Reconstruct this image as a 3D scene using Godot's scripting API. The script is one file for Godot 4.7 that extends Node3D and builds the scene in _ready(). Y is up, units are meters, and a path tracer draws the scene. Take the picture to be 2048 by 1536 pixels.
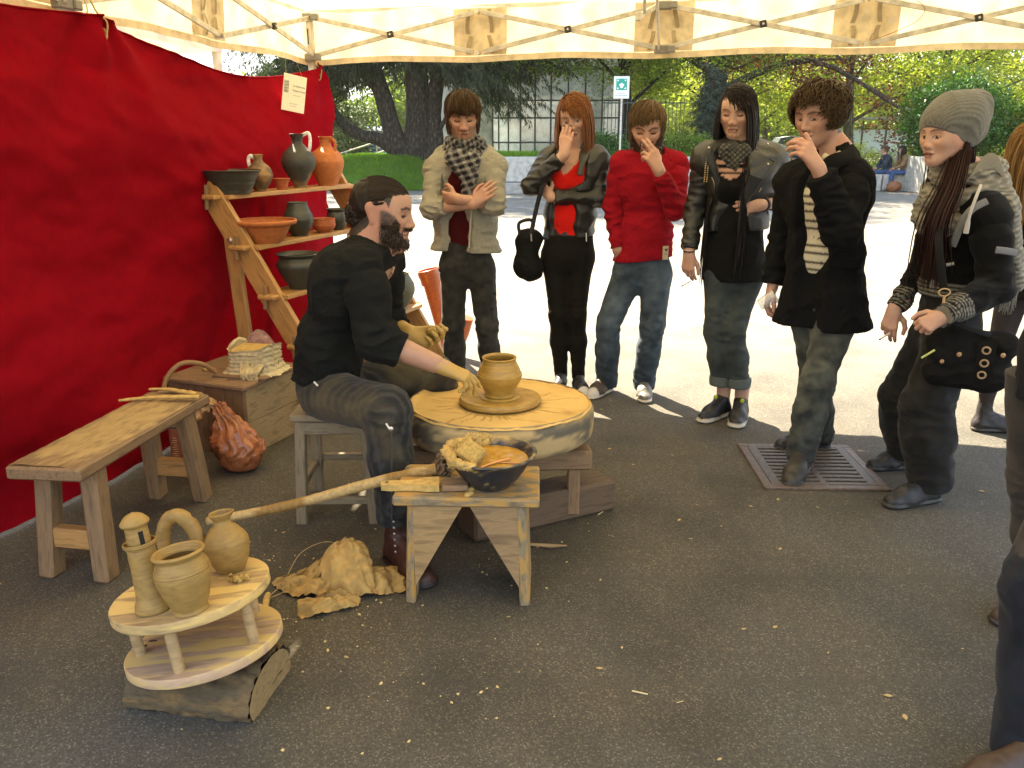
extends Node3D

var rng := RandomNumberGenerator.new()
var taken := {}
var M := {}

# ---------------------------------------------------------------- mesh builder
class MB:
	var v := PackedVector3Array()
	var n := PackedVector3Array()
	var c := PackedColorArray()
	var u := PackedVector2Array()
	var ix := PackedInt32Array()
	var col := Color.WHITE

	func pt(p: Vector3, nn: Vector3, uv := Vector2.ZERO) -> int:
		v.append(p)
		n.append(nn)
		c.append(col)
		u.append(uv)
		return v.size() - 1

	func tri(a: Vector3, b: Vector3, d: Vector3) -> void:
		var nn := (d - a).cross(b - a).normalized()
		var k := v.size()
		pt(a, nn, Vector2(a.x, a.y))
		pt(b, nn, Vector2(b.x, b.y))
		pt(d, nn, Vector2(d.x, d.y))
		ix.append_array([k, k + 1, k + 2])

	func quad(a: Vector3, b: Vector3, d: Vector3, e: Vector3) -> void:
		var nn := (d - a).cross(b - a).normalized()
		var k := v.size()
		pt(a, nn, Vector2(0, 1))
		pt(b, nn, Vector2(0, 0))
		pt(d, nn, Vector2(1, 0))
		pt(e, nn, Vector2(1, 1))
		ix.append_array([k, k + 1, k + 2, k, k + 2, k + 3])

	# box with chamfered edges, centred on t
	func box(t: Transform3D, s: Vector3, b := 0.004) -> void:
		var h := s * 0.5
		b = minf(b, minf(h.x, minf(h.y, h.z)) * 0.9)
		var g := func(sx: float, sy: float, sz: float, ax: int) -> Vector3:
			var q := Vector3(sx * (h.x - b), sy * (h.y - b), sz * (h.z - b))
			q[ax] += b * [sx, sy, sz][ax]
			return t * q
		for ax in 3:
			for sg in [-1.0, 1.0]:
				var qs := []
				for cc in [[-1.0, -1.0], [-1.0, 1.0], [1.0, 1.0], [1.0, -1.0]]:
					var w := [0.0, 0.0, 0.0]
					w[ax] = sg
					w[(ax + 1) % 3] = cc[0]
					w[(ax + 2) % 3] = cc[1]
					qs.append(g.call(w[0], w[1], w[2], ax))
				if sg > 0:
					quad(qs[0], qs[1], qs[2], qs[3])
				else:
					quad(qs[3], qs[2], qs[1], qs[0])
		for ax in 3:
			var p := (ax + 1) % 3
			var r := (ax + 2) % 3
			for sp in [-1.0, 1.0]:
				for sr in [-1.0, 1.0]:
					var w0 := [0.0, 0.0, 0.0]
					w0[p] = sp
					w0[r] = sr
					var w1 := w0.duplicate()
					w0[ax] = -1.0
					w1[ax] = 1.0
					var a0: Vector3 = g.call(w0[0], w0[1], w0[2], p)
					var a1: Vector3 = g.call(w1[0], w1[1], w1[2], p)
					var b0: Vector3 = g.call(w0[0], w0[1], w0[2], r)
					var b1: Vector3 = g.call(w1[0], w1[1], w1[2], r)
					if sp * sr > 0:
						quad(a0, b0, b1, a1)
					else:
						quad(b0, a0, a1, b1)
		for sx in [-1.0, 1.0]:
			for sy in [-1.0, 1.0]:
				for sz in [-1.0, 1.0]:
					var a: Vector3 = g.call(sx, sy, sz, 0)
					var d: Vector3 = g.call(sx, sy, sz, 1)
					var e: Vector3 = g.call(sx, sy, sz, 2)
					if sx * sy * sz > 0:
						tri(a, e, d)
					else:
						tri(a, d, e)

	# smooth grid of points; wrap_u joins first and last column
	func grid(nu: int, nv: int, f: Callable, wrap_u := false, colf = null) -> void:
		var k := v.size()
		for j in nv + 1:
			for i in nu + 1:
				var p: Vector3 = f.call(float(i) / nu, float(j) / nv)
				if colf != null:
					col = colf.call(float(i) / nu, float(j) / nv, p)
				pt(p, Vector3.ZERO, Vector2(float(i) / nu, float(j) / nv))
		var w := nu + 1
		var t0 := ix.size()
		for j in nv:
			for i in nu:
				var a := k + j * w + i
				ix.append_array([a, a + w, a + w + 1, a, a + w + 1, a + 1])
		soft(t0, k)
		if wrap_u:
			for j in nv + 1:
				var s := n[k + j * w] + n[k + j * w + nu]
				n[k + j * w] = s.normalized()
				n[k + j * w + nu] = s.normalized()

	func soft(t0: int, k: int) -> void:
		for t in range(t0, ix.size(), 3):
			var a := ix[t]
			var b := ix[t + 1]
			var d := ix[t + 2]
			var nn := (v[d] - v[a]).cross(v[b] - v[a])
			n[a] += nn
			n[b] += nn
			n[d] += nn
		for q in range(k, v.size()):
			n[q] = n[q].normalized()

	# profile of (radius, height) turned round y; r<=0 closes
	func lathe(t: Transform3D, prof: PackedVector2Array, seg := 36, wob := 0.0, seedv := 0.0) -> void:
		var m := prof.size() - 1
		grid(seg, m, func(a, b):
			var q: Vector2 = prof[roundi(b * m)]
			var th: float = a * TAU
			var r: float = q.x * (1.0 + wob * sin(th * 2.0 + seedv + q.y * 9.0) + wob * 0.6 * sin(th * 3.0 - seedv * 2.0))
			return t * Vector3(cos(th) * r, q.y, -sin(th) * r), true)

	func tube(ps: PackedVector3Array, rs: PackedFloat32Array, sides := 8, caps := true, flat := 1.0, flatdir := Vector3.UP) -> void:
		var m := ps.size()
		var k := v.size()
		var t0 := ix.size()
		var up := Vector3.UP
		var d0 := (ps[1] - ps[0]).normalized()
		if absf(d0.dot(up)) > 0.9:
			up = Vector3.RIGHT
		var sx := d0.cross(up).normalized()
		if flat != 1.0:
			sx = flatdir.cross(d0).normalized()
		for i in m:
			var d := (ps[mini(i + 1, m - 1)] - ps[maxi(i - 1, 0)]).normalized()
			sx = (sx - d * sx.dot(d)).normalized()
			var sy := d.cross(sx)
			var r := rs[mini(i, rs.size() - 1)]
			for s in sides + 1:
				var th := TAU * s / sides
				var o := sx * cos(th) + sy * sin(th) * flat
				pt(ps[i] + o * r, (sx * cos(th) + sy * sin(th) / flat).normalized(), Vector2(float(s) / sides, float(i) / m))
		var w := sides + 1
		for i in m - 1:
			for s in sides:
				var a := k + i * w + s
				ix.append_array([a, a + 1, a + w + 1, a, a + w + 1, a + w])
		if caps:
			for e in [0, m - 1]:
				var d: Vector3 = (ps[1] - ps[0]) if e == 0 else (ps[m - 2] - ps[m - 1])
				var q := pt(ps[e], -d.normalized())
				var base := v.size()
				for s in sides + 1:
					pt(v[k + e * w + s], -d.normalized())
				for s in sides:
					if e == 0:
						ix.append_array([q, base + s + 1, base + s])
					else:
						ix.append_array([q, base + s, base + s + 1])
		orient(t0)

	func orient(t0: int) -> void:
		for t in range(t0, ix.size(), 3):
			var a := ix[t]
			var b := ix[t + 1]
			var d := ix[t + 2]
			if (v[d] - v[a]).cross(v[b] - v[a]).dot(n[a] + n[b] + n[d]) < 0.0:
				ix[t + 1] = d
				ix[t + 2] = b

	func rod(a: Vector3, b: Vector3, r: float, sides := 8, r2 := -1.0) -> void:
		tube(PackedVector3Array([a, b]), PackedFloat32Array([r, r if r2 < 0 else r2]), sides)

	# square bar between two points
	func bar(a: Vector3, b: Vector3, w: float, h: float, up := Vector3.UP) -> void:
		var x := (b - a).normalized()
		var z := x.cross(up).normalized()
		var y := z.cross(x)
		box(Transform3D(Basis(x, y, z), (a + b) * 0.5), Vector3(a.distance_to(b), h, w), 0.002)

	func blob(t: Transform3D, s: Vector3, nz: FastNoiseLite = null, amp := 0.0, fr := 1.0, nu := 20, nv := 12) -> void:
		grid(nu, nv, func(a, b):
			var th: float = a * TAU
			var ph: float = (b - 0.5) * PI
			var d := Vector3(cos(ph) * cos(th), sin(ph), -cos(ph) * sin(th))
			var k := 1.0
			if nz:
				k += amp * nz.get_noise_3dv(d * fr)
			return t * (d * s * k), true)

	func disc(t: Transform3D, r: float, seg := 32) -> void:
		var k := v.size()
		var nn := t.basis.y.normalized()
		pt(t.origin, nn)
		for s in seg + 1:
			pt(t * Vector3(cos(TAU * s / seg) * r, 0, sin(TAU * s / seg) * r), nn)
		var t0 := ix.size()
		for s in seg:
			ix.append_array([k, k + s + 1, k + s + 2])
		orient(t0)

	# outline in the xy plane of t, given depth along z
	func prism(t: Transform3D, o: PackedVector2Array, d: float) -> void:
		var id := Geometry2D.triangulate_polygon(o)
		for q in range(0, id.size(), 3):
			var a := o[id[q]]
			var b := o[id[q + 1]]
			var e := o[id[q + 2]]
			tri(t * Vector3(a.x, a.y, d / 2), t * Vector3(b.x, b.y, d / 2), t * Vector3(e.x, e.y, d / 2))
			tri(t * Vector3(a.x, a.y, -d / 2), t * Vector3(e.x, e.y, -d / 2), t * Vector3(b.x, b.y, -d / 2))
		for q in o.size():
			var a := o[q]
			var b := o[(q + 1) % o.size()]
			quad(t * Vector3(a.x, a.y, -d / 2), t * Vector3(b.x, b.y, -d / 2), t * Vector3(b.x, b.y, d / 2), t * Vector3(a.x, a.y, d / 2))

	func warp(nz: FastNoiseLite, amp: float, fr: float) -> void:
		for q in v.size():
			var p := v[q] * fr
			v[q] += Vector3(nz.get_noise_3dv(p), nz.get_noise_3dv(p + Vector3(31, 7, 3)), nz.get_noise_3dv(p + Vector3(3, 71, 13))) * amp

	func add(o: MB) -> void:
		var k := v.size()
		v.append_array(o.v)
		n.append_array(o.n)
		c.append_array(o.c)
		u.append_array(o.u)
		for q in o.ix:
			ix.append(q + k)

	func mesh() -> ArrayMesh:
		var a := []
		a.resize(Mesh.ARRAY_MAX)
		a[Mesh.ARRAY_VERTEX] = v
		a[Mesh.ARRAY_NORMAL] = n
		a[Mesh.ARRAY_COLOR] = c
		a[Mesh.ARRAY_TEX_UV] = u
		a[Mesh.ARRAY_INDEX] = ix
		var m := ArrayMesh.new()
		m.add_surface_from_arrays(Mesh.PRIMITIVE_TRIANGLES, a)
		return m

# ---------------------------------------------------------------- distance field, meshed as surface nets
class Field:
	var A := PackedVector3Array()
	var D := PackedVector3Array()
	var L := PackedFloat32Array()
	var R0 := PackedFloat32Array()
	var R1 := PackedFloat32Array()
	var K := PackedFloat32Array()
	var N := PackedVector3Array()
	var S := PackedFloat32Array()
	var OP := PackedInt32Array()
	var planes: Array[Plane] = []
	var noises := []
	var blocks := {}
	var h := 0.01
	var lo := Vector3.ZERO
	var nx := 0
	var ny := 0
	var nz := 0
	var vals := PackedFloat32Array()

	func cap(a: Vector3, b: Vector3, ra: float, rb := -1.0, k := 0.02, ax := Vector3.ZERO, s := 1.0, op := 0) -> void:
		if rb < 0:
			rb = ra
		A.append(a)
		D.append(b - a)
		L.append(1.0 / maxf((b - a).length_squared(), 1e-9))
		R0.append(ra)
		R1.append(rb - ra)
		K.append(k)
		N.append(ax.normalized() if ax != Vector3.ZERO else ax)
		S.append(s - 1.0)
		OP.append(op)

	func cut(a: Vector3, b: Vector3, ra: float, rb := -1.0, k := 0.01, ax := Vector3.ZERO, s := 1.0) -> void:
		cap(a, b, ra, rb, k, ax, s, 1)

	func noise(seedv: int, amp: float, fr: Vector3, ridged := false, spots := PackedVector3Array(), rest := 0.3, reach := 0.13) -> void:
		var z := FastNoiseLite.new()
		z.seed = seedv
		z.noise_type = FastNoiseLite.TYPE_SIMPLEX
		z.frequency = 1.0
		if ridged:
			z.fractal_type = FastNoiseLite.FRACTAL_RIDGED
			z.fractal_octaves = 1
			amp *= -0.75
		else:
			z.fractal_type = FastNoiseLite.FRACTAL_FBM
			z.fractal_octaves = 2
		noises.append([z, amp, fr, spots, rest, 1.0 / (reach * reach)])

	func one(i: int, p: Vector3) -> float:
		var q := p - A[i]
		var t := clampf(q.dot(D[i]) * L[i], 0.0, 1.0)
		q -= D[i] * t
		if S[i] != 0.0:
			q += N[i] * (N[i].dot(q) * S[i])
		return q.length() - R0[i] - R1[i] * t

	func at(p: Vector3, cand: PackedInt32Array) -> float:
		var d := 1e3
		for i in cand:
			var q := p - A[i]
			var di := D[i]
			var t := clampf(q.dot(di) * L[i], 0.0, 1.0)
			q -= di * t
			var s := S[i]
			if s != 0.0:
				var w := N[i]
				q += w * (w.dot(q) * s)
			var e := q.length() - R0[i] - R1[i] * t
			var k := K[i]
			if OP[i] == 0:
				var m := k - absf(d - e)
				d = minf(d, e)
				if m > 0.0:
					d -= m * m / (4.0 * k)
			else:
				e = -e
				var m := k - absf(d - e)
				d = maxf(d, e)
				if m > 0.0:
					d += m * m / (4.0 * k)
		for z in noises:
			var am: float = z[1]
			if z[3].size():
				var w: float = z[4]
				for sp in z[3]:
					w += exp(-p.distance_squared_to(sp) * z[5])
				am *= minf(w, 1.3)
			d += am * z[0].get_noise_3dv(p * z[2])
		for pl in planes:
			d = maxf(d, pl.distance_to(p))
		return d

	func near(bx: int, by: int, bz: int) -> PackedInt32Array:
		var key := bx + by * 1024 + bz * 1048576
		if blocks.has(key):
			return blocks[key]
		var cc := lo + Vector3(bx * 8 + 4, by * 8 + 4, bz * 8 + 4) * h
		var half := h * 8.0 * 0.87
		var ds := PackedFloat32Array()
		var best := 1e3
		for i in A.size():
			var e := one(i, cc)
			ds.append(e)
			if OP[i] == 0:
				best = minf(best, e + half * (1.0 + S[i]))
		var r := PackedInt32Array()
		for i in A.size():
			var rad := half * (1.0 + S[i]) + K[i]
			if OP[i] == 0:
				if ds[i] - rad < best:
					r.append(i)
			elif ds[i] < rad + 0.02:
				r.append(i)
		blocks[key] = r
		return r

	func val(x: int, y: int, z: int) -> float:
		var id := x + nx * (y + ny * z)
		var d := vals[id]
		if d > 1e8:
			d = at(lo + Vector3(x, y, z) * h, near(x >> 3, y >> 3, z >> 3))
			vals[id] = d
		return d

	func mesh(mb: MB, cell: float, colf = null) -> void:
		h = cell
		var hi := Vector3(-1e9, -1e9, -1e9)
		lo = -hi
		for i in A.size():
			if OP[i] == 0:
				var r := maxf(R0[i], R0[i] + R1[i])
				var rr := Vector3(r, r, r)
				lo = lo.min(A[i] - rr).min(A[i] + D[i] - rr)
				hi = hi.max(A[i] + rr).max(A[i] + D[i] + rr)
		var pad := 3.0 * h + 0.02
		for z in noises:
			pad += absf(z[1])
		lo -= Vector3(pad, pad, pad)
		hi += Vector3(pad, pad, pad)
		nx = int((hi.x - lo.x) / h) + 2
		ny = int((hi.y - lo.y) / h) + 2
		nz = int((hi.z - lo.z) / h) + 2
		vals.resize(nx * ny * nz)
		vals.fill(1e9)
		blocks.clear()
		var sy := nx
		var sz := nx * ny
		var vid := PackedInt32Array()
		vid.resize(nx * ny * nz)
		vid.fill(-1)
		var queue := PackedInt32Array()
		for i in A.size():
			if OP[i] != 0:
				continue
			for tt in [0.02, 0.5, 0.98]:
				var st: Vector3 = ((A[i] + D[i] * tt) - lo) / h
				for dr in [Vector3i(1, 0, 0), Vector3i(-1, 0, 0), Vector3i(0, 1, 0), Vector3i(0, -1, 0), Vector3i(0, 0, 1), Vector3i(0, 0, -1)]:
					var q := Vector3i(st)
					if val(q.x, q.y, q.z) >= 0.0:
						break
					while q.x > 1 and q.y > 1 and q.z > 1 and q.x < nx - 2 and q.y < ny - 2 and q.z < nz - 2:
						if val(q.x, q.y, q.z) >= 0.0:
							if dr.x + dr.y + dr.z > 0:
								q -= dr
							var id := q.x + sy * q.y + sz * q.z
							if vid[id] == -1:
								vid[id] = -2
								queue.append(id)
							break
						q += dr
		var k0 := mb.v.size()
		var masks := PackedInt32Array()
		var cells := PackedInt32Array()
		var head := 0
		var e8 := PackedFloat32Array()
		e8.resize(8)
		while head < queue.size():
			var id := queue[head]
			head += 1
			var x := id % nx
			var y := (id / nx) % ny
			var z := id / sz
			if x < 1 or y < 1 or z < 1 or x >= nx - 2 or y >= ny - 2 or z >= nz - 2:
				continue
			var mask := 0
			for q in 8:
				var e := val(x + (q & 1), y + ((q >> 1) & 1), z + (q >> 2))
				e8[q] = e
				if e < 0.0:
					mask |= 1 << q
			if mask == 0 or mask == 255:
				continue
			var p := Vector3.ZERO
			var cnt := 0
			for q in 8:
				for ax in 3:
					var b := 1 << ax
					if q & b:
						continue
					if ((mask >> q) & 1) != ((mask >> (q | b)) & 1):
						var t := e8[q] / (e8[q] - e8[q | b])
						var w := Vector3(q & 1, (q >> 1) & 1, q >> 2)
						w[ax] += t
						p += w
						cnt += 1
			p = lo + (Vector3(x, y, z) + p / cnt) * h
			var g := Vector3(e8[1] + e8[3] + e8[5] + e8[7] - e8[0] - e8[2] - e8[4] - e8[6], e8[2] + e8[3] + e8[6] + e8[7] - e8[0] - e8[1] - e8[4] - e8[5], e8[4] + e8[5] + e8[6] + e8[7] - e8[0] - e8[1] - e8[2] - e8[3]).normalized()
			vid[id] = mb.v.size()
			if colf != null:
				mb.col = colf.call(p, g)
			mb.pt(p, g)
			cells.append(id)
			masks.append(mask)
			if (mask & 0x55) != 0 and (mask & 0x55) != 0x55 and vid[id - 1] == -1:
				vid[id - 1] = -2
				queue.append(id - 1)
			if (mask & 0xAA) != 0 and (mask & 0xAA) != 0xAA and vid[id + 1] == -1:
				vid[id + 1] = -2
				queue.append(id + 1)
			if (mask & 0x33) != 0 and (mask & 0x33) != 0x33 and vid[id - sy] == -1:
				vid[id - sy] = -2
				queue.append(id - sy)
			if (mask & 0xCC) != 0 and (mask & 0xCC) != 0xCC and vid[id + sy] == -1:
				vid[id + sy] = -2
				queue.append(id + sy)
			if (mask & 0x0F) != 0 and (mask & 0x0F) != 0x0F and vid[id - sz] == -1:
				vid[id - sz] = -2
				queue.append(id - sz)
			if (mask & 0xF0) != 0 and (mask & 0xF0) != 0xF0 and vid[id + sz] == -1:
				vid[id + sz] = -2
				queue.append(id + sz)
		var st3 := [1, sy, sz]
		for ci in cells.size():
			var id := cells[ci]
			var mask := masks[ci]
			var in0 := mask & 1
			for ax in 3:
				if ((mask >> (1 << ax)) & 1) == in0:
					continue
				var s1: int = st3[(ax + 1) % 3]
				var s2: int = st3[(ax + 2) % 3]
				var a := vid[id]
				var b := vid[id - s1]
				var d := vid[id - s1 - s2]
				var e := vid[id - s2]
				if b < 0 or d < 0 or e < 0:
					continue
				if in0:
					mb.ix.append_array([a, d, b, a, e, d])
				else:
					mb.ix.append_array([a, b, d, a, d, e])
		vals = PackedFloat32Array()
		blocks.clear()

# ---------------------------------------------------------------- naming
func numbered(called: String) -> String:
	if not taken.has(called):
		taken[called] = 0
		return called
	taken[called] += 1
	return "%s_%03d" % [called, taken[called]]

func tag(o: Node, label: String, category: String, group := "") -> void:
	o.set_meta("label", label)
	o.set_meta("category", category)
	if group:
		o.set_meta("group", group)

func thing(called: String, label: String, category: String, at := Vector3.ZERO, turn := 0.0, group := "") -> Node3D:
	var o := Node3D.new()
	o.name = numbered(called)
	add_child(o)
	o.position = at
	o.rotation.y = turn
	tag(o, label, category, group)
	return o

func part(called: String, mb: MB, mt: Material, parent: Node3D, at := Transform3D()) -> MeshInstance3D:
	var o := MeshInstance3D.new()
	o.name = called
	o.mesh = mb.mesh()
	o.material_override = mt
	o.transform = at
	parent.add_child(o, true)
	return o

func solo(called: String, mb: MB, mt: Material, label: String, category: String, at := Vector3.ZERO, turn := 0.0, group := "") -> MeshInstance3D:
	var o := part(numbered(called), mb, mt, self)
	o.position = at
	o.rotation.y = turn
	tag(o, label, category, group)
	return o

func struct(called: String, mb: MB, mt: Material) -> MeshInstance3D:
	var o := part(numbered(called), mb, mt, self)
	o.set_meta("kind", "structure")
	return o

# a board with grain along its own x, its mesh placed at random in the grain
func board(called: String, parent: Node3D, s: Vector3, t: Transform3D, mt: Material, bev := 0.005, wonk := 0.0) -> MeshInstance3D:
	var off := Vector3(rng.randf_range(-5, 5), rng.randf_range(-5, 5), rng.randf_range(-5, 5))
	var mb := MB.new()
	mb.box(Transform3D(Basis(), off), s, bev)
	if wonk > 0.0:
		mb.warp(NZ, wonk, 9.0)
	return part(called, mb, mt, parent, t * Transform3D(Basis(), -off))

func at(p: Vector3, b := Basis()) -> Transform3D:
	return Transform3D(b, p)

# basis whose x runs along d
func along(d: Vector3, up := Vector3.UP) -> Basis:
	var x := d.normalized()
	var z := x.cross(up).normalized()
	return Basis(x, z.cross(x), z)

func smooth_line(ps: Array, per := 5) -> PackedVector3Array:
	var r := PackedVector3Array()
	for i in ps.size() - 1:
		var p0: Vector3 = ps[maxi(i - 1, 0)]
		var p1: Vector3 = ps[i]
		var p2: Vector3 = ps[i + 1]
		var p3: Vector3 = ps[mini(i + 2, ps.size() - 1)]
		for k in per:
			r.append(p1.cubic_interpolate(p2, p0, p3, float(k) / per))
	r.append(ps[-1])
	return r

func profile(ps: Array, per := 6, ridge := 0.0, sd := 1) -> PackedVector2Array:
	var r := PackedVector2Array()
	for i in ps.size() - 1:
		var p0: Vector2 = ps[maxi(i - 1, 0)]
		var p1: Vector2 = ps[i]
		var p2: Vector2 = ps[i + 1]
		var p3: Vector2 = ps[mini(i + 2, ps.size() - 1)]
		for k in per:
			var q := p1.cubic_interpolate(p2, p0, p3, float(k) / per)
			if q.x > 0.02:
				q.x += ridge * NZ.get_noise_2d(q.y * 260.0, sd * 17.0)
			r.append(q)
	r.append(ps[-1])
	return r

# ---------------------------------------------------------------- materials
var NZ := FastNoiseLite.new()

func lin(r: float, g: float, b: float) -> Color:
	return Color(r, g, b).linear_to_srgb()

func ramp_tex(fr: float, cols: Array, offs: Array, type := FastNoiseLite.TYPE_SIMPLEX_SMOOTH, oct := 4, size := 512, sd := 1, hard := false, cellret := -1) -> NoiseTexture2D:
	var z := FastNoiseLite.new()
	z.seed = sd
	z.noise_type = type
	z.frequency = fr
	z.fractal_octaves = oct
	z.fractal_type = FastNoiseLite.FRACTAL_FBM if oct > 1 else FastNoiseLite.FRACTAL_NONE
	if cellret >= 0:
		z.cellular_return_type = cellret
	var t := NoiseTexture2D.new()
	t.width = size
	t.height = size
	t.seamless = true
	t.noise = z
	var g := Gradient.new()
	g.offsets = PackedFloat32Array(offs)
	g.colors = PackedColorArray(cols)
	if hard:
		g.interpolation_mode = Gradient.GRADIENT_INTERPOLATE_CONSTANT
	t.color_ramp = g
	return t

func grey(a: float) -> Color:
	return Color(a, a, a)

func mat(c: Color, rough := 0.8, tex: Texture2D = null, scale := Vector3.ONE, bump := 0.0, btex: Texture2D = null) -> StandardMaterial3D:
	var m := StandardMaterial3D.new()
	m.albedo_color = c
	m.roughness = rough
	m.vertex_color_use_as_albedo = true
	if tex or btex:
		m.uv1_triplanar = true
		m.uv1_scale = scale
	if tex:
		m.albedo_texture = tex
	if bump != 0.0:
		m.heightmap_enabled = true
		m.heightmap_texture = btex if btex else tex
		m.heightmap_scale = bump
	return m

func flat_tex(c: Color) -> ImageTexture:
	var im := Image.create(4, 4, false, Image.FORMAT_RGB8)
	im.fill(c)
	return ImageTexture.create_from_image(im)

func dusty(m: StandardMaterial3D, c: Color, mask: Texture2D) -> StandardMaterial3D:
	var q: StandardMaterial3D = m.duplicate()
	q.detail_enabled = true
	q.detail_blend_mode = BaseMaterial3D.BLEND_MODE_MIX
	q.detail_albedo = flat_tex(c)
	q.detail_mask = mask
	return q

func tint(m: StandardMaterial3D, c: Color) -> StandardMaterial3D:
	var q: StandardMaterial3D = m.duplicate()
	q.albedo_color = c
	return q

func make_materials() -> void:
	var S := FastNoiseLite.TYPE_SIMPLEX_SMOOTH
	T_grain = ramp_tex(0.018, [grey(0.70), grey(0.86), grey(0.97), grey(0.9), grey(1.0)], [0.0, 0.35, 0.5, 0.62, 1.0], S, 5, 512, 3)
	T_soft = ramp_tex(0.012, [grey(0.82), grey(0.93), grey(1.0)], [0.15, 0.5, 0.85], S, 5, 512, 5)
	T_cloth = ramp_tex(0.02, [grey(0.95), grey(1.0)], [0.2, 0.8], S, 4, 512, 6)
	T_blot = ramp_tex(0.01, [grey(0.0), grey(0.05), grey(0.9), grey(1.0)], [0.0, 0.42, 0.6, 1.0], S, 5, 512, 8)
	T_fine = ramp_tex(0.12, [grey(0.0), grey(1.0)], [0.2, 0.8], S, 3, 512, 9)
	T_weave = ramp_tex(0.35, [grey(0.55), grey(1.0)], [0.2, 0.8], FastNoiseLite.TYPE_VALUE, 2, 512, 11)
	T_bark = ramp_tex(0.02, [grey(0.25), grey(0.6), grey(1.0)], [0.2, 0.5, 0.85], FastNoiseLite.TYPE_CELLULAR, 4, 512, 12)
	var gs := Vector3(0.55, 5.0, 5.0)
	M.pine = mat(lin(0.50, 0.27, 0.085), 0.55, T_grain, gs, 0.02)
	M.oak = mat(lin(0.27, 0.165, 0.078), 0.65, T_grain, gs * 1.2, 0.05)
	M.oldwood = mat(lin(0.27, 0.165, 0.085), 0.8, T_grain, gs * 1.3, 0.06)
	M.greywood = mat(lin(0.25, 0.195, 0.115), 0.85, T_grain, gs * 1.5, 0.06)
	M.crate = mat(lin(0.21, 0.125, 0.06), 0.7, T_grain, Vector3(0.5, 3.0, 3.0), 0.04)
	M.crate_light = mat(lin(0.33, 0.235, 0.115), 0.75, T_grain, Vector3(0.7, 2.6, 2.6), 0.04)
	M.basewood = mat(lin(0.13, 0.085, 0.048), 0.85, T_grain, gs * 1.3, 0.06)
	M.ply = mat(lin(0.43, 0.285, 0.125), 0.7, T_grain, Vector3(0.5, 3.0, 3.0), 0.012)
	var clayc := Color(0.66, 0.47, 0.18)
	M.oak_dust = dusty(M.oak, Color(0.70, 0.53, 0.25), T_blot)
	M.oak_dust.uv1_scale = Vector3(1.1, 2.6, 2.6)
	M.greywood_dust = dusty(M.greywood, Color(0.66, 0.51, 0.26), T_blot)
	M.greywood_dust.uv1_scale = Vector3(1.4, 4.0, 4.0)
	M.clay = mat(lin(0.335, 0.20, 0.047), 0.62, T_soft, Vector3(3, 9, 3), 0.012)
	M.clay_wet = mat(lin(0.42, 0.25, 0.048), 0.42, T_soft, Vector3(3, 10, 3), 0.008)
	M.clay_dry = mat(lin(0.56, 0.37, 0.11), 0.85, T_soft, Vector3(5, 5, 5), 0.04)
	M.clay_rough = mat(lin(0.46, 0.30, 0.075), 0.8, T_soft, Vector3(11, 11, 11), 0.2)
	M.slip = mat(lin(0.44, 0.245, 0.035), 0.12)
	M.terra = mat(lin(0.50, 0.155, 0.035), 0.7, T_soft, Vector3(4, 7, 4), 0.008)
	M.terra_red = mat(lin(0.42, 0.105, 0.028), 0.65, T_soft, Vector3(4, 7, 4), 0.008)
	M.black_pot = mat(lin(0.045, 0.046, 0.034), 0.42, T_soft, Vector3(4, 9, 4), 0.008)
	M.smoked = mat(Color.WHITE, 0.6, T_soft, Vector3(4, 7, 4), 0.008)
	M.enamel = mat(lin(0.03, 0.032, 0.036), 0.35, T_soft, Vector3(6, 6, 6), 0.03)
	M.cloth_red = mat(lin(0.215, 0.0026, 0.008), 0.9, T_cloth, Vector3(1.6, 1.6, 1.6), 0.012, T_fine)
	M.cloth_red.metallic_specular = 0.12
	M.cloth_red.backlight_enabled = true
	M.cloth_red.backlight = Color(0.30, 0.012, 0.05)
	M.rag = mat(lin(0.50, 0.31, 0.09), 0.9, T_soft, Vector3(3, 3, 3), 0.015, T_fine)
	M.tent = mat(lin(0.82, 0.80, 0.74), 0.9, T_soft, Vector3(0.7, 0.7, 0.7))
	M.tent.backlight_enabled = true
	M.tent.backlight = Color(0.84, 0.79, 0.66)
	M.tent_double = mat(lin(0.78, 0.70, 0.52), 0.9, T_soft, Vector3(1.4, 1.4, 1.4))
	M.tent_double.backlight_enabled = true
	M.tent_double.backlight = Color(0.60, 0.53, 0.38)
	M.alu = mat(lin(0.62, 0.58, 0.48), 0.45, T_soft, Vector3(2, 2, 2))
	M.alu.metallic = 0.25
	M.steel = mat(lin(0.55, 0.52, 0.46), 0.35)
	M.steel.metallic = 0.9
	M.grey_plastic = mat(lin(0.22, 0.21, 0.18), 0.5)
	M.black_plastic = mat(lin(0.018, 0.018, 0.018), 0.45)
	M.strap = mat(lin(0.58, 0.47, 0.28), 0.85, T_weave, Vector3(6, 6, 6))
	M.twine = mat(lin(0.45, 0.33, 0.14), 0.9)
	M.card = mat(lin(0.78, 0.74, 0.58), 0.6)
	M.ink = mat(lin(0.06, 0.06, 0.06), 0.7)
	M.paper = mat(lin(0.62, 0.50, 0.27), 0.8, T_soft, Vector3(6, 6, 6), 0.1)
	M.iron = mat(lin(0.13, 0.105, 0.085), 0.5, T_soft, Vector3(5, 5, 5), 0.05)
	M.iron.metallic = 0.35
	M.bark = mat(lin(0.27, 0.2, 0.12), 0.95, T_bark, Vector3(4, 11, 11), 0.35)
	M.vc = mat(Color.WHITE, 0.8)
	M.chips = mat(lin(0.6, 0.44, 0.17), 0.9)
	M.plastic_bag = mat(lin(0.46, 0.16, 0.06), 0.2, T_soft, Vector3(9, 9, 9), 0.06)
	M.plastic_bag.backlight_enabled = true
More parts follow.
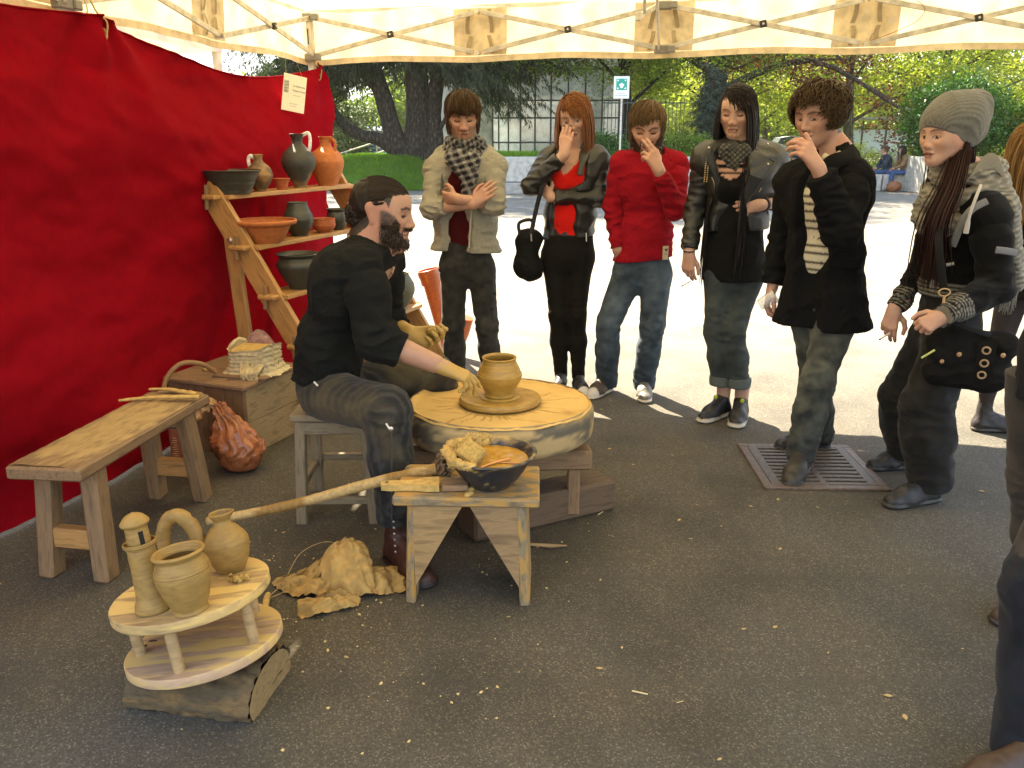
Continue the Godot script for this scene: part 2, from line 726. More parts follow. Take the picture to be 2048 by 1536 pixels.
	M.plastic_bag.backlight = Color(0.5, 0.22, 0.08)
	M.concrete = mat(lin(0.46, 0.44, 0.38), 0.85, T_soft, Vector3(0.8, 0.8, 0.8), 0.015)
	M.white_wall = mat(lin(0.6, 0.59, 0.54), 0.85, T_soft, Vector3(0.3, 0.3, 0.3))

var T_grain: Texture2D
var T_soft: Texture2D
var T_blot: Texture2D
var T_fine: Texture2D
var T_cloth: Texture2D
var T_weave: Texture2D
var T_bark: Texture2D

# ================================================================ the scene
func _ready() -> void:
	var cam := Camera3D.new()
	cam.name = "camera"
	cam.position = Vector3(0, 1.5, 0)
	cam.rotation_degrees = Vector3(-16.5, 0, 0)
	cam.fov = 50.2
	cam.near = 0.05
	cam.far = 1200.0
	add_child(cam)
	cam.current = true
	var env := Environment.new()
	env.background_mode = Environment.BG_SKY
	var sm := ProceduralSkyMaterial.new()
	sm.sky_top_color = Color(0.56, 0.63, 0.74)
	sm.sky_horizon_color = Color(0.90, 0.89, 0.84)
	sm.ground_bottom_color = Color(0.35, 0.34, 0.30)
	sm.ground_horizon_color = Color(0.6, 0.6, 0.58)
	sm.sky_curve = 0.12
	var sky := Sky.new()
	sky.sky_material = sm
	env.sky = sky
	env.background_energy_multiplier = 0.8
	env.tonemap_mode = Environment.TONE_MAPPER_LINEAR
	env.tonemap_exposure = 6.9
	env.sdfgi_enabled = true
	env.ssao_enabled = true
	env.ssil_enabled = true
	env.fog_enabled = true
	env.fog_density = 0.0003
	env.fog_light_color = Color(0.93, 0.92, 0.80)
	var we := WorldEnvironment.new()
	we.name = "environment"
	we.environment = env
	add_child(we)
	var sun := DirectionalLight3D.new()
	sun.name = "sun"
	sun.light_energy = 1.6
	sun.light_color = Color(1.0, 0.94, 0.83)
	sun.light_angular_distance = 0.5
	sun.shadow_enabled = true
	sun.basis = Basis.looking_at(Vector3(0.5525 * 0.682, -0.731, 0.8335 * 0.682))
	add_child(sun)

	rng.seed = 4711
	NZ.seed = 5
	NZ.noise_type = FastNoiseLite.TYPE_SIMPLEX
	NZ.frequency = 1.0
	NZ.fractal_type = FastNoiseLite.FRACTAL_FBM
	NZ.fractal_octaves = 3
	make_materials()
	build_ground()
	build_background()
	build_tent()
	build_banner()
	build_rack()
	build_crate()
	build_bench()
	build_stool()
	build_wheel()
	build_low_table()
	build_round_stand()
	build_floor_things()
	build_people()

func build_ground() -> void:
	var m := mat(Color.WHITE, 0.9, ramp_tex(0.13, [lin(0.15, 0.141, 0.118), lin(0.195, 0.184, 0.155), lin(0.25, 0.234, 0.196), lin(0.42, 0.39, 0.32)], [0.0, 0.45, 0.74, 0.93], FastNoiseLite.TYPE_CELLULAR, 1, 1024, 21, true, FastNoiseLite.RETURN_CELL_VALUE), Vector3(1.7, 1.7, 1.7), 0.04, T_fine)
	m.uv1_world_triplanar = true
	m.detail_enabled = true
	m.detail_blend_mode = BaseMaterial3D.BLEND_MODE_MUL
	m.detail_albedo = ramp_tex(0.009, [grey(0.82), grey(0.95), grey(1.0)], [0.1, 0.5, 0.9], FastNoiseLite.TYPE_SIMPLEX_SMOOTH, 5, 512, 31)
	m.detail_uv_layer = BaseMaterial3D.DETAIL_UV_2
	m.uv2_triplanar = true
	m.uv2_world_triplanar = true
	m.uv2_scale = Vector3(0.31, 0.31, 0.31)
	var mb := MB.new()
	var f := func(a, b):
		var s: float = a * 2.0 - 1.0
		var t: float = b * 2.0 - 1.0
		return Vector3(9.0 * s + 400.0 * pow(s, 9), 0, -6.0 + 11.0 * t + 400.0 * pow(t, 9))
	var cf := func(_a, _b, p: Vector3):
		# clay dust trodden round the wheel and the stand
		var w := Vector2(p.x + 0.1, p.z + 2.9)
		var k := clampf(1.35 - w.length() * 0.62 + 0.5 * NZ.get_noise_2d(p.x * 1.7, p.z * 1.7), 0.0, 1.0) * 0.55
		k += 0.4 * clampf(0.9 - Vector2(p.x + 0.55, p.z + 2.25).length() * 1.4 + 0.7 * NZ.get_noise_2d(p.x * 4.0, p.z * 4.0), 0.0, 1.0)
		k += 0.35 * clampf(NZ.get_noise_2d(p.x * 0.9 + 7.0, p.z * 0.9) * 2.0 - 0.2, 0.0, 1.0) * clampf((p.z + 6.0) * 0.5, 0.0, 1.0)
		k = clampf(k + 0.12, 0.0, 1.0)
		var far := clampf((-p.z - 4.2) / 3.0, 0.0, 1.0)  # sun glare put into the colour: ground lightened past the tent's shade
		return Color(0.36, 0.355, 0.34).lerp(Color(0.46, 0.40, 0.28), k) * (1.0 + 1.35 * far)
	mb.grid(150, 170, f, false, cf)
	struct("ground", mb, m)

func build_tent() -> void:
	var t := thing("market_tent", "large cream pop-up tent with scissor frame over the potter's stand", "tent", Vector3(-1.39, 0, -6.1), deg_to_rad(-12.47))
	var W := 4.8
	var U := W / 4.0
	# roof and valances
	for s in 4:
		var tr := Transform3D(Basis(Vector3.UP, -PI / 2 * s), Vector3(W / 2, 0, W / 2))
		var mb := MB.new()
		mb.grid(24, 12, func(a, b):
			var x: float = (a - 0.5) * (W + 0.08) * (1.0 - b)
			var z: float = -(W / 2 + 0.04) * (1.0 - b)
			var sag: float = -0.10 * sin(PI * b) * (1.0 - pow(absf(a * 2 - 1), 2)) + 0.012 * NZ.get_noise_2d(x * 1.6 + s * 9, z * 1.6)
			return tr * Vector3(x, 2.36 + 0.98 * b + sag, z))
		part("roof", mb, M.tent, t)
		var vb := MB.new()
		var wav := func(x: float, y: float): return -(W / 2 + 0.035) + (2.36 - y) * 0.1 * NZ.get_noise_2d(x * 2.2 + s * 13.0, y * 1.5) + 0.012 * sin(x * 5.3 + s)
		vb.grid(60, 6, func(a, b):
			var x: float = (a - 0.5) * (W + 0.08)
			var y: float = 2.362 - 0.345 * b - 0.008 * b * cos(TAU * (a * 4.0)) 
			return tr * Vector3(x, y, wav.call(x, y)))
		var val := part("valance", vb, M.tent, t)
		var hb := MB.new()
		hb.grid(60, 2, func(a, b):
			var x: float = (a - 0.5) * (W + 0.08)
			var y: float = 2.014 + 0.038 * b - 0.008 * cos(TAU * (a * 4.0))
			return tr * Vector3(x, y, wav.call(x, y) + 0.007))
		part("hem", hb, M.tent_double, val)
		for k in [1, 2, 3]:
			var pb := MB.new()
			pb.grid(8, 5, func(a, b):
				var x: float = (k - 2) * U + (a - 0.5) * 0.37
				var y: float = 2.05 + 0.29 * b
				return tr * Vector3(x, y, wav.call(x, y) + 0.005 - 0.004 * absf(a - 0.5)))
			part("reinforcement", pb, M.tent_double, val)
			for e in [-1, 1]:
				var x0: float = (k - 2) * U + e * 0.075
				var sb := MB.new()
				for piece in [[2.06, 2.17], [2.185, 2.33]]:
					sb.grid(2, 6, func(a, b):
						var y: float = lerpf(piece[0], piece[1], b)
						var x: float = x0 + (a - 0.5) * 0.026 + 0.012 * e * sin(b * 3.0 + k)
						return tr * Vector3(x, y, wav.call(x, y) + 0.014 + 0.01 * sin(b * PI)))
				part("strap", sb, M.strap, t)
		# scissor bars
		for k in 4:
			var x0: float = -W / 2 + k * U
			for e in 2:
				var bb := MB.new()
				var ya := 2.065 if e == 0 else 2.305
				var yb := 2.305 if e == 0 else 2.065
				var zz := -W / 2 + 0.02 + e * 0.018
				bb.bar(Vector3(x0 + 0.03, ya, zz), Vector3(x0 + U - 0.03, yb, zz), 0.014, 0.03)
				part("truss_bar", bb, M.alu, t, tr)
			var jb := MB.new()
			jb.box(at(Vector3(x0 + U / 2, 2.185, -W / 2 + 0.046), Basis(Vector3(0, 0, 1), 0.2)), Vector3(0.042, 0.042, 0.022), 0.005)
			var pv := part("pivot", jb, M.black_plastic, t, tr)
			var sc := MB.new()
			sc.rod(Vector3(x0 + U / 2, 2.185, -W / 2 + 0.056), Vector3(x0 + U / 2, 2.185, -W / 2 + 0.061), 0.007, 8)
			part("bolt", sc, M.steel, pv)
		# brackets at corner and middle, pins at the quarter points
		for k in [0, 2]:
			for y in [2.055, 2.31]:
				var kb := MB.new()
				kb.box(at(Vector3(-W / 2 + k * U, y, -W / 2 + 0.025)), Vector3(0.10 if k else 0.07, 0.052, 0.05), 0.008)
				kb.box(at(Vector3(-W / 2 + k * U + 0.055, y, -W / 2 + 0.035)), Vector3(0.05, 0.042, 0.05), 0.006)
				part("bracket", kb, M.grey_plastic, t, tr)
		for k in [1, 3]:
			for y in [2.06, 2.31]:
				var kb := MB.new()
				kb.rod(Vector3(-W / 2 + k * U, y, -W / 2 + 0.0), Vector3(-W / 2 + k * U, y, -W / 2 + 0.055), 0.014, 10)
				part("pin", kb, M.steel, t, tr)
		# roof struts from the middle of each side to the crown
		for e in 2:
			var rb := MB.new()
			var xx := -0.02 + e * 0.04
			if e == 0:
				rb.bar(Vector3(xx, 2.06, -W / 2 + 0.04), Vector3(xx - 0.0, 2.62, -W / 2 + 1.2), 0.016, 0.03)
			else:
				rb.bar(Vector3(xx - 0.06, 2.31, -W / 2 + 0.04), Vector3(xx - 0.13, 2.17, -W / 2 + 0.62), 0.016, 0.03)
				rb.box(at(Vector3(xx - 0.13, 2.17, -W / 2 + 0.63)), Vector3(0.03, 0.05, 0.03), 0.005)
			part("roof_strut", rb, M.alu, t, tr)
		var ub := MB.new()
		ub.bar(Vector3(-0.08, 2.2, -W / 2 + 0.6), Vector3(0, 2.95, -0.1), 0.016, 0.03)
		part("roof_strut", ub, M.alu, t, tr)
		var lb := MB.new()
		lb.box(at(Vector3(-W / 2, 1.17, -W / 2 + 0.0)), Vector3(0.042, 2.3, 0.042), 0.004)
		lb.box(at(Vector3(-W / 2, 0.01, -W / 2 + 0.0)), Vector3(0.09, 0.012, 0.09), 0.002)
		part("leg", lb, M.alu, t, tr)
	# the loose thread that hangs from the valance on the right
	var th := MB.new()
	th.tube(smooth_line([Vector3(3.83, 2.30, 0.06), Vector3(3.90, 2.24, 0.06), Vector3(3.86, 2.17, 0.05), Vector3(3.7, 2.1, 0.05), Vector3(3.62, 2.08, 0.05), Vector3(3.66, 2.15, 0.05)]), PackedFloat32Array([0.0018]), 5)
	part("loose_thread", th, mat(lin(0.3, 0.12, 0.06), 0.9), t)
	# slot in the corner leg
	var sl := MB.new()
	sl.box(at(Vector3(-0.008, 2.19, 0.0225)), Vector3(0.008, 0.1, 0.002), 0.0005)
	part("slot", sl, M.black_plastic, t)
	# the next tent, seen over the sagging banner
	var t2 := thing("market_tent", "plain white neighbouring tent standing behind the red banner", "tent", Vector3(-1.39, 0, -6.1), deg_to_rad(-12.47))
	for s in 4:
		var tr := Transform3D(Basis(Vector3.UP, -PI / 2 * s), Vector3(-2.0, 0, 2.2))
		var mb := MB.new()
		mb.grid(12, 8, func(a, b):
			return tr * Vector3((a - 0.5) * 3.3 * (1.0 - b), 2.40 + 0.9 * b - 0.08 * sin(PI * b), -1.65 * (1.0 - b)))
		part("roof", mb, M.tent, t2)
		var vb := MB.new()
		vb.grid(20, 3, func(a, b): return tr * Vector3((a - 0.5) * 3.3, 2.402 - 0.36 * b, -1.65 + 0.01 * sin(a * 20.0)))
		part("valance", vb, M.tent, t2)
		var lb := MB.new()
		lb.box(at(Vector3(-1.62, 1.2, -1.62)), Vector3(0.045, 2.4, 0.045), 0.004)
		part("leg", lb, M.alu, t2, tr)

func build_banner() -> void:
	var t := thing("cloth_banner", "tall red cloth hung along the left side of the tent", "banner", Vector3(-1.39, 0, -6.1), deg_to_rad(-12.47))
	var G := 2.27
	var top := func(z: float):
		if z < G:
			var a: float = clampf((z + 0.03) / (G + 0.03), 0.0, 1.0)
			a = pow(a, 0.86)
			return 2.015 - 0.155 * (1.0 - pow(absf(2.0 * a - 1.0), 1.9))
		return 2.015 - 0.05 * sin(PI * clampf((z - G) / 2.3, 0.0, 1.0))
	var mb := MB.new()
	mb.grid(170, 80, func(a, b):
		var z: float = -0.03 + 4.63 * a
		var h: float = top.call(z)
		var y: float = h * b + 0.012
		var d := 2.0 - y
		# swags between the two tied points, a crease under the grommet, storage folds
		var q := clampf(z / G, 0.0, 1.0)
		var swag := 4.0 * q * (1.0 - q)
		var x := 0.0
		x += 0.085 * sin(7.5 * (d - 0.36 * swag - 0.15 * q)) * swag * exp(-d * 1.5)
		x += 0.045 * sin(4.3 * d + 2.2 * z + 1.0) * clampf(d, 0.0, 1.0)
		x += 0.018 * exp(-pow((z - G - 0.05 * d) * 9.0, 2.0)) * exp(-d * 0.9)
		x += 0.03 * sin(9.0 * atan2(z + 0.1, d + 0.15)) * exp(-Vector2(z, d).length() * 1.6) * 1.4
		x += 0.03 * sin(8.0 * atan2(z - G, d + 0.12)) * exp(-Vector2(z - G, d).length() * 1.9)
		x += 0.035 * NZ.get_noise_2d(z * 0.9, y * 1.7) + 0.005 * NZ.get_noise_2d(z * 5.0, y * 9.0 + z * 4.0)
		x += 0.004 * sin(26.0 * (y + 0.1 * z)) * NZ.get_noise_2d(z * 2.0 + 9.0, y * 3.0)
		x += 0.012 * (0.35 - absf(NZ.get_noise_2d(z * 1.6 + 2.0 * d, d * 2.2 + 30.0)))
		x += 0.02 * exp(-y * 12.0)
		return Vector3(0.085 + x, y, z))
	part("cloth", mb, M.cloth_red, t)
	var ed := MB.new()
	var pe := PackedVector3Array()
	var src := mb.v
	for i in 171:
		pe.append(src[80 * 171 + i] + Vector3(0, -0.004, 0))
	ed.tube(pe, PackedFloat32Array([0.005]), 6)
	part("hem", ed, M.cloth_red, t)
	for gz in [0.02, G]:
		var gb := MB.new()
		var c: Vector3 = src[77 * 171 + int(round((gz + 0.03) / 4.63 * 170))] + Vector3(0.006, -0.0, 0)
		var ring := PackedVector3Array()
		for k in 17:
			ring.append(c + Vector3(0, cos(TAU * k / 16) * 0.022, sin(TAU * k / 16) * 0.022))
		gb.tube(ring, PackedFloat32Array([0.006]), 6, false)
		var gm := part("grommet", gb, mat(lin(0.5, 0.33, 0.1), 0.35), t)
		var wb := MB.new()
		wb.disc(at(c + Vector3(-0.002, 0, 0), Basis(Vector3(0, 0, 1), -PI / 2)), 0.018, 16)
		part("hole", wb, M.tent, gm)
		var kb := MB.new()
		kb.tube(smooth_line([c + Vector3(0.01, -0.02, 0), c + Vector3(0.012, 0.05, -0.02), c + Vector3(-0.03, 0.1, -0.01), Vector3(0.0, 2.2, gz - 0.02)]), PackedFloat32Array([0.004]), 6)
		kb.tube(smooth_line([Vector3(0.02, 2.12, gz + 0.01), Vector3(0.06, 2.05, gz + 0.03), Vector3(0.05, 2.0, gz + 0.04)]), PackedFloat32Array([0.003]), 5)
		part("tie_cord", kb, M.twine, t)
	# the card that hangs near the corner
	var s := thing("hanging_card", "small white printed card hanging on strings near the banner's top corner", "sign", Vector3(-1.385, 1.79, -5.52), 0.0)
	s.rotation = Vector3(0.05, deg_to_rad(42), deg_to_rad(-9))
	s.scale = Vector3.ONE * 0.74
	var cb := MB.new()
	cb.box(Transform3D(), Vector3(0.215, 0.3, 0.004), 0.0015)
	part("card", cb, M.card, s)
	var lines := [["La Poterie du", 0.062, 0.052, 0.026, 0.04], ["Chemin Creux", 0.025, 0.052, 0.026, 0.04], ["poterie artisanale", -0.015, 0.03, 0.012, 0.045], ["stages et animations", -0.085, 0.02, 0.012, 0.0], ["terre et cuisson", -0.105, 0.02, 0.012, 0.0]]
	for l in lines:
		var tm := TextMesh.new()
		tm.text = l[0]
		var sf := SystemFont.new()
		sf.font_names = PackedStringArray(["Droid Serif"])
		tm.font = sf
		tm.font_size = 32
		tm.pixel_size = l[3] / 40.0 * 0.85
		tm.depth = 0.0008
		var o := MeshInstance3D.new()
		o.name = "lettering"
		o.mesh = tm
		o.material_override = M.ink if l[3] > 0.02 else mat(lin(0.3, 0.3, 0.28), 0.8)
		o.position = Vector3(l[4] if l[3] > 0.02 else l[4] * 0.6, l[1], 0.0028)
		s.add_child(o, true)
	var em := MB.new()
	for k in 4:
		em.bar(Vector3(-0.098, 0.005 + k * 0.025, 0.003), Vector3(-0.055, 0.012 + k * 0.025, 0.003), 0.002, 0.006, Vector3(0, 0, 1))
		em.bar(Vector3(-0.094 + k * 0.0115, -0.004, 0.0032), Vector3(-0.096 + k * 0.0115, 0.096, 0.0032), 0.002, 0.005, Vector3(0, 0, 1))
	part("emblem", em, M.ink, s)
	var sb := MB.new()
	sb.rod(Vector3(-0.09, 0.15, 0), Vector3(-0.12, 0.42, -0.02), 0.0012, 5)
	sb.rod(Vector3(0.06, 0.15, 0), Vector3(-0.08, 0.42, -0.02), 0.0012, 5)
	part("string", sb, M.twine, s)

# ---------------------------------------------------------------- display rack and its pots
func pot(called: String, label: String, pr: Array, mt: Material, p: Vector3, sc := 1.0, handle := [], wall := 0.007, wob := 0.008, parent_col = null, group := "", turn := 0.0, cat := "pot", spout := 0.0) -> Node3D:
	var t := thing(called, label, cat, p, turn, group)
	var prof := []
	for q in pr:
		prof.append(Vector2(q[0], q[1]) * sc)
	var o := profile(prof, 6, 0.0016 * sc, rng.randi() % 50)
	# inside wall back down
	var inner := PackedVector2Array()
	for k in range(o.size() - 1, -1, -1):
		if o[k].y > o[0].y + wall and o[k].x - wall > 0.001:
			inner.append(Vector2(o[k].x - wall, o[k].y))
	inner.append(Vector2(0.0005, o[0].y + wall * 1.5))
	var rim := o[o.size() - 1]
	o.append(Vector2(rim.x - wall * 0.25, rim.y + wall * 0.42))
	o.append(Vector2(rim.x - wall * 0.75, rim.y + wall * 0.42))
	o.append_array(inner)
	var full := PackedVector2Array([Vector2(0.0005, o[0].y)])
	full.append_array(o)
	var mb := MB.new()
	mb.lathe(Transform3D(), full, 44, wob, rng.randf() * 6.0)
	if spout > 0.0:
		for k in mb.v.size():
			var q := mb.v[k]
			var f := clampf((q.y - rim.y + 0.05 * sc) / (0.05 * sc), 0.0, 1.0)
			var an := absf(atan2(q.z, q.x))
			mb.v[k].x += spout * f * f * exp(-an * an * 4.0)
	if parent_col != null:
		for k in mb.v.size():
			mb.c[k] = parent_col.call(mb.v[k])
	part("body", mb, mt, t)
	if handle.size():
		var hb := MB.new()
		var hp := []
		for q in handle:
			hp.append(Vector3(q[0], q[1], 0) * sc)
		hb.tube(smooth_line(hp, 6), PackedFloat32Array([0.011 * sc * 4.0 if sc < 0.4 else 0.011]), 10, true, 0.65, Vector3(0, 0, 1))
		part("handle", hb, mt, t)
		if parent_col != null:
			pass
	return t

func build_rack() -> void:
	# frames stand across, shelves run away from the camera along d
	var o := Vector3(-1.63, 0, -4.5)
	var d := Vector3(0.354, 0, -0.935)
	var f := Vector3(0.935, 0, 0.354)
	var LEN := 1.23
	var t := thing("display_rack", "pine display rack with slanted plank frames and pegged shelves", "shelf rack", o, atan2(-d.z, d.x))
	# local: x along the shelves (away), z towards the viewer's right (f) since z = x cross y
	var run := 0.79
	var top := 1.27
	var slope := Vector3(0, -top, run).normalized()
	for e in [0.0, LEN]:
		var bt := Transform3D(Basis(slope, Vector3(0, run, top).normalized() * 1.0, slope.cross(Vector3(0, run, top).normalized())), Vector3(e, top / 2, run / 2))
		board("side_plank", t, Vector3(Vector2(top, run).length() + 0.02, 0.135, 0.032), bt, M.pine, 0.004)
		board("rear_leg", t, Vector3(1.02, 0.085, 0.03), Transform3D(Basis(Vector3(0.0, -1, 0.06).normalized(), Vector3(0, 0.06, 1).normalized(), Vector3(-1, 0, 0)), Vector3(e + 0.033, 0.505, 0.13)), M.pine, 0.004)
		var bb := MB.new()
		bb.blob(at(Vector3(e - 0.02, 0.99, 0.13)), Vector3(0.008, 0.016, 0.016))
		part("bolt", bb, M.steel, t)
	var hs := [1.215, 0.955, 0.70, 0.44]
	for k in 4:
		var y: float = hs[k]
		var zc: float = run * (top - y) / top + 0.0
		board("shelf", t, Vector3(LEN + 0.02, 0.024, 0.19), at(Vector3(LEN / 2, y, zc + 0.02)), M.pine, 0.003)
		for e in [-0.03, LEN + 0.03]:
			board("tenon", t, Vector3(0.10, 0.028, 0.11), at(Vector3(e - 0.012 * signf(e), y, zc + 0.01)), M.pine, 0.008)
			var sg: float = -1.0 if e < 0 else 1.0
			board("peg", t, Vector3(0.13, 0.02, 0.018), at(Vector3(e + sg * 0.022, y - 0.0, zc + 0.0), Basis(Vector3(0.02, 1, 0.05).normalized(), Vector3(-1, 0.02, 0).normalized(), Vector3(0, 0.05, 1).normalized())), M.oak, 0.003)
	var pl := MB.new()
	pl.box(at(Vector3(0.42, 0.70, 0.475)), Vector3(0.075, 0.035, 0.003), 0.001)
	var tagp := part("price_tag", pl, M.card, t)
	var tm := TextMesh.new()
	tm.text = "Lot"
	tm.font_size = 32
	tm.pixel_size = 0.0007
	tm.depth = 0.001
	var to := MeshInstance3D.new()
	to.name = "lettering"
	to.mesh = tm
	to.material_override = M.ink
	to.transform = at(Vector3(0.42, 0.70, 0.4772))
	tagp.add_child(to, true)
	var onshelf := func(k: int, s: float, dz := 0.0) -> Vector3:
		var y: float = hs[k]
		return o + d * s + f * (run * (top - y) / top + 0.02 + dz) + Vector3(0, y + 0.0125, 0)
	var G := "pots on the display rack"
	var jugp := [[0.035, 0.0], [0.036, 0.012], [0.055, 0.05], [0.088, 0.11], [0.095, 0.145], [0.082, 0.185], [0.05, 0.218], [0.031, 0.24], [0.029, 0.262], [0.041, 0.29]]
	pot("bowl", "wide black flaring bowl at the near end of the top shelf", [[0.098, 0.0], [0.104, 0.02], [0.122, 0.06], [0.146, 0.11], [0.155, 0.117], [0.160, 0.122]], M.black_pot, onshelf.call(0, 0.1, 0.03), 1.0, [], 0.007, 0.006, null, G, 0.0, "bowl")
	var smoke := func(p: Vector3): return Color(0.36, 0.2, 0.07).lerp(Color(0.045, 0.04, 0.03), clampf(0.5 + 1.6 * NZ.get_noise_3dv(p * 9.0) + 0.8 * clampf(0.1 - p.y, -0.3, 0.1) * 5.0, 0.0, 1.0) * 0.8)
	var smoke2 := func(p: Vector3): return Color(0.05, 0.05, 0.04).lerp(Color(0.25, 0.15, 0.06), clampf(-0.15 + 2.2 * NZ.get_noise_3dv(p * 7.0 + Vector3(4, 0, 2)) + 1.6 * clampf(0.09 - p.y, -0.2, 0.1) * 5.0, 0.0, 1.0))
	var small := pot("jug", "small brown smoke-stained jug with a ring handle on the top shelf", [[0.032, 0.0], [0.034, 0.01], [0.052, 0.035], [0.072, 0.075], [0.074, 0.095], [0.06, 0.13], [0.034, 0.155], [0.023, 0.17], [0.024, 0.185], [0.028, 0.2]], M.smoked, onshelf.call(0, 0.34, 0.03), 1.0, [[0.024, 0.185], [0.05, 0.192], [0.062, 0.17], [0.058, 0.14], [0.05, 0.135]], 0.005, 0.01, smoke, G, deg_to_rad(165), "jug")
	pot("cup", "small orange flared cup between two jugs on the top shelf", [[0.028, 0.0], [0.03, 0.006], [0.036, 0.03], [0.046, 0.055], [0.052, 0.062]], M.terra_red, onshelf.call(0, 0.53, 0.04), 1.0, [], 0.004, 0.006, null, G, 0.0, "cup")
	pot("jug", "tall black burnished jug with a loop handle on the top shelf", jugp, M.smoked, onshelf.call(0, 0.74, 0.02), 1.08, [[0.03, 0.282], [0.075, 0.295], [0.085, 0.265], [0.08, 0.22], [0.072, 0.2]], 0.006, 0.006, smoke2, G, deg_to_rad(-20), "jug", 0.012)
	pot("jug", "orange terracotta jug with one handle at the far end of the top shelf", [[0.06, 0.0], [0.064, 0.015], [0.085, 0.06], [0.105, 0.12], [0.106, 0.15], [0.085, 0.195], [0.045, 0.225], [0.034, 0.245], [0.033, 0.27], [0.042, 0.29]], M.terra, onshelf.call(0, 1.03, 0.03), 1.03, [[0.036, 0.268], [0.06, 0.272], [0.072, 0.25], [0.07, 0.225], [0.065, 0.21]], 0.006, 0.006, null, G, deg_to_rad(-25), "jug", 0.012)
	pot("dish", "wide orange dish with a broad rim on the second shelf", [[0.085, 0.0], [0.09, 0.006], [0.12, 0.05], [0.142, 0.09], [0.165, 0.097], [0.174, 0.11], [0.172, 0.118]], M.terra, onshelf.call(1, 0.15, 0.02), 1.0, [], 0.008, 0.004, null, G, 0.0, "dish")
	pot("vase", "black wide-bellied vase behind the orange dish on the second shelf", [[0.045, 0.0], [0.047, 0.01], [0.068, 0.04], [0.083, 0.08], [0.080, 0.11], [0.062, 0.15], [0.054, 0.175], [0.056, 0.182]], M.black_pot, onshelf.call(1, 0.48, 0.01), 1.05, [], 0.006, 0.006, null, G, 0.0, "vase")
	pot("bowl", "small orange bowl between two black pots on the second shelf", [[0.036, 0.0], [0.038, 0.006], [0.058, 0.025], [0.066, 0.045], [0.064, 0.072], [0.066, 0.08]], M.terra_red, onshelf.call(1, 0.68, 0.05), 1.05, [], 0.005, 0.006, null, G, 0.0, "bowl")
	pot("pot", "small black pot with an everted rim on the second shelf", [[0.036, 0.0], [0.038, 0.008], [0.056, 0.04], [0.062, 0.075], [0.055, 0.1], [0.052, 0.108], [0.064, 0.122]], M.black_pot, onshelf.call(1, 0.86, 0.03), 1.05, [], 0.005, 0.006, null, G)
	pot("bottle", "slender orange bottle at the far end of the second shelf", [[0.034, 0.0], [0.037, 0.01], [0.052, 0.05], [0.055, 0.075], [0.04, 0.12], [0.02, 0.155], [0.015, 0.185], [0.018, 0.2], [0.026, 0.212]], M.terra_red, onshelf.call(1, 1.03, 0.04), 1.15, [[0.02, 0.195], [0.04, 0.19], [0.046, 0.16], [0.042, 0.13]], 0.005, 0.006, null, G, 0.3, "bottle")
	pot("pot", "large black pot with a flared rim on the third shelf", [[0.055, 0.0], [0.06, 0.01], [0.09, 0.06], [0.118, 0.115], [0.12, 0.14], [0.105, 0.165], [0.102, 0.175], [0.122, 0.192]], M.black_pot, onshelf.call(2, 0.2, 0.03), 1.0, [], 0.007, 0.006, null, G)
	for k in 3:
		pot("dish", "%s orange dish beside the large black pot on the third shelf" % ["little", "slightly bigger", "half hidden"][k], [[0.03, 0.0], [0.04, 0.008], [0.052, 0.025], [0.056, 0.032]], M.terra_red, onshelf.call(2, 0.42 + 0.14 * k, 0.03), 1.0 + 0.06 * k, [], 0.005, 0.006, null, G, 0.0, "dish")
	pot("pot", "big grey-green round pot at the far end of the lowest visible shelf", [[0.055, 0.0], [0.06, 0.01], [0.1, 0.055], [0.128, 0.12], [0.124, 0.17], [0.1, 0.215], [0.092, 0.235], [0.1, 0.243]], mat(lin(0.11, 0.105, 0.062), 0.6, T_soft, Vector3(4, 8, 4), 0.02), onshelf.call(3, 1.0, 0.02), 1.0, [], 0.007, 0.006, null, G)
	pot("bowl", "small dark bowl in front of the big grey-green pot", [[0.04, 0.0], [0.05, 0.01], [0.07, 0.04], [0.078, 0.062], [0.08, 0.068]], M.black_pot, onshelf.call(3, 0.78, 0.07), 1.0, [], 0.005, 0.006, null, G, 0.0, "bowl")
	# clay drain pipe behind the rack
	var pp := thing("drain_pipe", "leaning terracotta drain pipe with a socket end beside the rack", "pipe", Vector3(-0.40, -0.13, -5.75), 0.0)
	pp.rotation.z = deg_to_rad(14)
	var pr := PackedVector2Array([Vector2(0.058, 0.0), Vector2(0.058, 0.36), Vector2(0.06, 0.4), Vector2(0.062, 0.62), Vector2(0.062, 0.66), Vector2(0.074, 0.672), Vector2(0.074, 0.72), Vector2(0.079, 0.728), Vector2(0.079, 0.765), Vector2(0.074, 0.77), Vector2(0.066, 0.768), Vector2(0.064, 0.7), Vector2(0.05, 0.66), Vector2(0.05, 0.0)])
	var pb := MB.new()
	pb.lathe(at(Vector3(0, 0.02, 0)), pr, 32)
	var pm: StandardMaterial3D = tint(M.terra_red, lin(0.46, 0.12, 0.04))
	pm.roughness = 0.3
	part("barrel", pb, pm, pp)
	var sp := MB.new()
	sp.tube(PackedVector3Array([Vector3(0.03, 0.18, 0), Vector3(0.12, 0.3, 0.02), Vector3(0.17, 0.4, 0.03)]), PackedFloat32Array([0.052, 0.052, 0.06]), 20)
	part("branch", sp, pm, pp)

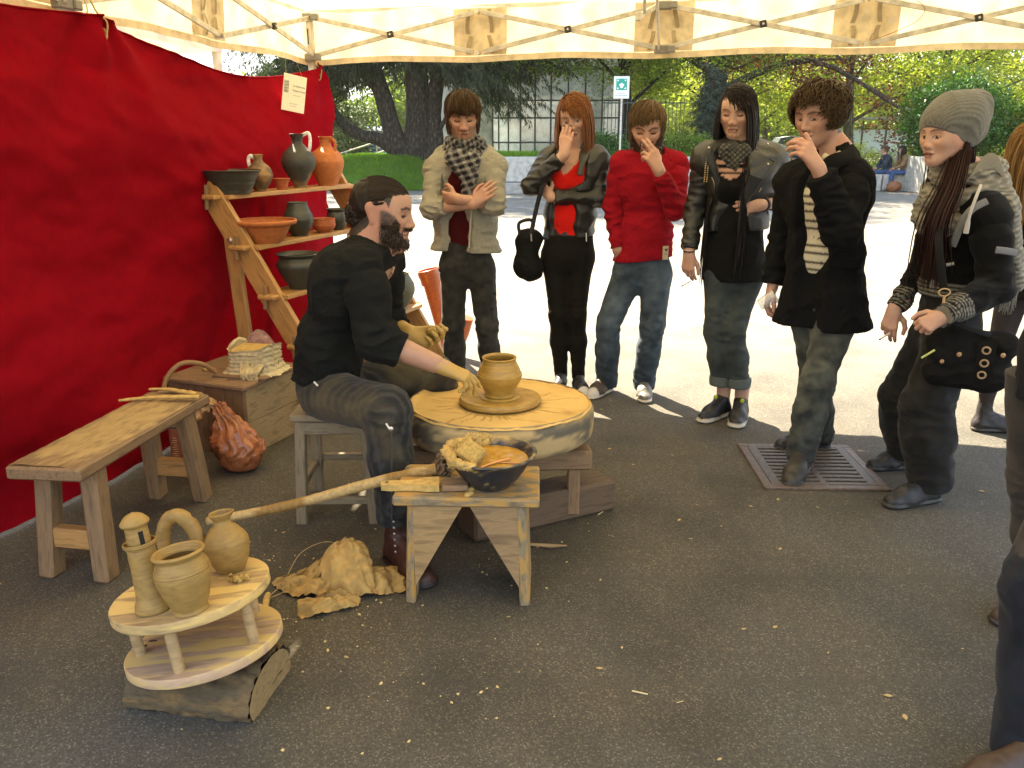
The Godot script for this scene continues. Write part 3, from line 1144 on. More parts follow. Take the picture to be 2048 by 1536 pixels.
func build_crate() -> void:
	var c := Vector3(-1.435, 0, -4.07)
	var ang := atan2(-0.17, 0.44)
	var t := thing("wooden_chest", "low brown wooden chest with a lid beside the red banner", "chest", c, ang)
	var L := 0.46
	var Dp := 0.44
	var Hh := 0.345
	# front of dark upright boards, one pale end panel
	for k in 4:
		board("plank", t, Vector3(Hh - 0.004, L / 4 - 0.003, 0.02), Transform3D(Basis(Vector3(0, 1, 0), Vector3(-1, 0, 0), Vector3(0, 0, 1)), Vector3(-L / 2 + (k + 0.5) * L / 4, Hh / 2, Dp / 2 - 0.01)), M.crate, 0.002, 0.002)
		board("plank", t, Vector3(Hh - 0.004, L / 4 - 0.003, 0.02), Transform3D(Basis(Vector3(0, 1, 0), Vector3(-1, 0, 0), Vector3(0, 0, 1)), Vector3(-L / 2 + (k + 0.5) * L / 4, Hh / 2, -Dp / 2 + 0.01)), M.crate, 0.002, 0.002)
	for e in [-1, 1]:
		for k in 2:
			board("end_panel", t, Vector3(Dp - 0.041, Hh / 2 - 0.003, 0.02), Transform3D(Basis(Vector3(0, 0, -1), Vector3(0, 1, 0), Vector3(1, 0, 0)), Vector3(e * (L / 2 - 0.01), Hh * (0.25 + 0.5 * k), 0)), M.crate_light, 0.002, 0.002)
	for k in 2:
		board("lid_board", t, Vector3(L + 0.035, 0.024, (Dp + 0.03) / 2 - 0.001), at(Vector3(0, Hh + 0.013, (k - 0.5) * (Dp + 0.03) / 2)), M.oldwood, 0.006, 0.003)
	for k in 9:
		var nb := MB.new()
		nb.rod(Vector3(L / 2 + 0.0, 0.03 + 0.035 * k, Dp / 2 - 0.012), Vector3(L / 2 + 0.0015, 0.03 + 0.035 * k, Dp / 2 - 0.012), 0.003, 6)
		part("nail", nb, M.iron, t)
	var lid := Hh + 0.026
	# wrapped clay on its board
	var w := t.transform
	var bx := thing("clay_board", "thin worn board lying under the wrapped clay on the chest", "board", w * Vector3(0.12, lid, 0.02), ang + 0.12)
	board("board", bx, Vector3(0.30, 0.012, 0.22), at(Vector3(0, 0.007, 0)), M.oldwood, 0.003, 0.004)
	var cl := thing("clay_block", "block of yellow clay in a crumpled torn paper wrapper on the chest", "clay", w * Vector3(0.13, lid + 0.014, -0.02), ang + 0.25)
	var cb := MB.new()
	cb.box(at(Vector3(0, 0.06, 0)), Vector3(0.20, 0.11, 0.15), 0.012)
	cb.warp(NZ, 0.008, 14.0)
	part("clay", cb, M.clay_dry, cl)
	var pb := MB.new()
	pb.grid(46, 16, func(a, b):
		var th: float = a * TAU
		var sx := signf(cos(th)) * pow(absf(cos(th)), 0.45)
		var sz := signf(sin(th)) * pow(absf(sin(th)), 0.45)
		var out: float = 1.0 + 0.35 * pow(1.0 - b, 6.0)
		var y: float = -0.008 + 0.135 * b + 0.02 * b * sin(th * 2.0 + 0.6)
		var k: float = 0.006 + 0.012 * (0.5 + 0.5 * NZ.get_noise_3d(th * 3.0, b * 26.0, 2.0)) + 0.006 * sin(b * 40.0 + 2.0 * NZ.get_noise_2d(th * 4.0, 3.0))
		return Vector3(sx * (0.104 + k) * out, y, sz * (0.078 + k) * out), true)
	part("wrapper", pb, M.paper, cl)
	var fb := MB.new()
	fb.grid(14, 14, func(a, b):
		var x: float = 0.02 + (a - 0.5) * 0.13 * (1.0 - 0.55 * b)
		var z: float = 0.085 + 0.10 * minf(b * 1.5, 0.75)
		var y: float = 0.05 - 0.07 * b - 0.10 * maxf(b - 0.55, 0.0)
		return Vector3(x + 0.02 * b, y, z) + Vector3(1, 1, 1) * 0.016 * NZ.get_noise_3d(a * 4.0, b * 5.0, 7.0))
	part("torn_flap", fb, M.paper, cl)
	var pf := MB.new()
	pf.grid(18, 10, func(a, b):
		var x: float = -0.1 + 0.19 * a
		var y: float = 0.10 + 0.085 * b * sin(PI * clampf(a * 1.05, 0.0, 1.0))
		return Vector3(x, y, -0.07 - 0.02 * b) + Vector3(0.2, 0.6, 1) * 0.02 * NZ.get_noise_3d(a * 5.0, b * 3.0, 1.0))
	part("torn_flap", pf, tint(M.paper, lin(0.42, 0.24, 0.18)), cl)
	var st := MB.new()
	st.bar(w * Vector3(-0.16, lid + 0.004, -0.16), w * Vector3(0.03, lid + 0.008, -0.06), 0.012, 0.006)
	solo("wooden_stick", st, M.ply, "thin split wooden stick lying at the back of the chest lid", "stick")
	var wb := MB.new()
	wb.tube(smooth_line([w * Vector3(0.10, lid + 0.004, 0.17), w * Vector3(0.17, lid + 0.006, 0.13), w * Vector3(0.2, lid + 0.004, 0.15)]), PackedFloat32Array([0.003]), 6)
	solo("iron_hook", wb, M.iron, "short bent dark iron rod lying near the chest's front corner", "hook")
	var lp := MB.new()
	for k in 5:
		lp.blob(at(w * (Vector3(-0.13 + 0.016 * k, lid + 0.009, 0.06 + 0.01 * sin(k * 2.0)))), Vector3(0.013, 0.01, 0.011), NZ, 0.5, 2.0, 10, 7)
	solo("clay_scrap", lp, M.clay_dry, "small crumbly scrap of yellow clay on the left of the chest lid", "clay")
	# bag of clay and hose by the chest
	var bg := thing("clay_bag", "tied orange translucent plastic bag slumped against the chest", "bag", Vector3(-1.285, 0, -3.63), 0.0)
	var gm := MB.new()
	gm.grid(40, 34, func(a, b):
		var th: float = a * TAU
		var y: float = 0.33 * b
		var r: float = 0.115 * pow(clampf(sin(PI * clampf(0.10 + b * 0.80, 0.0, 1.0)), 0.0, 1.0), 0.55) * (1.0 - 0.78 * smoothstep(0.25, 1.0, b)) + 0.008
		if b < 0.02:
			r *= 0.02
		var cr: float = 0.012 * (0.4 + b) * sin(th * 11.0 + 4.0 * NZ.get_noise_2d(b * 3.0, 2.0)) + 0.02 * NZ.get_noise_3d(cos(th) * 2.0, b * 4.0, sin(th) * 2.0)
		r = maxf(r + cr * smoothstep(0.0, 0.2, b), 0.002)
		return Vector3(cos(th) * r - 0.09 * b * b, y + 0.004, -sin(th) * r * 0.85), true)
	part("sack", gm, M.plastic_bag, bg)
	var nb2 := MB.new()
	nb2.grid(26, 10, func(a, b):
		var th: float = a * TAU
		var r: float = 0.018 + 0.055 * b + 0.018 * sin(th * 7.0) * b + 0.02 * NZ.get_noise_2d(th * 2.0, b * 3.0)
		return Vector3(-0.09, 0.325, 0) + Vector3(-0.13 * b - 0.02 * sin(th) * b + cos(th) * r * 0.6, 0.05 * b - 0.06 * b * b + sin(th) * r * 0.9, cos(th) * r * 0.8), true)
	part("neck", nb2, tint(M.plastic_bag, lin(0.6, 0.33, 0.13)), bg)
	var hs := MB.new()
	hs.tube(smooth_line([Vector3(-1.62, 0.0, -3.72), Vector3(-1.64, 0.22, -3.72), Vector3(-1.66, 0.38, -3.75), Vector3(-1.60, 0.47, -3.8), Vector3(-1.52, 0.46, -3.86), Vector3(-1.47, 0.40, -3.92)], 8), PackedFloat32Array([0.012]), 10)
	solo("cane_hoop", hs, tint(M.oak, lin(0.3, 0.16, 0.06)), "bent cane hoop rising between the bench and the chest", "cane")
	var bk := thing("rusty_tin", "narrow rust-red lettered tin standing behind the bench leg", "tin", Vector3(-1.575, 0, -3.62), 0.3)
	var tb := MB.new()
	tb.box(at(Vector3(0, 0.11, 0)), Vector3(0.06, 0.22, 0.05), 0.005)
	part("body", tb, mat(lin(0.28, 0.07, 0.03), 0.5, T_soft, Vector3(6, 6, 6)), bk)
	var tl := MB.new()
	tl.box(at(Vector3(0, 0.226, 0)), Vector3(0.064, 0.012, 0.054), 0.003)
	part("lid", tl, M.iron, bk)
	var pm := MB.new()
	for k in 13:
		pm.box(at(Vector3(-0.008 + 0.003 * sin(k * 2.3), 0.04 + 0.011 * k, 0.0256)), Vector3(0.02 + 0.006 * sin(k * 4.0), 0.0035, 0.001), 0.0003)
	part("worn_print", pm, mat(lin(0.5, 0.32, 0.14), 0.6), bk)

func build_bench() -> void:
	var t := thing("wooden_bench", "long narrow wooden bench with a clay-dusted top in front of the banner", "bench", Vector3(-1.505, 0, -2.97), deg_to_rad(81.7))
	board("seat", t, Vector3(0.88, 0.046, 0.275), at(Vector3(0, 0.432, 0)), M.oak, 0.008, 0.006)
	var dm: StandardMaterial3D = tint(M.oak, Color.WHITE)
	var db := MB.new()
	db.grid(60, 20, func(a, q): return Vector3((a - 0.5) * 0.85, 0.4592 + 0.0022 * NZ.get_noise_2d(a * 9.0, q * 4.0) - 0.004 * pow(absf(q * 2.0 - 1.0), 8.0), (q - 0.5) * 0.262), false, func(a, q, p: Vector3):
		var k := clampf(1.25 - pow(absf(a * 2.0 - 0.95), 3.0) * 1.5 - pow(absf(q * 2.0 - 1.0), 4.0) + 1.1 * NZ.get_noise_2d(p.x * 7.0, p.z * 22.0), 0.0, 1.0)
		return Color(0.26, 0.165, 0.08).lerp(Color(0.50, 0.36, 0.145), k * 0.8))
	part("dusted_top", db, dm, t)
	for e in [-1, 1]:
		for s in [-1, 1]:
			board("leg", t, Vector3(0.425, 0.078, 0.062), Transform3D(Basis(Vector3(e * 0.10, -1, s * 0.05).normalized(), Vector3(1, e * 0.10, 0).normalized(), Vector3(0, s * 0.05, 1).normalized()), Vector3(e * 0.325, 0.208, s * 0.096)), M.oak, 0.01, 0.006)
		board("stretcher", t, Vector3(0.15, 0.075, 0.05), Transform3D(Basis(Vector3(0, 0, 1), Vector3(0, 1, 0), Vector3(-1, 0, 0)), Vector3(e * 0.33, 0.15, 0)), M.pine, 0.006, 0.003)
		board("cleat", t, Vector3(0.23, 0.035, 0.07), Transform3D(Basis(Vector3(0, 0, 1), Vector3(0, 1, 0), Vector3(-1, 0, 0)), Vector3(e * 0.315, 0.392, 0)), M.oldwood, 0.005, 0.003)
	var w := t.transform
	var names := ["dried clay-caked wooden rib lying nearest on the bench end", "long clay-caked stick across the far bench end", "short dark clay-caked stick between two longer ones on the bench"]
	for k in 3:
		var p0 := [Vector3(0.26, 0.465, -0.17), Vector3(0.42, 0.468, -0.13), Vector3(0.40, 0.462, -0.08)][k] as Vector3
		var p1 := [Vector3(0.33, 0.475, 0.15), Vector3(0.37, 0.472, 0.12), Vector3(0.385, 0.463, 0.09)][k] as Vector3
		var mb := MB.new()
		var ps := smooth_line([w * p0, w * (p0.lerp(p1, 0.35) + Vector3(0.012, 0.004, 0)), w * (p0.lerp(p1, 0.7) + Vector3(-0.006, 0.006, 0)), w * p1], 5)
		var rs := PackedFloat32Array()
		for q in ps.size():
			rs.append(0.009 + 0.007 * q / ps.size() + 0.003 * NZ.get_noise_1d(q * 3.0 + k * 40))
		mb.tube(ps, rs, 9, true, 0.6)
		solo("clay_stick", mb, M.clay_dry if k < 2 else M.oak, names[k], "stick", Vector3.ZERO, 0.0, "clay tools on the bench")

func build_stool() -> void:
	var t := thing("wooden_stool", "grey weathered wooden stool that the potter sits on", "stool", Vector3(-0.715, 0, -3.23), 0.02)
	board("seat", t, Vector3(0.33, 0.03, 0.36), at(Vector3(0, 0.452, 0)), M.greywood, 0.006, 0.004)
	for s in [-1, 1]:
		for e in [-1, 1]:
			board("leg", t, Vector3(0.44, 0.042, 0.042), Transform3D(Basis(Vector3(s * 0.045, -1, e * 0.045).normalized(), Vector3(1, s * 0.045, 0).normalized(), Vector3(0, e * 0.045, 1).normalized()), Vector3(s * 0.138, 0.218, e * 0.155)), M.greywood, 0.004, 0.003)
		board("apron", t, Vector3(0.27, 0.05, 0.022), Transform3D(Basis(Vector3(0, 0, 1), Vector3(0, 1, 0), Vector3(-1, 0, 0)), Vector3(s * 0.14, 0.408, 0)), M.greywood, 0.003)
		board("stretcher", t, Vector3(0.28, 0.032, 0.022), Transform3D(Basis(Vector3(0, 0, 1), Vector3(0, 1, 0), Vector3(-1, 0, 0)), Vector3(s * 0.148, 0.14, 0)), M.greywood, 0.003)
		board("apron", t, Vector3(0.235, 0.05, 0.022), at(Vector3(0, 0.408, s * 0.157)), M.greywood, 0.003)
		board("stretcher", t, Vector3(0.25, 0.03, 0.022), at(Vector3(0, 0.10 + 0.06 * (1 - s) * 0.5, s * 0.167)), M.greywood, 0.003)

func build_wheel() -> void:
	var c := Vector3(-0.05, 0, -3.12)
	var t := thing("potters_wheel", "large round clay-covered kick wheel in front of the potter", "potter's wheel", c, 0.0)
	t.rotation.x = deg_to_rad(-1.6)
	var R := 0.372
	var H := 0.50
	var base := MB.new()
	var top := MB.new()
	# flywheel: worn, smeared rim and a top of boards under a skin of dry clay
	var rim_col := func(a, b, p: Vector3):
		var n := NZ.get_noise_3d(cos(a * TAU) * 1.5, b * 1.6, sin(a * TAU) * 1.5) + 0.5 * NZ.get_noise_3d(cos(a * TAU) * 4.0, b * 6.0, sin(a * TAU) * 4.0)
		return Color(0.40, 0.29, 0.13).lerp(Color(0.055, 0.057, 0.052), clampf(n * 2.6 + 0.55 * sin(b * PI) - 0.22, 0.0, 0.85))
	top.grid(96, 10, func(a, b):
		var th: float = a * TAU
		var r: float = R + 0.006 * sin(PI * b) + 0.0015 * NZ.get_noise_2d(a * 30.0, b * 3.0)
		if b > 0.89:
			r = R - 0.012
		if b < 0.05:
			r = R - 0.01
		return Vector3(cos(th) * r, H - 0.125 + 0.13 * b, -sin(th) * r), true, rim_col)
	part("rim", top, M.vc, t)
	var dk := MB.new()
	var runs := []
	for q in 44:
		runs.append([rng.randf() * TAU, rng.randf_range(0.19, 0.33) if q % 2 else rng.randf_range(0.17, 0.22), rng.randf_range(0.0025, 0.006)])
	dk.grid(260, 60, func(a, b):
		var th: float = a * TAU
		var r: float = (R - 0.004) * b
		var p := Vector2(cos(th), sin(th)) * r
		var y := H - 0.012 + 0.0008 * NZ.get_noise_2d(p.x * 20.0, p.y * 20.0)
		var ridge := exp(-pow((r - R + 0.016 + 0.006 * NZ.get_noise_2d(cos(th) * 1.6, sin(th) * 1.6)) * 75.0, 2.0))
		y += ridge * (0.013 + 0.006 * NZ.get_noise_2d(cos(th) * 4.0, sin(th) * 4.0))
		for q in [-0.17, 0.02, 0.19]:
			y -= 0.004 * exp(-pow((p.y * 0.94 + p.x * 0.34 - q) * 260.0, 2.0))
		return Vector3(p.x, y, -p.y), true, func(a, b, p: Vector3):
		var th: float = a * TAU
		var r: float = R * b
		# wet streaks thrown outwards from the wheel head
		var wet := 0.8 * clampf((0.183 + 0.02 * NZ.get_noise_2d(cos(th) * 9.0, sin(th) * 9.0) - r) * 60.0, 0.0, 1.0)
		var streak := 0.0
		for q in runs:
			if r < q[1]:
				streak = maxf(streak, 1.0 - smoothstep(0.5, 1.0, absf(angle_difference(th + 0.02 * sin(r * 60.0 + q[0]), q[0])) * r / q[2]))
		for q in [-0.17, 0.02, 0.19]:
			wet = maxf(wet, 0.75 * exp(-pow((-p.z * 0.94 + p.x * 0.34 - q) * 200.0, 2.0)) * (0.5 + NZ.get_noise_2d(p.x * 12.0, p.z * 12.0)))
		wet = maxf(wet, exp(-pow(Vector2(p.x - 0.27, p.z - 0.12).length() * 34.0, 2.0)) * (0.9 + NZ.get_noise_2d(p.x * 90.0, p.z * 90.0)))
		wet = clampf(maxf(wet, streak), 0.0, 1.0)
		var dry := Color(0.60, 0.40, 0.13).lerp(Color(0.53, 0.34, 0.105), clampf(0.5 + 0.7 * NZ.get_noise_2d(p.x * 4.0, p.z * 4.0), 0.0, 1.0))
		return dry.lerp(Color(0.30, 0.17, 0.035), wet * 0.85))
	var dm := mat(Color.WHITE, 0.85)
	part("deck", dk, dm, t)
	var un := MB.new()
	un.disc(at(Vector3(0, H - 0.125, 0), Basis(Vector3(1, 0, 0), PI)), R - 0.01, 48)
	part("underside", un, M.oldwood, t)
	# wheel head with its collar of slurry
	var hd := MB.new()
	hd.lathe(at(Vector3(0.002, H - 0.006, -0.01)), profile([Vector2(0.16, 0.0), Vector2(0.164, 0.008), Vector2(0.161, 0.02), Vector2(0.15, 0.026), Vector2(0.10, 0.025), Vector2(0.085, 0.022), Vector2(0.08, 0.027), Vector2(0.06, 0.032), Vector2(0.0005, 0.033)], 6, 0.002, 3), 60, 0.008)
	part("wheel_head", hd, M.clay_wet, t)
	var ax := MB.new()
	ax.rod(Vector3(0, 0.14, 0), Vector3(0, H - 0.125, 0), 0.028, 14)
	part("axle", ax, M.iron, t)
	board("base_beam", t, Vector3(0.66, 0.14, 0.16), at(Vector3(0.16, 0.072, 0.03), Basis(Vector3.UP, 0.5)), M.basewood, 0.012, 0.008)
	board("base_beam", t, Vector3(0.3, 0.16, 0.14), at(Vector3(0.0, 0.082, 0.0), Basis(Vector3.UP, 0.5 + PI / 2)), M.basewood, 0.012, 0.008)
	board("cross_beam", t, Vector3(0.40, 0.085, 0.1), at(Vector3(0.17, 0.27, 0.03), Basis(Vector3.UP, 0.06)), M.oak, 0.01, 0.004)
	board("cross_beam", t, Vector3(0.40, 0.085, 0.1), at(Vector3(-0.2, 0.27, 0.05), Basis(Vector3.UP, -0.1)), M.oak, 0.01, 0.004)
	board("post", t, Vector3(0.36, 0.05, 0.05), Transform3D(Basis(Vector3(0, 1, 0), Vector3(-1, 0, 0), Vector3(0, 0, 1)), Vector3(-0.22, 0.19, 0.06)), M.oak, 0.006)
	board("post", t, Vector3(0.24, 0.05, 0.05), Transform3D(Basis(Vector3(0, 1, 0), Vector3(-1, 0, 0), Vector3(0, 0, 1)), Vector3(0.30, 0.15, 0.03)), M.oak, 0.006)
	var bo := MB.new()
	bo.rod(Vector3(0.2, 0.3, 0.06), Vector3(0.2, 0.38, 0.06), 0.016, 10)
	part("bolt", bo, M.iron, t)
	# the pot being thrown
	pot("thrown_pot", "wet ochre clay pot turning on the wheel head", [[0.0582, 0.0], [0.0603, 0.0048], [0.0572, 0.0112], [0.0686, 0.036], [0.0863, 0.068], [0.09, 0.088], [0.0874, 0.0936], [0.079, 0.1136], [0.0686, 0.1344], [0.0655, 0.148], [0.0686, 0.1552]], M.clay_wet, c + Vector3(0.0, H + 0.027, -0.01), 1.0, [], 0.006, 0.002)
	var lump := MB.new()
	lump.blob(at(Vector3(-0.145, H + 0.01, -3.13)), Vector3(0.014, 0.013, 0.012), NZ, 0.6, 2.0, 10, 8)
	solo("clay_lump", lump, M.clay_wet, "tiny wet clay lump at the left edge of the wheel head", "clay")

func build_low_table() -> void:
	var t := thing("low_table", "small low work table of worn boards with triangular braces", "table", Vector3(-0.145, 0, -2.56), deg_to_rad(-2.0))
	var H := 0.385
	board("table_top", t, Vector3(0.475, 0.03, 0.29), at(Vector3(0, H, 0)), M.greywood_dust, 0.006, 0.005)
	for s in [-1, 1]:
		board("end_board", t, Vector3(0.37, 0.25, 0.034), Transform3D(Basis(Vector3(s * 0.045, -1, 0).normalized(), Vector3(0, 0, 1), Vector3(-1, -s * 0.045, 0).normalized()), Vector3(s * 0.186, 0.186, 0)), M.greywood_dust, 0.006, 0.005)
		for z in [-0.115, 0.115]:
			var pb := MB.new()
			var off := Vector3(rng.randf() * 5, rng.randf() * 5, 0)
			pb.prism(at(off), PackedVector2Array([Vector2(0, 0), Vector2(0.0, 0.30), Vector2(0.165, 0.30)]), 0.02)
			part("brace", pb, tint(M.ply, lin(0.40, 0.25, 0.10)) if s < 0 else tint(M.ply, lin(0.32, 0.20, 0.09)), t, Transform3D(Basis(Vector3(-s, 0, 0), Vector3(0, 1, 0), Vector3(0, 0, -s)), Vector3(s * 0.174, 0.07, z)) * at(-off))
	var top := H + 0.016
	var w := t.transform
	# basin of slip
	var bp := w * Vector3(0.075, top, 0.03)
	var b := thing("basin", "dark enamel basin of yellow slip with a clay-caked rim", "basin", bp, 0.0)
	var mb := MB.new()
	mb.lathe(Transform3D(), profile([Vector2(0.0005, 0.0), Vector2(0.055, 0.0), Vector2(0.075, 0.012), Vector2(0.11, 0.055), Vector2(0.138, 0.105), Vector2(0.15, 0.112), Vector2(0.153, 0.117), Vector2(0.147, 0.121), Vector2(0.134, 0.112), Vector2(0.105, 0.06), Vector2(0.07, 0.02), Vector2(0.0005, 0.012)], 5), 56, 0.004)
	for k in mb.v.size():
		var q := mb.v[k]
		var an := atan2(q.z, q.x)
		var rimk := clampf((q.y - 0.098) * 60.0, 0.0, 1.0)
		var m := clampf(rimk * (0.35 + 1.6 * NZ.get_noise_3dv(q * 22.0) + 0.5 * sin(an + 0.6 + PI)), 0.0, 1.0)
		m = maxf(m, clampf(3.0 * NZ.get_noise_3dv(q * 60.0) - 1.25, 0.0, 1.0))
		mb.c[k] = Color(0.028, 0.030, 0.034).lerp(Color(0.44, 0.30, 0.1), m)
	var em := mat(Color.WHITE, 0.4, T_soft, Vector3(6, 6, 6), 0.03)
	part("bowl", mb, em, b)
	var sl := MB.new()
	sl.grid(40, 12, func(a, bb):
		var th: float = a * TAU
		var r: float = 0.126 * bb
		return Vector3(cos(th) * r, 0.094 + 0.0012 * NZ.get_noise_2d(cos(th) * r * 30.0, sin(th) * r * 30.0), -sin(th) * r), true, func(a, bb, p: Vector3):
		return Color(1, 1, 1).lerp(Color(0.8, 0.72, 0.5), clampf(0.5 + 1.2 * NZ.get_noise_2d(p.x * 18.0, p.z * 18.0), 0.0, 1.0)))
	part("slip", sl, M.slip, b)
	var ck := MB.new()
	for k in 34:
		var an := deg_to_rad(95.0 + 150.0 * k / 33.0)
		var r := 0.143 + 0.008 * NZ.get_noise_1d(k * 5.0)
		ck.blob(at(Vector3(cos(an) * r, 0.113 + 0.012 * absf(NZ.get_noise_1d(k * 7.0)), -sin(an) * r * -1.0 - 0.0) * Vector3(1, 1, -1)), Vector3(0.017, 0.012 + 0.008 * absf(NZ.get_noise_1d(k * 3.0)), 0.014), NZ, 0.9, 2.0 + k * 0.1, 10, 7)
	for k in 9:
		var an := deg_to_rad(100.0 + 12.0 * k)
		ck.blob(at(Vector3(cos(an) * 0.128, 0.095 + 0.006 * sin(k * 2.0), -sin(an) * 0.128)), Vector3(0.018, 0.02, 0.013), NZ, 0.9, 2.5 + k, 10, 7)
	part("clay_crust", ck, M.clay_dry, b)
	var sp := MB.new()
	sp.box(at(Vector3.ZERO), Vector3(0.085, 0.07, 0.035), 0.006)
	sp.warp(NZ, 0.008, 20.0)
	var so := solo("sponge", sp, M.clay_rough, "square clay-soaked sponge leaning inside the basin of slip", "sponge", bp + Vector3(-0.062, 0.125, 0.035))
	so.rotation = Vector3(-0.75, -0.25, -0.5)
	var stk := MB.new()
	stk.tube(smooth_line([bp + Vector3(-0.03, 0.096, 0.085), bp + Vector3(0.01, 0.1, 0.055), bp + Vector3(0.065, 0.101, 0.02)]), PackedFloat32Array([0.003, 0.005]), 6, true, 0.6)
	solo("floating_stick", stk, mat(lin(0.62, 0.28, 0.08), 0.4), "short orange stick floating in the middle of the slip", "stick")
	var stk2 := MB.new()
	stk2.tube(smooth_line([bp + Vector3(0.03, 0.096, 0.04), bp + Vector3(0.07, 0.099, 0.05), bp + Vector3(0.11, 0.097, 0.05)]), PackedFloat32Array([0.0028]), 6, true, 0.6)
	solo("floating_stick", stk2, mat(lin(0.62, 0.28, 0.08), 0.4), "thinner orange stick floating at the basin's right edge", "stick")
	# paddle, leather and the long pole
	var pd := thing("clay_paddle", "clay-covered wooden paddle with a holed handle on the low table", "paddle", w * Vector3(-0.145, top + 0.004, 0.075), deg_to_rad(3))
	var pm := MB.new()
	pm.prism(Transform3D(Basis(Vector3(1, 0, 0), Vector3(0, 0, -1), Vector3(0, 1, 0)), Vector3(0, 0.012, 0)), PackedVector2Array([Vector2(-0.135, -0.016), Vector2(-0.138, 0.0), Vector2(-0.13, 0.014), Vector2(-0.10, 0.019), Vector2(-0.05, 0.016), Vector2(-0.02, 0.022), Vector2(0.005, 0.036), Vector2(0.052, 0.04), Vector2(0.054, -0.034), Vector2(0.01, -0.034), Vector2(-0.02, -0.026), Vector2(-0.05, -0.02), Vector2(-0.1, -0.023)]), 0.022)
	part("paddle", pm, M.clay_dry, pd)
	var ph := MB.new()
	ph.disc(at(Vector3(-0.117, 0.0245, 0.0)), 0.006, 12)
	part("hole", ph, M.iron, pd)
	board("dark_block", pd, Vector3(0.085, 0.02, 0.07), at(Vector3(0.105, 0.01, 0.0)), M.oldwood, 0.003)
	var le := MB.new()
	le.grid(16, 12, func(a, bb):
		return w * Vector3(-0.135 + 0.07 * a, top + 0.006 + 0.05 * sin(PI * a) * bb + 0.02 * bb, -0.03 - 0.04 * bb) + Vector3(1, 1, 1) * 0.018 * NZ.get_noise_3d(a * 3.0, bb * 4.0, 3.0))
	solo("leather_scrap", le, mat(lin(0.12, 0.07, 0.03), 0.6), "curled scrap of dark leather beside the pole end on the low table", "leather")
	var cr := MB.new()
	for k in 12:
		cr.blob(at(w * Vector3(-0.2 + rng.randf() * 0.16, top + 0.002, -0.13 + rng.randf() * 0.09)), Vector3(0.018, 0.006, 0.014) * rng.randf_range(0.6, 1.3), NZ, 0.8, 2.0 + k, 9, 6)
	for k in 5:
		cr.blob(at(w * Vector3(-0.03 + rng.randf() * 0.05, top + 0.003, 0.07 + rng.randf() * 0.05)), Vector3(0.014, 0.008, 0.012), NZ, 0.8, 3.0 + k, 9, 6)
	var cro := solo("clay_crumbs", cr, M.clay_dry, "wet clay crumbs scattered on the low table's left side", "clay crumbs")
	cro.set_meta("kind", "stuff")
	var po := MB.new()
	var pa := w * Vector3(-0.115, top + 0.02, -0.05)
	var pbv := Vector3(-1.07, 0.216, -2.62)
	var pp := PackedVector3Array()
	var pr := PackedFloat32Array()
	for k in 41:
		var f := k / 40.0
		pp.append(pa.lerp(pbv, f) + Vector3(0, 0.006 * sin(f * 7.0), 0.004 * sin(f * 5.0)))
		pr.append(lerpf(0.021, 0.015, f) * (1.0 + 0.08 * NZ.get_noise_1d(k * 0.9)))
		
	po.tube(pp, pr, 12)
	for k in po.v.size():
		var f := clampf((pa.x - po.v[k].x) / (pa.x - pbv.x), 0.0, 1.0)
		var wet := smoothstep(-0.02, 0.02, NZ.get_noise_1d(floorf(f * 9.0) * 3.7) + 0.06 * NZ.get_noise_3dv(po.v[k] * 40.0))
		po.c[k] = Color(0.50, 0.34, 0.13).lerp(Color(0.30, 0.17, 0.04), wet)
	solo("turning_stick", po, mat(Color.WHITE, 0.75, T_soft, Vector3(9, 9, 9), 0.1), "long clay-smeared wooden stick resting on the low table", "stick")

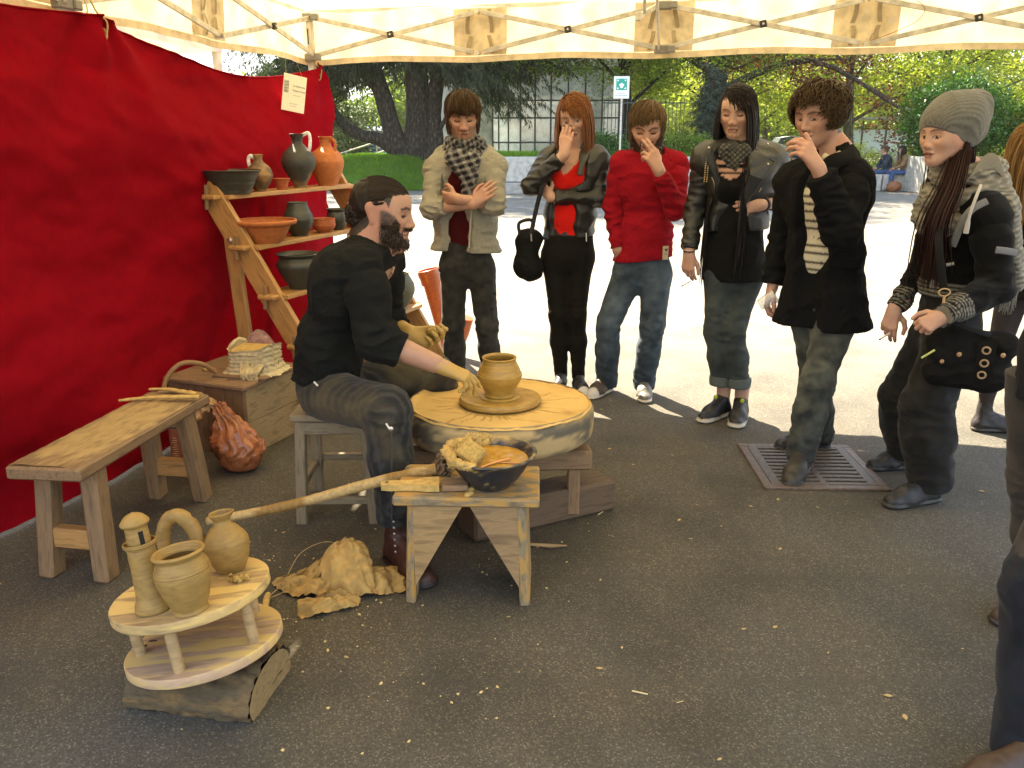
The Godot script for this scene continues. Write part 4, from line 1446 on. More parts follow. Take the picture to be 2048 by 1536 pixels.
func build_round_stand() -> void:
	var lg := thing("split_log", "short half log with rough bark under the round stand", "log", Vector3(-0.86, 0, -2.0), deg_to_rad(-10))
	var mb := MB.new()
	mb.grid(60, 40, func(a, b):
		var th: float = a * TAU
		var x: float = (b - 0.5) * 0.37
		var r := 0.088
		var y := sin(th) * r
		if y < -0.035:
			y = -0.035
		var nn := 0.014 * NZ.get_noise_3d(x * 6.0, cos(th) * 6.0, sin(th) * 6.0) + 0.016 * absf(NZ.get_noise_3d(x * 9.0, cos(th) * 3.5 * 4.0, sin(th) * 14.0))
		return Vector3(x + 0.004 * NZ.get_noise_2d(th * 3.0, b * 2.0), y + 0.035 + nn * sin(th), -cos(th) * (0.125 + nn)), true, func(a, b, p: Vector3):
		return Color(0.5, 0.5, 0.5).lerp(Color(1.0, 0.85, 0.6), clampf(NZ.get_noise_3dv(p * Vector3(6, 22, 22)) * 2.0, 0.0, 1.0)))
	part("bark", mb, mat(lin(0.21, 0.15, 0.075), 0.95, T_grain, Vector3(3, 14, 14), 0.4), lg)
	for e in [-1, 1]:
		var eb := MB.new()
		eb.grid(40, 6, func(a, b):
			var th: float = a * TAU
			var y := maxf(sin(th) * 0.086, -0.034)
			return Vector3(e * (0.186 + 0.003 * NZ.get_noise_2d(th, b * 4.0)), 0.035 + y * b * 0.985, -cos(th) * 0.123 * b), true)
		part("cut_end", eb, mat(lin(0.27, 0.185, 0.075), 0.85, T_grain, Vector3(4, 12, 3), 0.15), lg)
	# stand: two discs on pegs, tipped to the left
	var tl := Basis(Vector3(0, 0, 1), deg_to_rad(8.0)) * Basis(Vector3(1, 0, 0), deg_to_rad(-5.0))
	var s := thing("round_stand", "two-tiered round pale wooden stand tipped on a log", "stand", Vector3(-0.868, 0.135, -2.02))
	s.basis = tl
	var R := 0.213
	for k in 2:
		var db := MB.new()
		db.lathe(at(Vector3(0.0 - 0.006 * k, 0.155 * k, 0)), PackedVector2Array([Vector2(0.0005, -0.014), Vector2(R - 0.004, -0.014), Vector2(R, -0.01), Vector2(R, 0.012), Vector2(R - 0.004, 0.016), Vector2(0.0005, 0.016)]), 72)
		for q in db.v.size():
			if absf(db.v[q].x) + absf(db.v[q].z) < 0.001:
				db.n[q] = Vector3(0, 1 if db.v[q].y > 0.155 * k else -1, 0)
		var fl := MB.new()
		part("lower_disc" if k == 0 else "upper_disc", db, M.plyd if M.has("plyd") else dusty(M.ply if k else tint(M.ply, lin(0.5, 0.33, 0.2)), Color(0.80, 0.68, 0.40), T_blot), s)
	for k in 5:
		var an := TAU * k / 5.0 + 0.32
		var p := Vector3(cos(an) * 0.17, 0.0, sin(an) * 0.17)
		var lb := MB.new()
		lb.rod(p + Vector3(0, 0.016, 0), p + Vector3(-0.003, 0.142, 0), 0.0155, 16)
		part("peg_leg", lb, M.ply, s)
	var up := Transform3D(tl, s.position) * at(Vector3(-0.006, 0.1715, 0))
	var seat := func(o: Node3D, p: Vector3):
		o.transform = up * at(p, Basis(Vector3.UP, o.rotation.y))
	var lh := pot("clay_lighthouse", "raw clay lighthouse with a domed cap and a small window", [[0.047, 0.0], [0.05, 0.006], [0.047, 0.022], [0.040, 0.04], [0.038, 0.07], [0.036, 0.12], [0.035, 0.165], [0.034, 0.172], [0.037, 0.178], [0.042, 0.184], [0.043, 0.19]], M.clay, Vector3.ZERO, 1.0, [], 0.005, 0.004, null, "", 0.0, "clay model")
	seat.call(lh, Vector3(-0.052, 0, 0.11))
	var lt := MB.new()
	lt.lathe(at(Vector3(0, 0.17, 0)), profile([Vector2(0.0285, 0.0), Vector2(0.029, 0.03), Vector2(0.0285, 0.062), Vector2(0.034, 0.068), Vector2(0.0365, 0.073), Vector2(0.035, 0.079), Vector2(0.022, 0.094), Vector2(0.006, 0.101), Vector2(0.0005, 0.103)], 5), 36, 0.003)
	part("lantern", lt, M.clay, lh)
	var wn := MB.new()
	wn.grid(6, 2, func(a, b):
		var th: float = -1.0 + 0.42 * a
		return Vector3(cos(th) * 0.0295, 0.185 + 0.04 * b, -sin(th) * 0.0295))
	part("window", wn, mat(lin(0.012, 0.01, 0.006), 1.0), lh)
	var ar := MB.new()
	var ap := PackedVector3Array()
	var rr := PackedFloat32Array()
	for k in 29:
		var an := -0.35 + (PI + 0.7) * k / 28.0
		ap.append(Vector3(cos(an) * 0.05, 0.105 + sin(an) * 0.085, 0.0))
		rr.append(0.0205 * (1.0 + 0.16 * NZ.get_noise_1d(k * 1.3)))
	ar.tube(ap, rr, 16)
	for k in ar.v.size():
		ar.v[k] += Vector3(1, 1, 1) * 0.006 * NZ.get_noise_3dv(ar.v[k] * 34.0)
	var ah := solo("clay_arch", ar, M.clay, "thick hand-rolled clay arch standing behind the wide pot", "clay model")
	seat.call(ah, Vector3(-0.035, 0.0, -0.075))
	var vs := pot("clay_bottle", "raw clay round bottle vase with a pinched lip at the stand's back", [[0.038, 0.0], [0.041, 0.006], [0.054, 0.03], [0.066, 0.07], [0.064, 0.1], [0.045, 0.13], [0.026, 0.148], [0.0235, 0.162], [0.030, 0.172], [0.034, 0.182]], M.clay, Vector3.ZERO, 0.96, [], 0.005, 0.004, null, "", 0.3, "vase", 0.008)
	seat.call(vs, Vector3(0.085, 0, -0.095))
	var wp := pot("clay_pot", "raw clay wide-mouthed pot with grooved shoulder at the stand's front", [[0.05, 0.0], [0.052, 0.004], [0.05, 0.012], [0.064, 0.05], [0.079, 0.10], [0.081, 0.125], [0.079, 0.128], [0.080, 0.132], [0.076, 0.150], [0.067, 0.166], [0.066, 0.172], [0.074, 0.181], [0.077, 0.187]], M.clay, Vector3.ZERO, 0.87, [], 0.011, 0.003)
	seat.call(wp, Vector3(0.062, 0, 0.148))
	var sc := MB.new()
	for k in 14:
		sc.blob(at(Vector3(0.014 * rng.randfn(), 0.006 + 0.006 * rng.randf(), 0.011 * rng.randfn())), Vector3(0.009, 0.007, 0.008) * rng.randf_range(0.6, 1.2), NZ, 0.9, 2.0 + k, 9, 6)
	var so := solo("clay_trimmings", sc, M.clay_rough, "little heap of clay trimmings on the round stand", "clay")
	seat.call(so, Vector3(0.135, 0, 0.0))

func patch(mb: MB, cp: Array, wr: float, sd: float) -> void:
	# 4x4 control points, cubic both ways, crumpled
	mb.grid(26, 26, func(a, b):
		var rows := []
		for r in 4:
			rows.append(bez(cp[r * 4], cp[r * 4 + 1], cp[r * 4 + 2], cp[r * 4 + 3], a))
		var p: Vector3 = bez(rows[0], rows[1], rows[2], rows[3], b)
		var q := Vector3(a * 3.0 + sd, b * 3.0, sd * 1.7)
		p += Vector3(0.5, 0.9, 0.6) * wr * (0.7 * NZ.get_noise_3dv(q * 0.5) + 2.0 * (0.25 - absf(NZ.get_noise_2d(q.x * 0.7 + q.y * 0.35, q.z + q.y * 0.2))) + 0.7 * (0.2 - absf(NZ.get_noise_2d(q.y * 0.9 - q.x * 0.5, q.z + 9.0))))
		p.y = maxf(p.y, 0.004 + 0.003 * a)
		return p)

func bez(a: Vector3, b: Vector3, c: Vector3, d: Vector3, t: float) -> Vector3:
	var s := 1.0 - t
	return a * s * s * s + b * 3.0 * s * s * t + c * 3.0 * s * t * t + d * t * t * t

func build_floor_things() -> void:
	var r := thing("clay_rag", "crumpled ochre clay-soaked rag lying on the tarmac", "rag", Vector3(-0.58, 0, -2.53), 0.0)
	var V := func(x, y, z): return Vector3(x, y, z)
	var mb := MB.new()
	# big upright flap
	patch(mb, [V.call(-0.06, 0.02, 0.05), V.call(0.0, 0.02, 0.075), V.call(0.08, 0.02, 0.07), V.call(0.115, 0.03, 0.05), V.call(-0.09, 0.10, 0.03), V.call(-0.02, 0.17, 0.06), V.call(0.06, 0.17, 0.06), V.call(0.11, 0.09, 0.03), V.call(-0.07, 0.17, -0.04), V.call(-0.02, 0.23, -0.03), V.call(0.04, 0.23, -0.03), V.call(0.09, 0.13, -0.04), V.call(-0.05, 0.12, -0.10), V.call(0.0, 0.17, -0.09), V.call(0.03, 0.17, -0.09), V.call(0.07, 0.08, -0.10)], 0.02, 1.0)
	# right wing
	patch(mb, [V.call(0.07, 0.03, 0.06), V.call(0.12, 0.02, 0.06), V.call(0.17, 0.01, 0.04), V.call(0.21, 0.01, 0.02), V.call(0.06, 0.08, 0.02), V.call(0.12, 0.10, 0.02), V.call(0.18, 0.05, 0.0), V.call(0.235, 0.01, -0.03), V.call(0.05, 0.1, -0.04), V.call(0.12, 0.07, -0.04), V.call(0.17, 0.08, -0.06), V.call(0.225, 0.01, -0.09), V.call(0.05, 0.03, -0.1), V.call(0.10, 0.03, -0.11), V.call(0.15, 0.03, -0.12), V.call(0.19, 0.01, -0.12)], 0.02, 4.0)
	# long left tail with rolled folds
	patch(mb, [V.call(-0.02, 0.03, 0.08), V.call(-0.08, 0.07, 0.09), V.call(-0.15, 0.0, 0.07), V.call(-0.20, 0.01, 0.03), V.call(-0.02, 0.10, 0.03), V.call(-0.09, 0.06, 0.05), V.call(-0.15, 0.08, 0.02), V.call(-0.25, 0.01, -0.01), V.call(-0.03, 0.04, -0.02), V.call(-0.10, 0.09, -0.02), V.call(-0.17, 0.05, -0.03), V.call(-0.27, 0.03, -0.03), V.call(-0.04, 0.08, -0.08), V.call(-0.10, 0.02, -0.08), V.call(-0.17, 0.04, -0.07), V.call(-0.25, 0.01, -0.06)], 0.026, 7.0)
	# front fold
	patch(mb, [V.call(-0.10, 0.01, 0.19), V.call(-0.04, 0.03, 0.17), V.call(0.02, 0.0, 0.13), V.call(0.08, 0.01, 0.10), V.call(-0.125, 0.05, 0.16), V.call(-0.05, 0.08, 0.14), V.call(0.01, 0.05, 0.11), V.call(0.07, 0.06, 0.07), V.call(-0.14, 0.05, 0.12), V.call(-0.06, 0.05, 0.1), V.call(0.0, 0.09, 0.08), V.call(0.06, 0.05, 0.04), V.call(-0.13, 0.01, 0.10), V.call(-0.06, 0.02, 0.07), V.call(0.0, 0.03, 0.05), V.call(0.05, 0.03, 0.02)], 0.024, 11.0)
	patch(mb, [V.call(-0.10, 0.01, 0.02), V.call(-0.13, 0.05, 0.0), V.call(-0.17, 0.01, -0.04), V.call(-0.2, 0.01, -0.06), V.call(-0.08, 0.09, -0.02), V.call(-0.12, 0.11, -0.04), V.call(-0.16, 0.05, -0.07), V.call(-0.2, 0.02, -0.1), V.call(-0.06, 0.13, -0.06), V.call(-0.09, 0.12, -0.09), V.call(-0.13, 0.05, -0.1), V.call(-0.17, 0.02, -0.12), V.call(-0.04, 0.08, -0.10), V.call(-0.07, 0.06, -0.12), V.call(-0.1, 0.03, -0.13), V.call(-0.14, 0.01, -0.14)], 0.02, 15.0)
	var rm: StandardMaterial3D = M.rag
	part("cloth", mb, rm, r)
	# cutting wire with two toggles
	var wi := thing("cutting_wire", "looped clay cutting wire with wooden toggles beside the rag", "wire", Vector3(-0.83, 0, -2.44), 0.0)
	var wb := MB.new()
	wb.tube(smooth_line([Vector3(0.005, 0.012, -0.045), Vector3(0.03, 0.02, -0.12), Vector3(0.06, 0.06, -0.25), Vector3(0.14, 0.07, -0.32), Vector3(0.22, 0.05, -0.29), Vector3(0.26, 0.02, -0.22)], 8), PackedFloat32Array([0.0013]), 5)
	wb.tube(smooth_line([Vector3(0.01, 0.01, -0.03), Vector3(0.05, 0.01, -0.07), Vector3(0.1, 0.015, -0.08)], 6), PackedFloat32Array([0.0013]), 5)
	part("wire", wb, M.twine, wi)
	var gb := MB.new()
	gb.tube(PackedVector3Array([Vector3(-0.004, 0.013, -0.045), Vector3(0.0, 0.013, -0.01), Vector3(0.008, 0.014, 0.03), Vector3(0.006, 0.014, 0.045)]), PackedFloat32Array([0.01, 0.012, 0.011, 0.013]), 10)
	part("toggle", gb, M.clay_dry, wi)
	var cb := MB.new()
	cb.blob(at(Vector3(-0.80, 0.014, -2.305)), Vector3(0.026, 0.018, 0.022), NZ, 0.5, 1.6, 16, 10)
	solo("clay_lump", cb, M.clay_wet, "single brown clay lump on the tarmac by the round stand", "clay")
	var sl := MB.new()
	sl.tube(PackedVector3Array([Vector3(0.06, 0.008, -2.86), Vector3(0.15, 0.016, -2.83), Vector3(0.21, 0.012, -2.84)]), PackedFloat32Array([0.006, 0.008, 0.003]), 7)
	solo("wood_splinter", sl, M.ply, "pale wood splinter on the tarmac right of the low table", "splinter")
	# crumbs, straw and dry leaf bits too many to name
	var ch := MB.new()
	ch.blob(Transform3D(), Vector3(0.5, 0.22, 0.36), NZ, 0.7, 2.0, 7, 5)
	scatter("clay_chips", ch, M.chips, 320, func():
		var a := rng.randf() * TAU
		var rr := absf(rng.randfn()) * 0.42
		var c := [Vector2(-0.45, -2.3), Vector2(-0.75, -2.35), Vector2(-0.25, -2.05), Vector2(-0.1, -2.7), Vector2(-0.9, -2.75)][rng.randi() % 5] as Vector2
		return [Vector3(c.x + cos(a) * rr, 0.002, c.y + sin(a) * rr), 0.0022 + 0.011 * pow(rng.randf(), 3.2)])
	var stw := MB.new()
	stw.bar(Vector3(-0.5, 0.05, 0), Vector3(0.5, 0.07, 0.05), 0.07, 0.06)
	scatter("straw_bits", stw, mat(lin(0.62, 0.52, 0.26), 0.8), 12, func(): return [Vector3(rng.randf_range(-0.9, 1.9), 0.001, rng.randf_range(-4.0, -1.6)), rng.randf_range(0.012, 0.045)])
	var lf := MB.new()
	lf.grid(5, 4, func(a, b): return Vector3((a - 0.5) * sin(PI * clampf(b, 0.08, 0.95)), 0.1 + 0.25 * absf(a - 0.5), (b - 0.5) * 1.7))
	scatter("dry_leaf_bits", lf, mat(lin(0.42, 0.30, 0.12), 0.9), 60, func(): return [Vector3(rng.randf_range(-1.2, 2.6), 0.001, rng.randf_range(-4.6, -1.5)), rng.randf_range(0.005, 0.015)])
	# drain grate let into the tarmac
	var g := thing("drain_grate", "rusty square iron drain grate set in the tarmac", "drain grate", Vector3(1.425, 0.006, -3.66), deg_to_rad(-2.5))
	var fw := 0.56
	var fb := MB.new()
	for s in [-1, 1]:
		fb.box(at(Vector3(0, 0, s * (fw / 2 - 0.02))), Vector3(fw, 0.014, 0.04), 0.003)
		fb.box(at(Vector3(s * (fw / 2 - 0.02), 0, 0)), Vector3(0.04, 0.014, fw - 0.08), 0.003)
	part("frame", fb, tint(M.iron, lin(0.16, 0.115, 0.085)), g)
	var pit := MB.new()
	pit.box(at(Vector3(0, -0.0025, 0)), Vector3(fw - 0.09, 0.003, fw - 0.09), 0.0005)
	part("pit", pit, mat(lin(0.012, 0.01, 0.008), 0.95), g)
	for k in 11:
		var bb := MB.new()
		bb.box(at(Vector3(0, 0.002, -fw / 2 + 0.057 + k * (fw - 0.114) / 10.0)), Vector3(fw - 0.08, 0.013, 0.026), 0.003)
		part("bar", bb, M.iron, g)
	for s in [-1, 0, 1]:
		var bb := MB.new()
		bb.box(at(Vector3(s * (fw / 2 - 0.062), 0.0028, 0)), Vector3(0.045 if s else 0.03, 0.0128, fw - 0.08), 0.003)
		part("cross_bar", bb, M.iron, g)

func scatter(called: String, mb: MB, mt: Material, n: int, f: Callable) -> void:
	var mm := MultiMesh.new()
	mm.transform_format = MultiMesh.TRANSFORM_3D
	mm.mesh = mb.mesh()
	mm.instance_count = n
	for k in n:
		var q: Array = f.call()
		mm.set_instance_transform(k, Transform3D(Basis(Vector3.UP, rng.randf() * TAU).scaled(Vector3.ONE * q[1]), q[0]))
	var o := MultiMeshInstance3D.new()
	o.name = numbered(called)
	o.multimesh = mm
	o.material_override = mt
	add_child(o)
	o.set_meta("kind", "stuff")
	var words := {"clay_chips": "scattered dry clay chips on the tarmac round the wheel", "straw_bits": "loose bits of straw on the tarmac", "dry_leaf_bits": "small dry leaf flakes strewn on the tarmac"}
	tag(o, words.get(called, called.replace("_", " ")), called.split("_")[1])

# ================================================================ the place behind the tent
func leaf_cluster(n: int, rad: float, size: float, sd: int, thin := 0.55, flat := 0.5) -> ArrayMesh:
	var r := RandomNumberGenerator.new()
	r.seed = sd
	var mb := MB.new()
	for k in n:
		var p := Vector3(r.randfn(), r.randfn() * flat, r.randfn()) * rad * 0.55
		var b := Basis.from_euler(Vector3(r.randf_range(-1.0, 1.0), r.randf() * TAU, r.randf_range(-0.8, 0.8)))
		var s := size * r.randf_range(0.7, 1.25)
		var w := s * thin
		var a := p
		var m := p + b * Vector3(s * 0.5, 0.06 * s, 0)
		var e := p + b * Vector3(s, -0.08 * s, 0)
		mb.col = Color.WHITE * r.randf_range(0.75, 1.2)
		mb.tri(a, m + b * Vector3(0, 0, w * 0.5), e)
		mb.tri(a, e, m - b * Vector3(0, 0, w * 0.5))
	return mb.mesh()

func spray(n: int, ln: float, sd: int) -> ArrayMesh:
	var r := RandomNumberGenerator.new()
	r.seed = sd
	var mb := MB.new()
	for k in n:
		var f := float(k) / n
		var p := Vector3(f * ln, -0.32 * ln * f * f, r.randf_range(-0.12, 0.12) * ln)
		var d := Vector3(r.randf_range(-0.1, 0.5), -r.randf_range(0.35, 1.0), r.randfn() * 0.45).normalized() * ln * r.randf_range(0.2, 0.42)
		var sx := d.cross(Vector3(r.randfn(), r.randfn(), r.randfn())).normalized() * ln * 0.022
		mb.col = Color.WHITE * r.randf_range(0.6, 1.3)
		mb.tri(p - sx, p + sx, p + d)
		mb.tri(p + d * 0.3 - sx * 2.4, p + d * 0.45, p + d * 0.3 + sx * 2.4)
	return mb.mesh()

func many(called: String, me: Mesh, mt: Material, xf: Array, tints: Array, parent: Node3D) -> MultiMeshInstance3D:
	var mm := MultiMesh.new()
	mm.transform_format = MultiMesh.TRANSFORM_3D
	mm.use_colors = true
	mm.mesh = me
	mm.instance_count = xf.size()
	for k in xf.size():
		mm.set_instance_transform(k, xf[k])
		mm.set_instance_color(k, tints[k])
	var o := MultiMeshInstance3D.new()
	o.name = called
	o.multimesh = mm
	o.material_override = mt
	parent.add_child(o, true)
	return o

func leaf_mat(c: Color, back: Color, rough := 0.6) -> StandardMaterial3D:
	var m := mat(c, rough)
	m.backlight_enabled = true
	m.backlight = back
	return m

# trunk, limbs and a crown of leaf clumps hung on the twigs
func tree(called: String, label: String, p: Vector3, h: float, r: float, cb: float, R: float, n: int, me: Mesh, mt: Material, bark: Material, sd: int, limbs := 11, low := 0.0, cs := 1.0, lean := Vector3.ZERO, group := "") -> Node3D:
	var g := RandomNumberGenerator.new()
	g.seed = sd
	var t := thing(called, label, "tree", p, 0.0, group)
	var mb := MB.new()
	var tr := smooth_line([Vector3.ZERO, Vector3(g.randfn() * 0.1, h * 0.2, g.randfn() * 0.1) + lean * 0.3, Vector3(g.randfn() * 0.25, h * 0.5, g.randfn() * 0.2) + lean, Vector3(g.randfn() * 0.4, h * 0.9, g.randfn() * 0.4) + lean * 1.6], 6)
	var rs := PackedFloat32Array()
	for k in tr.size():
		var f := float(k) / (tr.size() - 1)
		rs.append(r * (1.0 - 0.8 * f) + r * 0.35 * exp(-f * 22.0))
	mb.tube(tr, rs, 12)
	var xf := []
	var tints := []
	for k in limbs:
		var f := lerpf(cb * 0.85 / h, 0.88, float(k) / limbs)
		var base := tr[int(f * (tr.size() - 1))]
		base.y = maxf(base.y, f * h * 0.9)
		var az := k * 2.4 + g.randf() * 0.7
		var ln := R * g.randf_range(0.75, 1.1) * (1.0 - 0.45 * maxf(f - 0.55, 0.0) * 2.0)
		var up := g.randf_range(0.05, 0.5) + 0.4 * f
		var d := Vector3(cos(az), up, sin(az)).normalized()
		var e := base + d * ln
		e.y -= low * ln * 0.30
		var mid := base + d * ln * 0.5 + Vector3(0, 0.10 * ln, 0)
		var lr := r * 0.34 * (1.0 - 0.5 * f)
		var lp := smooth_line([base, mid, e], 4)
		var lrs := PackedFloat32Array()
		for q in lp.size():
			lrs.append(lr * (1.0 - 0.85 * q / lp.size()))
		mb.tube(lp, lrs, 7)
		for s in 5:
			var f2 := 0.3 + 0.16 * s
			var b2 := lp[int(f2 * (lp.size() - 1))]
			var d2 := (d + Vector3(g.randfn(), g.randfn() * 0.4 + 0.1 - low * 0.45, g.randfn()) * 0.75).normalized()
			var l2 := ln * g.randf_range(0.28, 0.5)
			var e2 := b2 + d2 * l2
			mb.tube(PackedVector3Array([b2, b2.lerp(e2, 0.5) + Vector3(0, 0.04 * l2, 0), e2]), PackedFloat32Array([lr * 0.35, lr * 0.22, lr * 0.06]), 5)
			for q in maxi(1, n / (limbs * 5)):
				var a := pow(g.randf(), 0.7)
				var c := b2.lerp(e2, a) + Vector3(g.randfn(), g.randfn() * 0.6 - low * 0.3, g.randfn()) * l2 * 0.26
				var sc := cs * g.randf_range(0.7, 1.3)
				xf.append(Transform3D(Basis.from_euler(Vector3(g.randfn() * 0.35, g.randf() * TAU, g.randfn() * 0.35)).scaled(Vector3.ONE * sc), c))
				var v := g.randf_range(0.75, 1.25)
				tints.append(Color(v * g.randf_range(0.9, 1.15), v, v * g.randf_range(0.8, 1.1)))
	part("trunk", mb, bark, t)
	many("crown", me, mt, xf, tints, t).set_meta("kind", "stuff")
	return t

func bush(called: String, label: String, p: Vector3, s: Vector3, n: int, me: Mesh, mt: Material, sd: int, cs := 1.0, cat := "bush", group := "", cone := 0.0) -> Node3D:
	var g := RandomNumberGenerator.new()
	g.seed = sd
	var t := thing(called, label, cat, p, 0.0, group)
	var mb := MB.new()
	for k in 5:
		var a := g.randf() * TAU
		mb.tube(PackedVector3Array([Vector3(0.08 * cos(a), 0, 0.08 * sin(a)), Vector3(s.x * 0.3 * cos(a), s.y * 0.4, s.z * 0.3 * sin(a)), Vector3(s.x * 0.5 * cos(a), s.y * 0.8, s.z * 0.5 * sin(a))]), PackedFloat32Array([0.03, 0.02, 0.01]), 5)
	part("stem", mb, M.bark, t)
	var xf := []
	var tints := []
	for k in n:
		var d := Vector3(g.randfn(), g.randfn(), g.randfn()).normalized()
		var q := pow(g.randf(), 0.35)
		var rr := 1.0 + 0.22 * NZ.get_noise_3dv(d * 1.9 + Vector3(sd, 0, 0))
		var c := Vector3(d.x * s.x * q * rr, s.y * 0.5 * (1.0 + d.y * q * rr), d.z * s.z * q * rr)
		if cone > 0.0:
			var f := clampf(1.0 - cone * c.y / s.y, 0.05, 1.0)
			c.x *= f
			c.z *= f
		xf.append(Transform3D(Basis.from_euler(Vector3(g.randfn() * 0.5, g.randf() * TAU, g.randfn() * 0.5)).scaled(Vector3.ONE * cs * g.randf_range(0.7, 1.3)), c))
		var v := g.randf_range(0.7, 1.25)
		tints.append(Color(v, v, v * g.randf_range(0.8, 1.1)))
	many("foliage", me, mt, xf, tints, t).set_meta("kind", "stuff")
	return t

func car(label: String, p: Vector3, turn: float, c: Color) -> void:
	var t := thing("parked_car", label, "car", p, turn, "cars parked beyond the hedge")
	var body := MB.new()
	body.prism(Transform3D(), PackedVector2Array([Vector2(-2.05, 0.3), Vector2(2.0, 0.3), Vector2(2.08, 0.62), Vector2(1.9, 0.82), Vector2(1.1, 0.92), Vector2(-1.95, 0.98), Vector2(-2.1, 0.7)]), 1.66)
	part("body", body, mat(c, 0.25), t)
	var cab := MB.new()
	cab.prism(Transform3D(), PackedVector2Array([Vector2(-1.85, 0.95), Vector2(1.05, 0.9), Vector2(0.45, 1.36), Vector2(-0.9, 1.46), Vector2(-1.6, 1.36)]), 1.46)
	part("windows", cab, mat(lin(0.05, 0.06, 0.07), 0.15), t)
	var rf := MB.new()
	rf.prism(Transform3D(), PackedVector2Array([Vector2(-1.62, 1.365), Vector2(0.47, 1.365), Vector2(-0.2, 1.46), Vector2(-0.95, 1.475)]), 1.3)
	part("roof", rf, mat(c, 0.25), t)
	for x in [-1.3, 1.28]:
		for z in [-0.78, 0.78]:
			var w := MB.new()
			w.rod(Vector3(x, 0.31, z - 0.1), Vector3(x, 0.31, z + 0.1), 0.31, 18)
			part("wheel", w, M.black_plastic, t)

func build_background() -> void:
	var grass_m := leaf_mat(lin(0.17, 0.30, 0.03), Color(0.9, 1.0, 0.5), 0.8)
	var turf := mat(lin(0.09, 0.16, 0.025), 0.95, T_soft, Vector3(1.5, 1.5, 1.5), 0.1)
	# grassy mound of the cedar
	var mound := func(x: float, z: float) -> float:
		var e := Vector2((x + 4.6) / 4.0, (z + 30.6) / 4.4).length()
		return 0.92 * smoothstep(1.0, 0.25, e)
	var gm := MB.new()
	gm.grid(48, 14, func(a, b):
		var th: float = a * TAU
		var p := Vector3(-4.6 + cos(th) * 4.0 * b, 0, -30.6 + sin(th) * 4.4 * b)
		p.y = mound.call(p.x, p.z) + 0.012 + 0.03 * NZ.get_noise_2d(p.x, p.z)
		return p, true)
	struct("grass_mound", gm, turf)
	var bl := MB.new()
	for k in 7:
		var an := k * 2.4
		var o := Vector3(cos(an), 0, sin(an)) * 0.03 * k / 3.0
		bl.tri(o - Vector3(0.008, 0, 0), o + Vector3(0.008, 0, 0), o + Vector3(cos(an) * 0.06, 0.13, sin(an) * 0.06))
	var blm := bl.mesh()
	var xf := []
	var tn := []
	for k in 9000:
		var th := rng.randf() * TAU
		var q := sqrt(rng.randf())
		var x := -4.6 + cos(th) * 4.0 * q
		var z := -30.6 + sin(th) * 4.4 * q
		xf.append(Transform3D(Basis(Vector3.UP, rng.randf() * TAU).scaled(Vector3.ONE * rng.randf_range(0.7, 1.5)), Vector3(x, mound.call(x, z) + 0.01, z)))
		var v := rng.randf_range(0.7, 1.3)
		tn.append(Color(v, v, v))
	var go := many(numbered("mound_grass"), blm, grass_m, xf, tn, self)
	tag(go, "short bright green grass on the cedar's mound", "grass")
	go.set_meta("kind", "stuff")
	# planter wall of concrete slabs with a step below it
	var pw := thing("planter_wall", "long grey concrete planter wall behind the standing visitors", "wall", Vector3(-1.6, 0, -25.2), 0.0)
	for k in 8:
		board("slab", pw, Vector3(1.19, 0.72, 0.16), at(Vector3(0.6 + 1.2 * k, 0.70, 0)), M.concrete, 0.012)
		board("step", pw, Vector3(1.19, 0.32, 0.5), at(Vector3(0.6 + 1.2 * k, 0.16, 0.16)), tint(M.concrete, lin(0.34, 0.32, 0.28)), 0.015)
	var pg := MB.new()
	pg.box(at(Vector3(4.8, 0.52, -3.4)), Vector3(9.6, 1.02, 6.6), 0.02)
	part("planting_bed", pg, turf, pw)
	xf = []
	tn = []
	for k in 5000:
		xf.append(Transform3D(Basis(Vector3.UP, rng.randf() * TAU).scaled(Vector3.ONE * rng.randf_range(0.7, 1.6)), Vector3(rng.randf_range(-1.6, 8.0), 1.03, -25.4 - 2.6 * rng.randf())))
		var v := rng.randf_range(0.7, 1.3)
		tn.append(Color(v, v, v))
	go = many(numbered("planter_grass"), blm, grass_m, xf, tn, self)
	tag(go, "strip of green grass along the planter wall's top", "grass")
	go.set_meta("kind", "stuff")
	# glass-fronted hall
	var hall := thing("glass_hall", "pale rounded building with a tall gridded glass front behind the cedar", "building", Vector3(0, 0, -35.5), 0.0)
	var wl := MB.new()
	wl.grid(24, 1, func(a, b):
		var th: float = PI * (0.5 + 0.5 * a)
		return Vector3(-0.95 + 3.0 * cos(th), 9.0 * b, -3.0 + 3.0 * sin(th)))
	wl.grid(1, 1, func(a, b): return Vector3(-0.95 + 0.15 * a, 9.0 * b, 0.0))
	part("wall", wl, M.white_wall, hall)
	var inn := MB.new()
	inn.box(at(Vector3(1.8, 4.5, -7.0)), Vector3(5.4, 9.0, 0.2), 0.01)
	inn.box(at(Vector3(1.8, 0.3, -3.4)), Vector3(5.4, 0.2, 6.8), 0.01)
	inn.box(at(Vector3(4.55, 4.5, -3.5)), Vector3(0.2, 9.0, 7.2), 0.01)
	inn.box(at(Vector3(1.8, 3.35, -5.2)), Vector3(5.2, 0.25, 3.4), 0.01)
	part("interior", inn, M.white_wall, hall)
	var rfb := MB.new()
	rfb.box(at(Vector3(0.6, 9.2, -3.4)), Vector3(8.4, 0.4, 7.6), 0.02)
	part("roof", rfb, M.white_wall, hall)
	var frame := mat(lin(0.04, 0.055, 0.055), 0.4)
	var glass := mat(Color(0.72, 0.86, 0.86, 0.22), 0.05)
	glass.transparency = BaseMaterial3D.TRANSPARENCY_ALPHA
	var xs := [-0.8, -0.55, -0.15, 0.35, 0.95, 1.6, 2.3, 3.0, 3.7, 4.4]
	var ys := [0.4, 1.45, 2.42, 3.1, 4.3, 5.6, 7.2, 9.0]
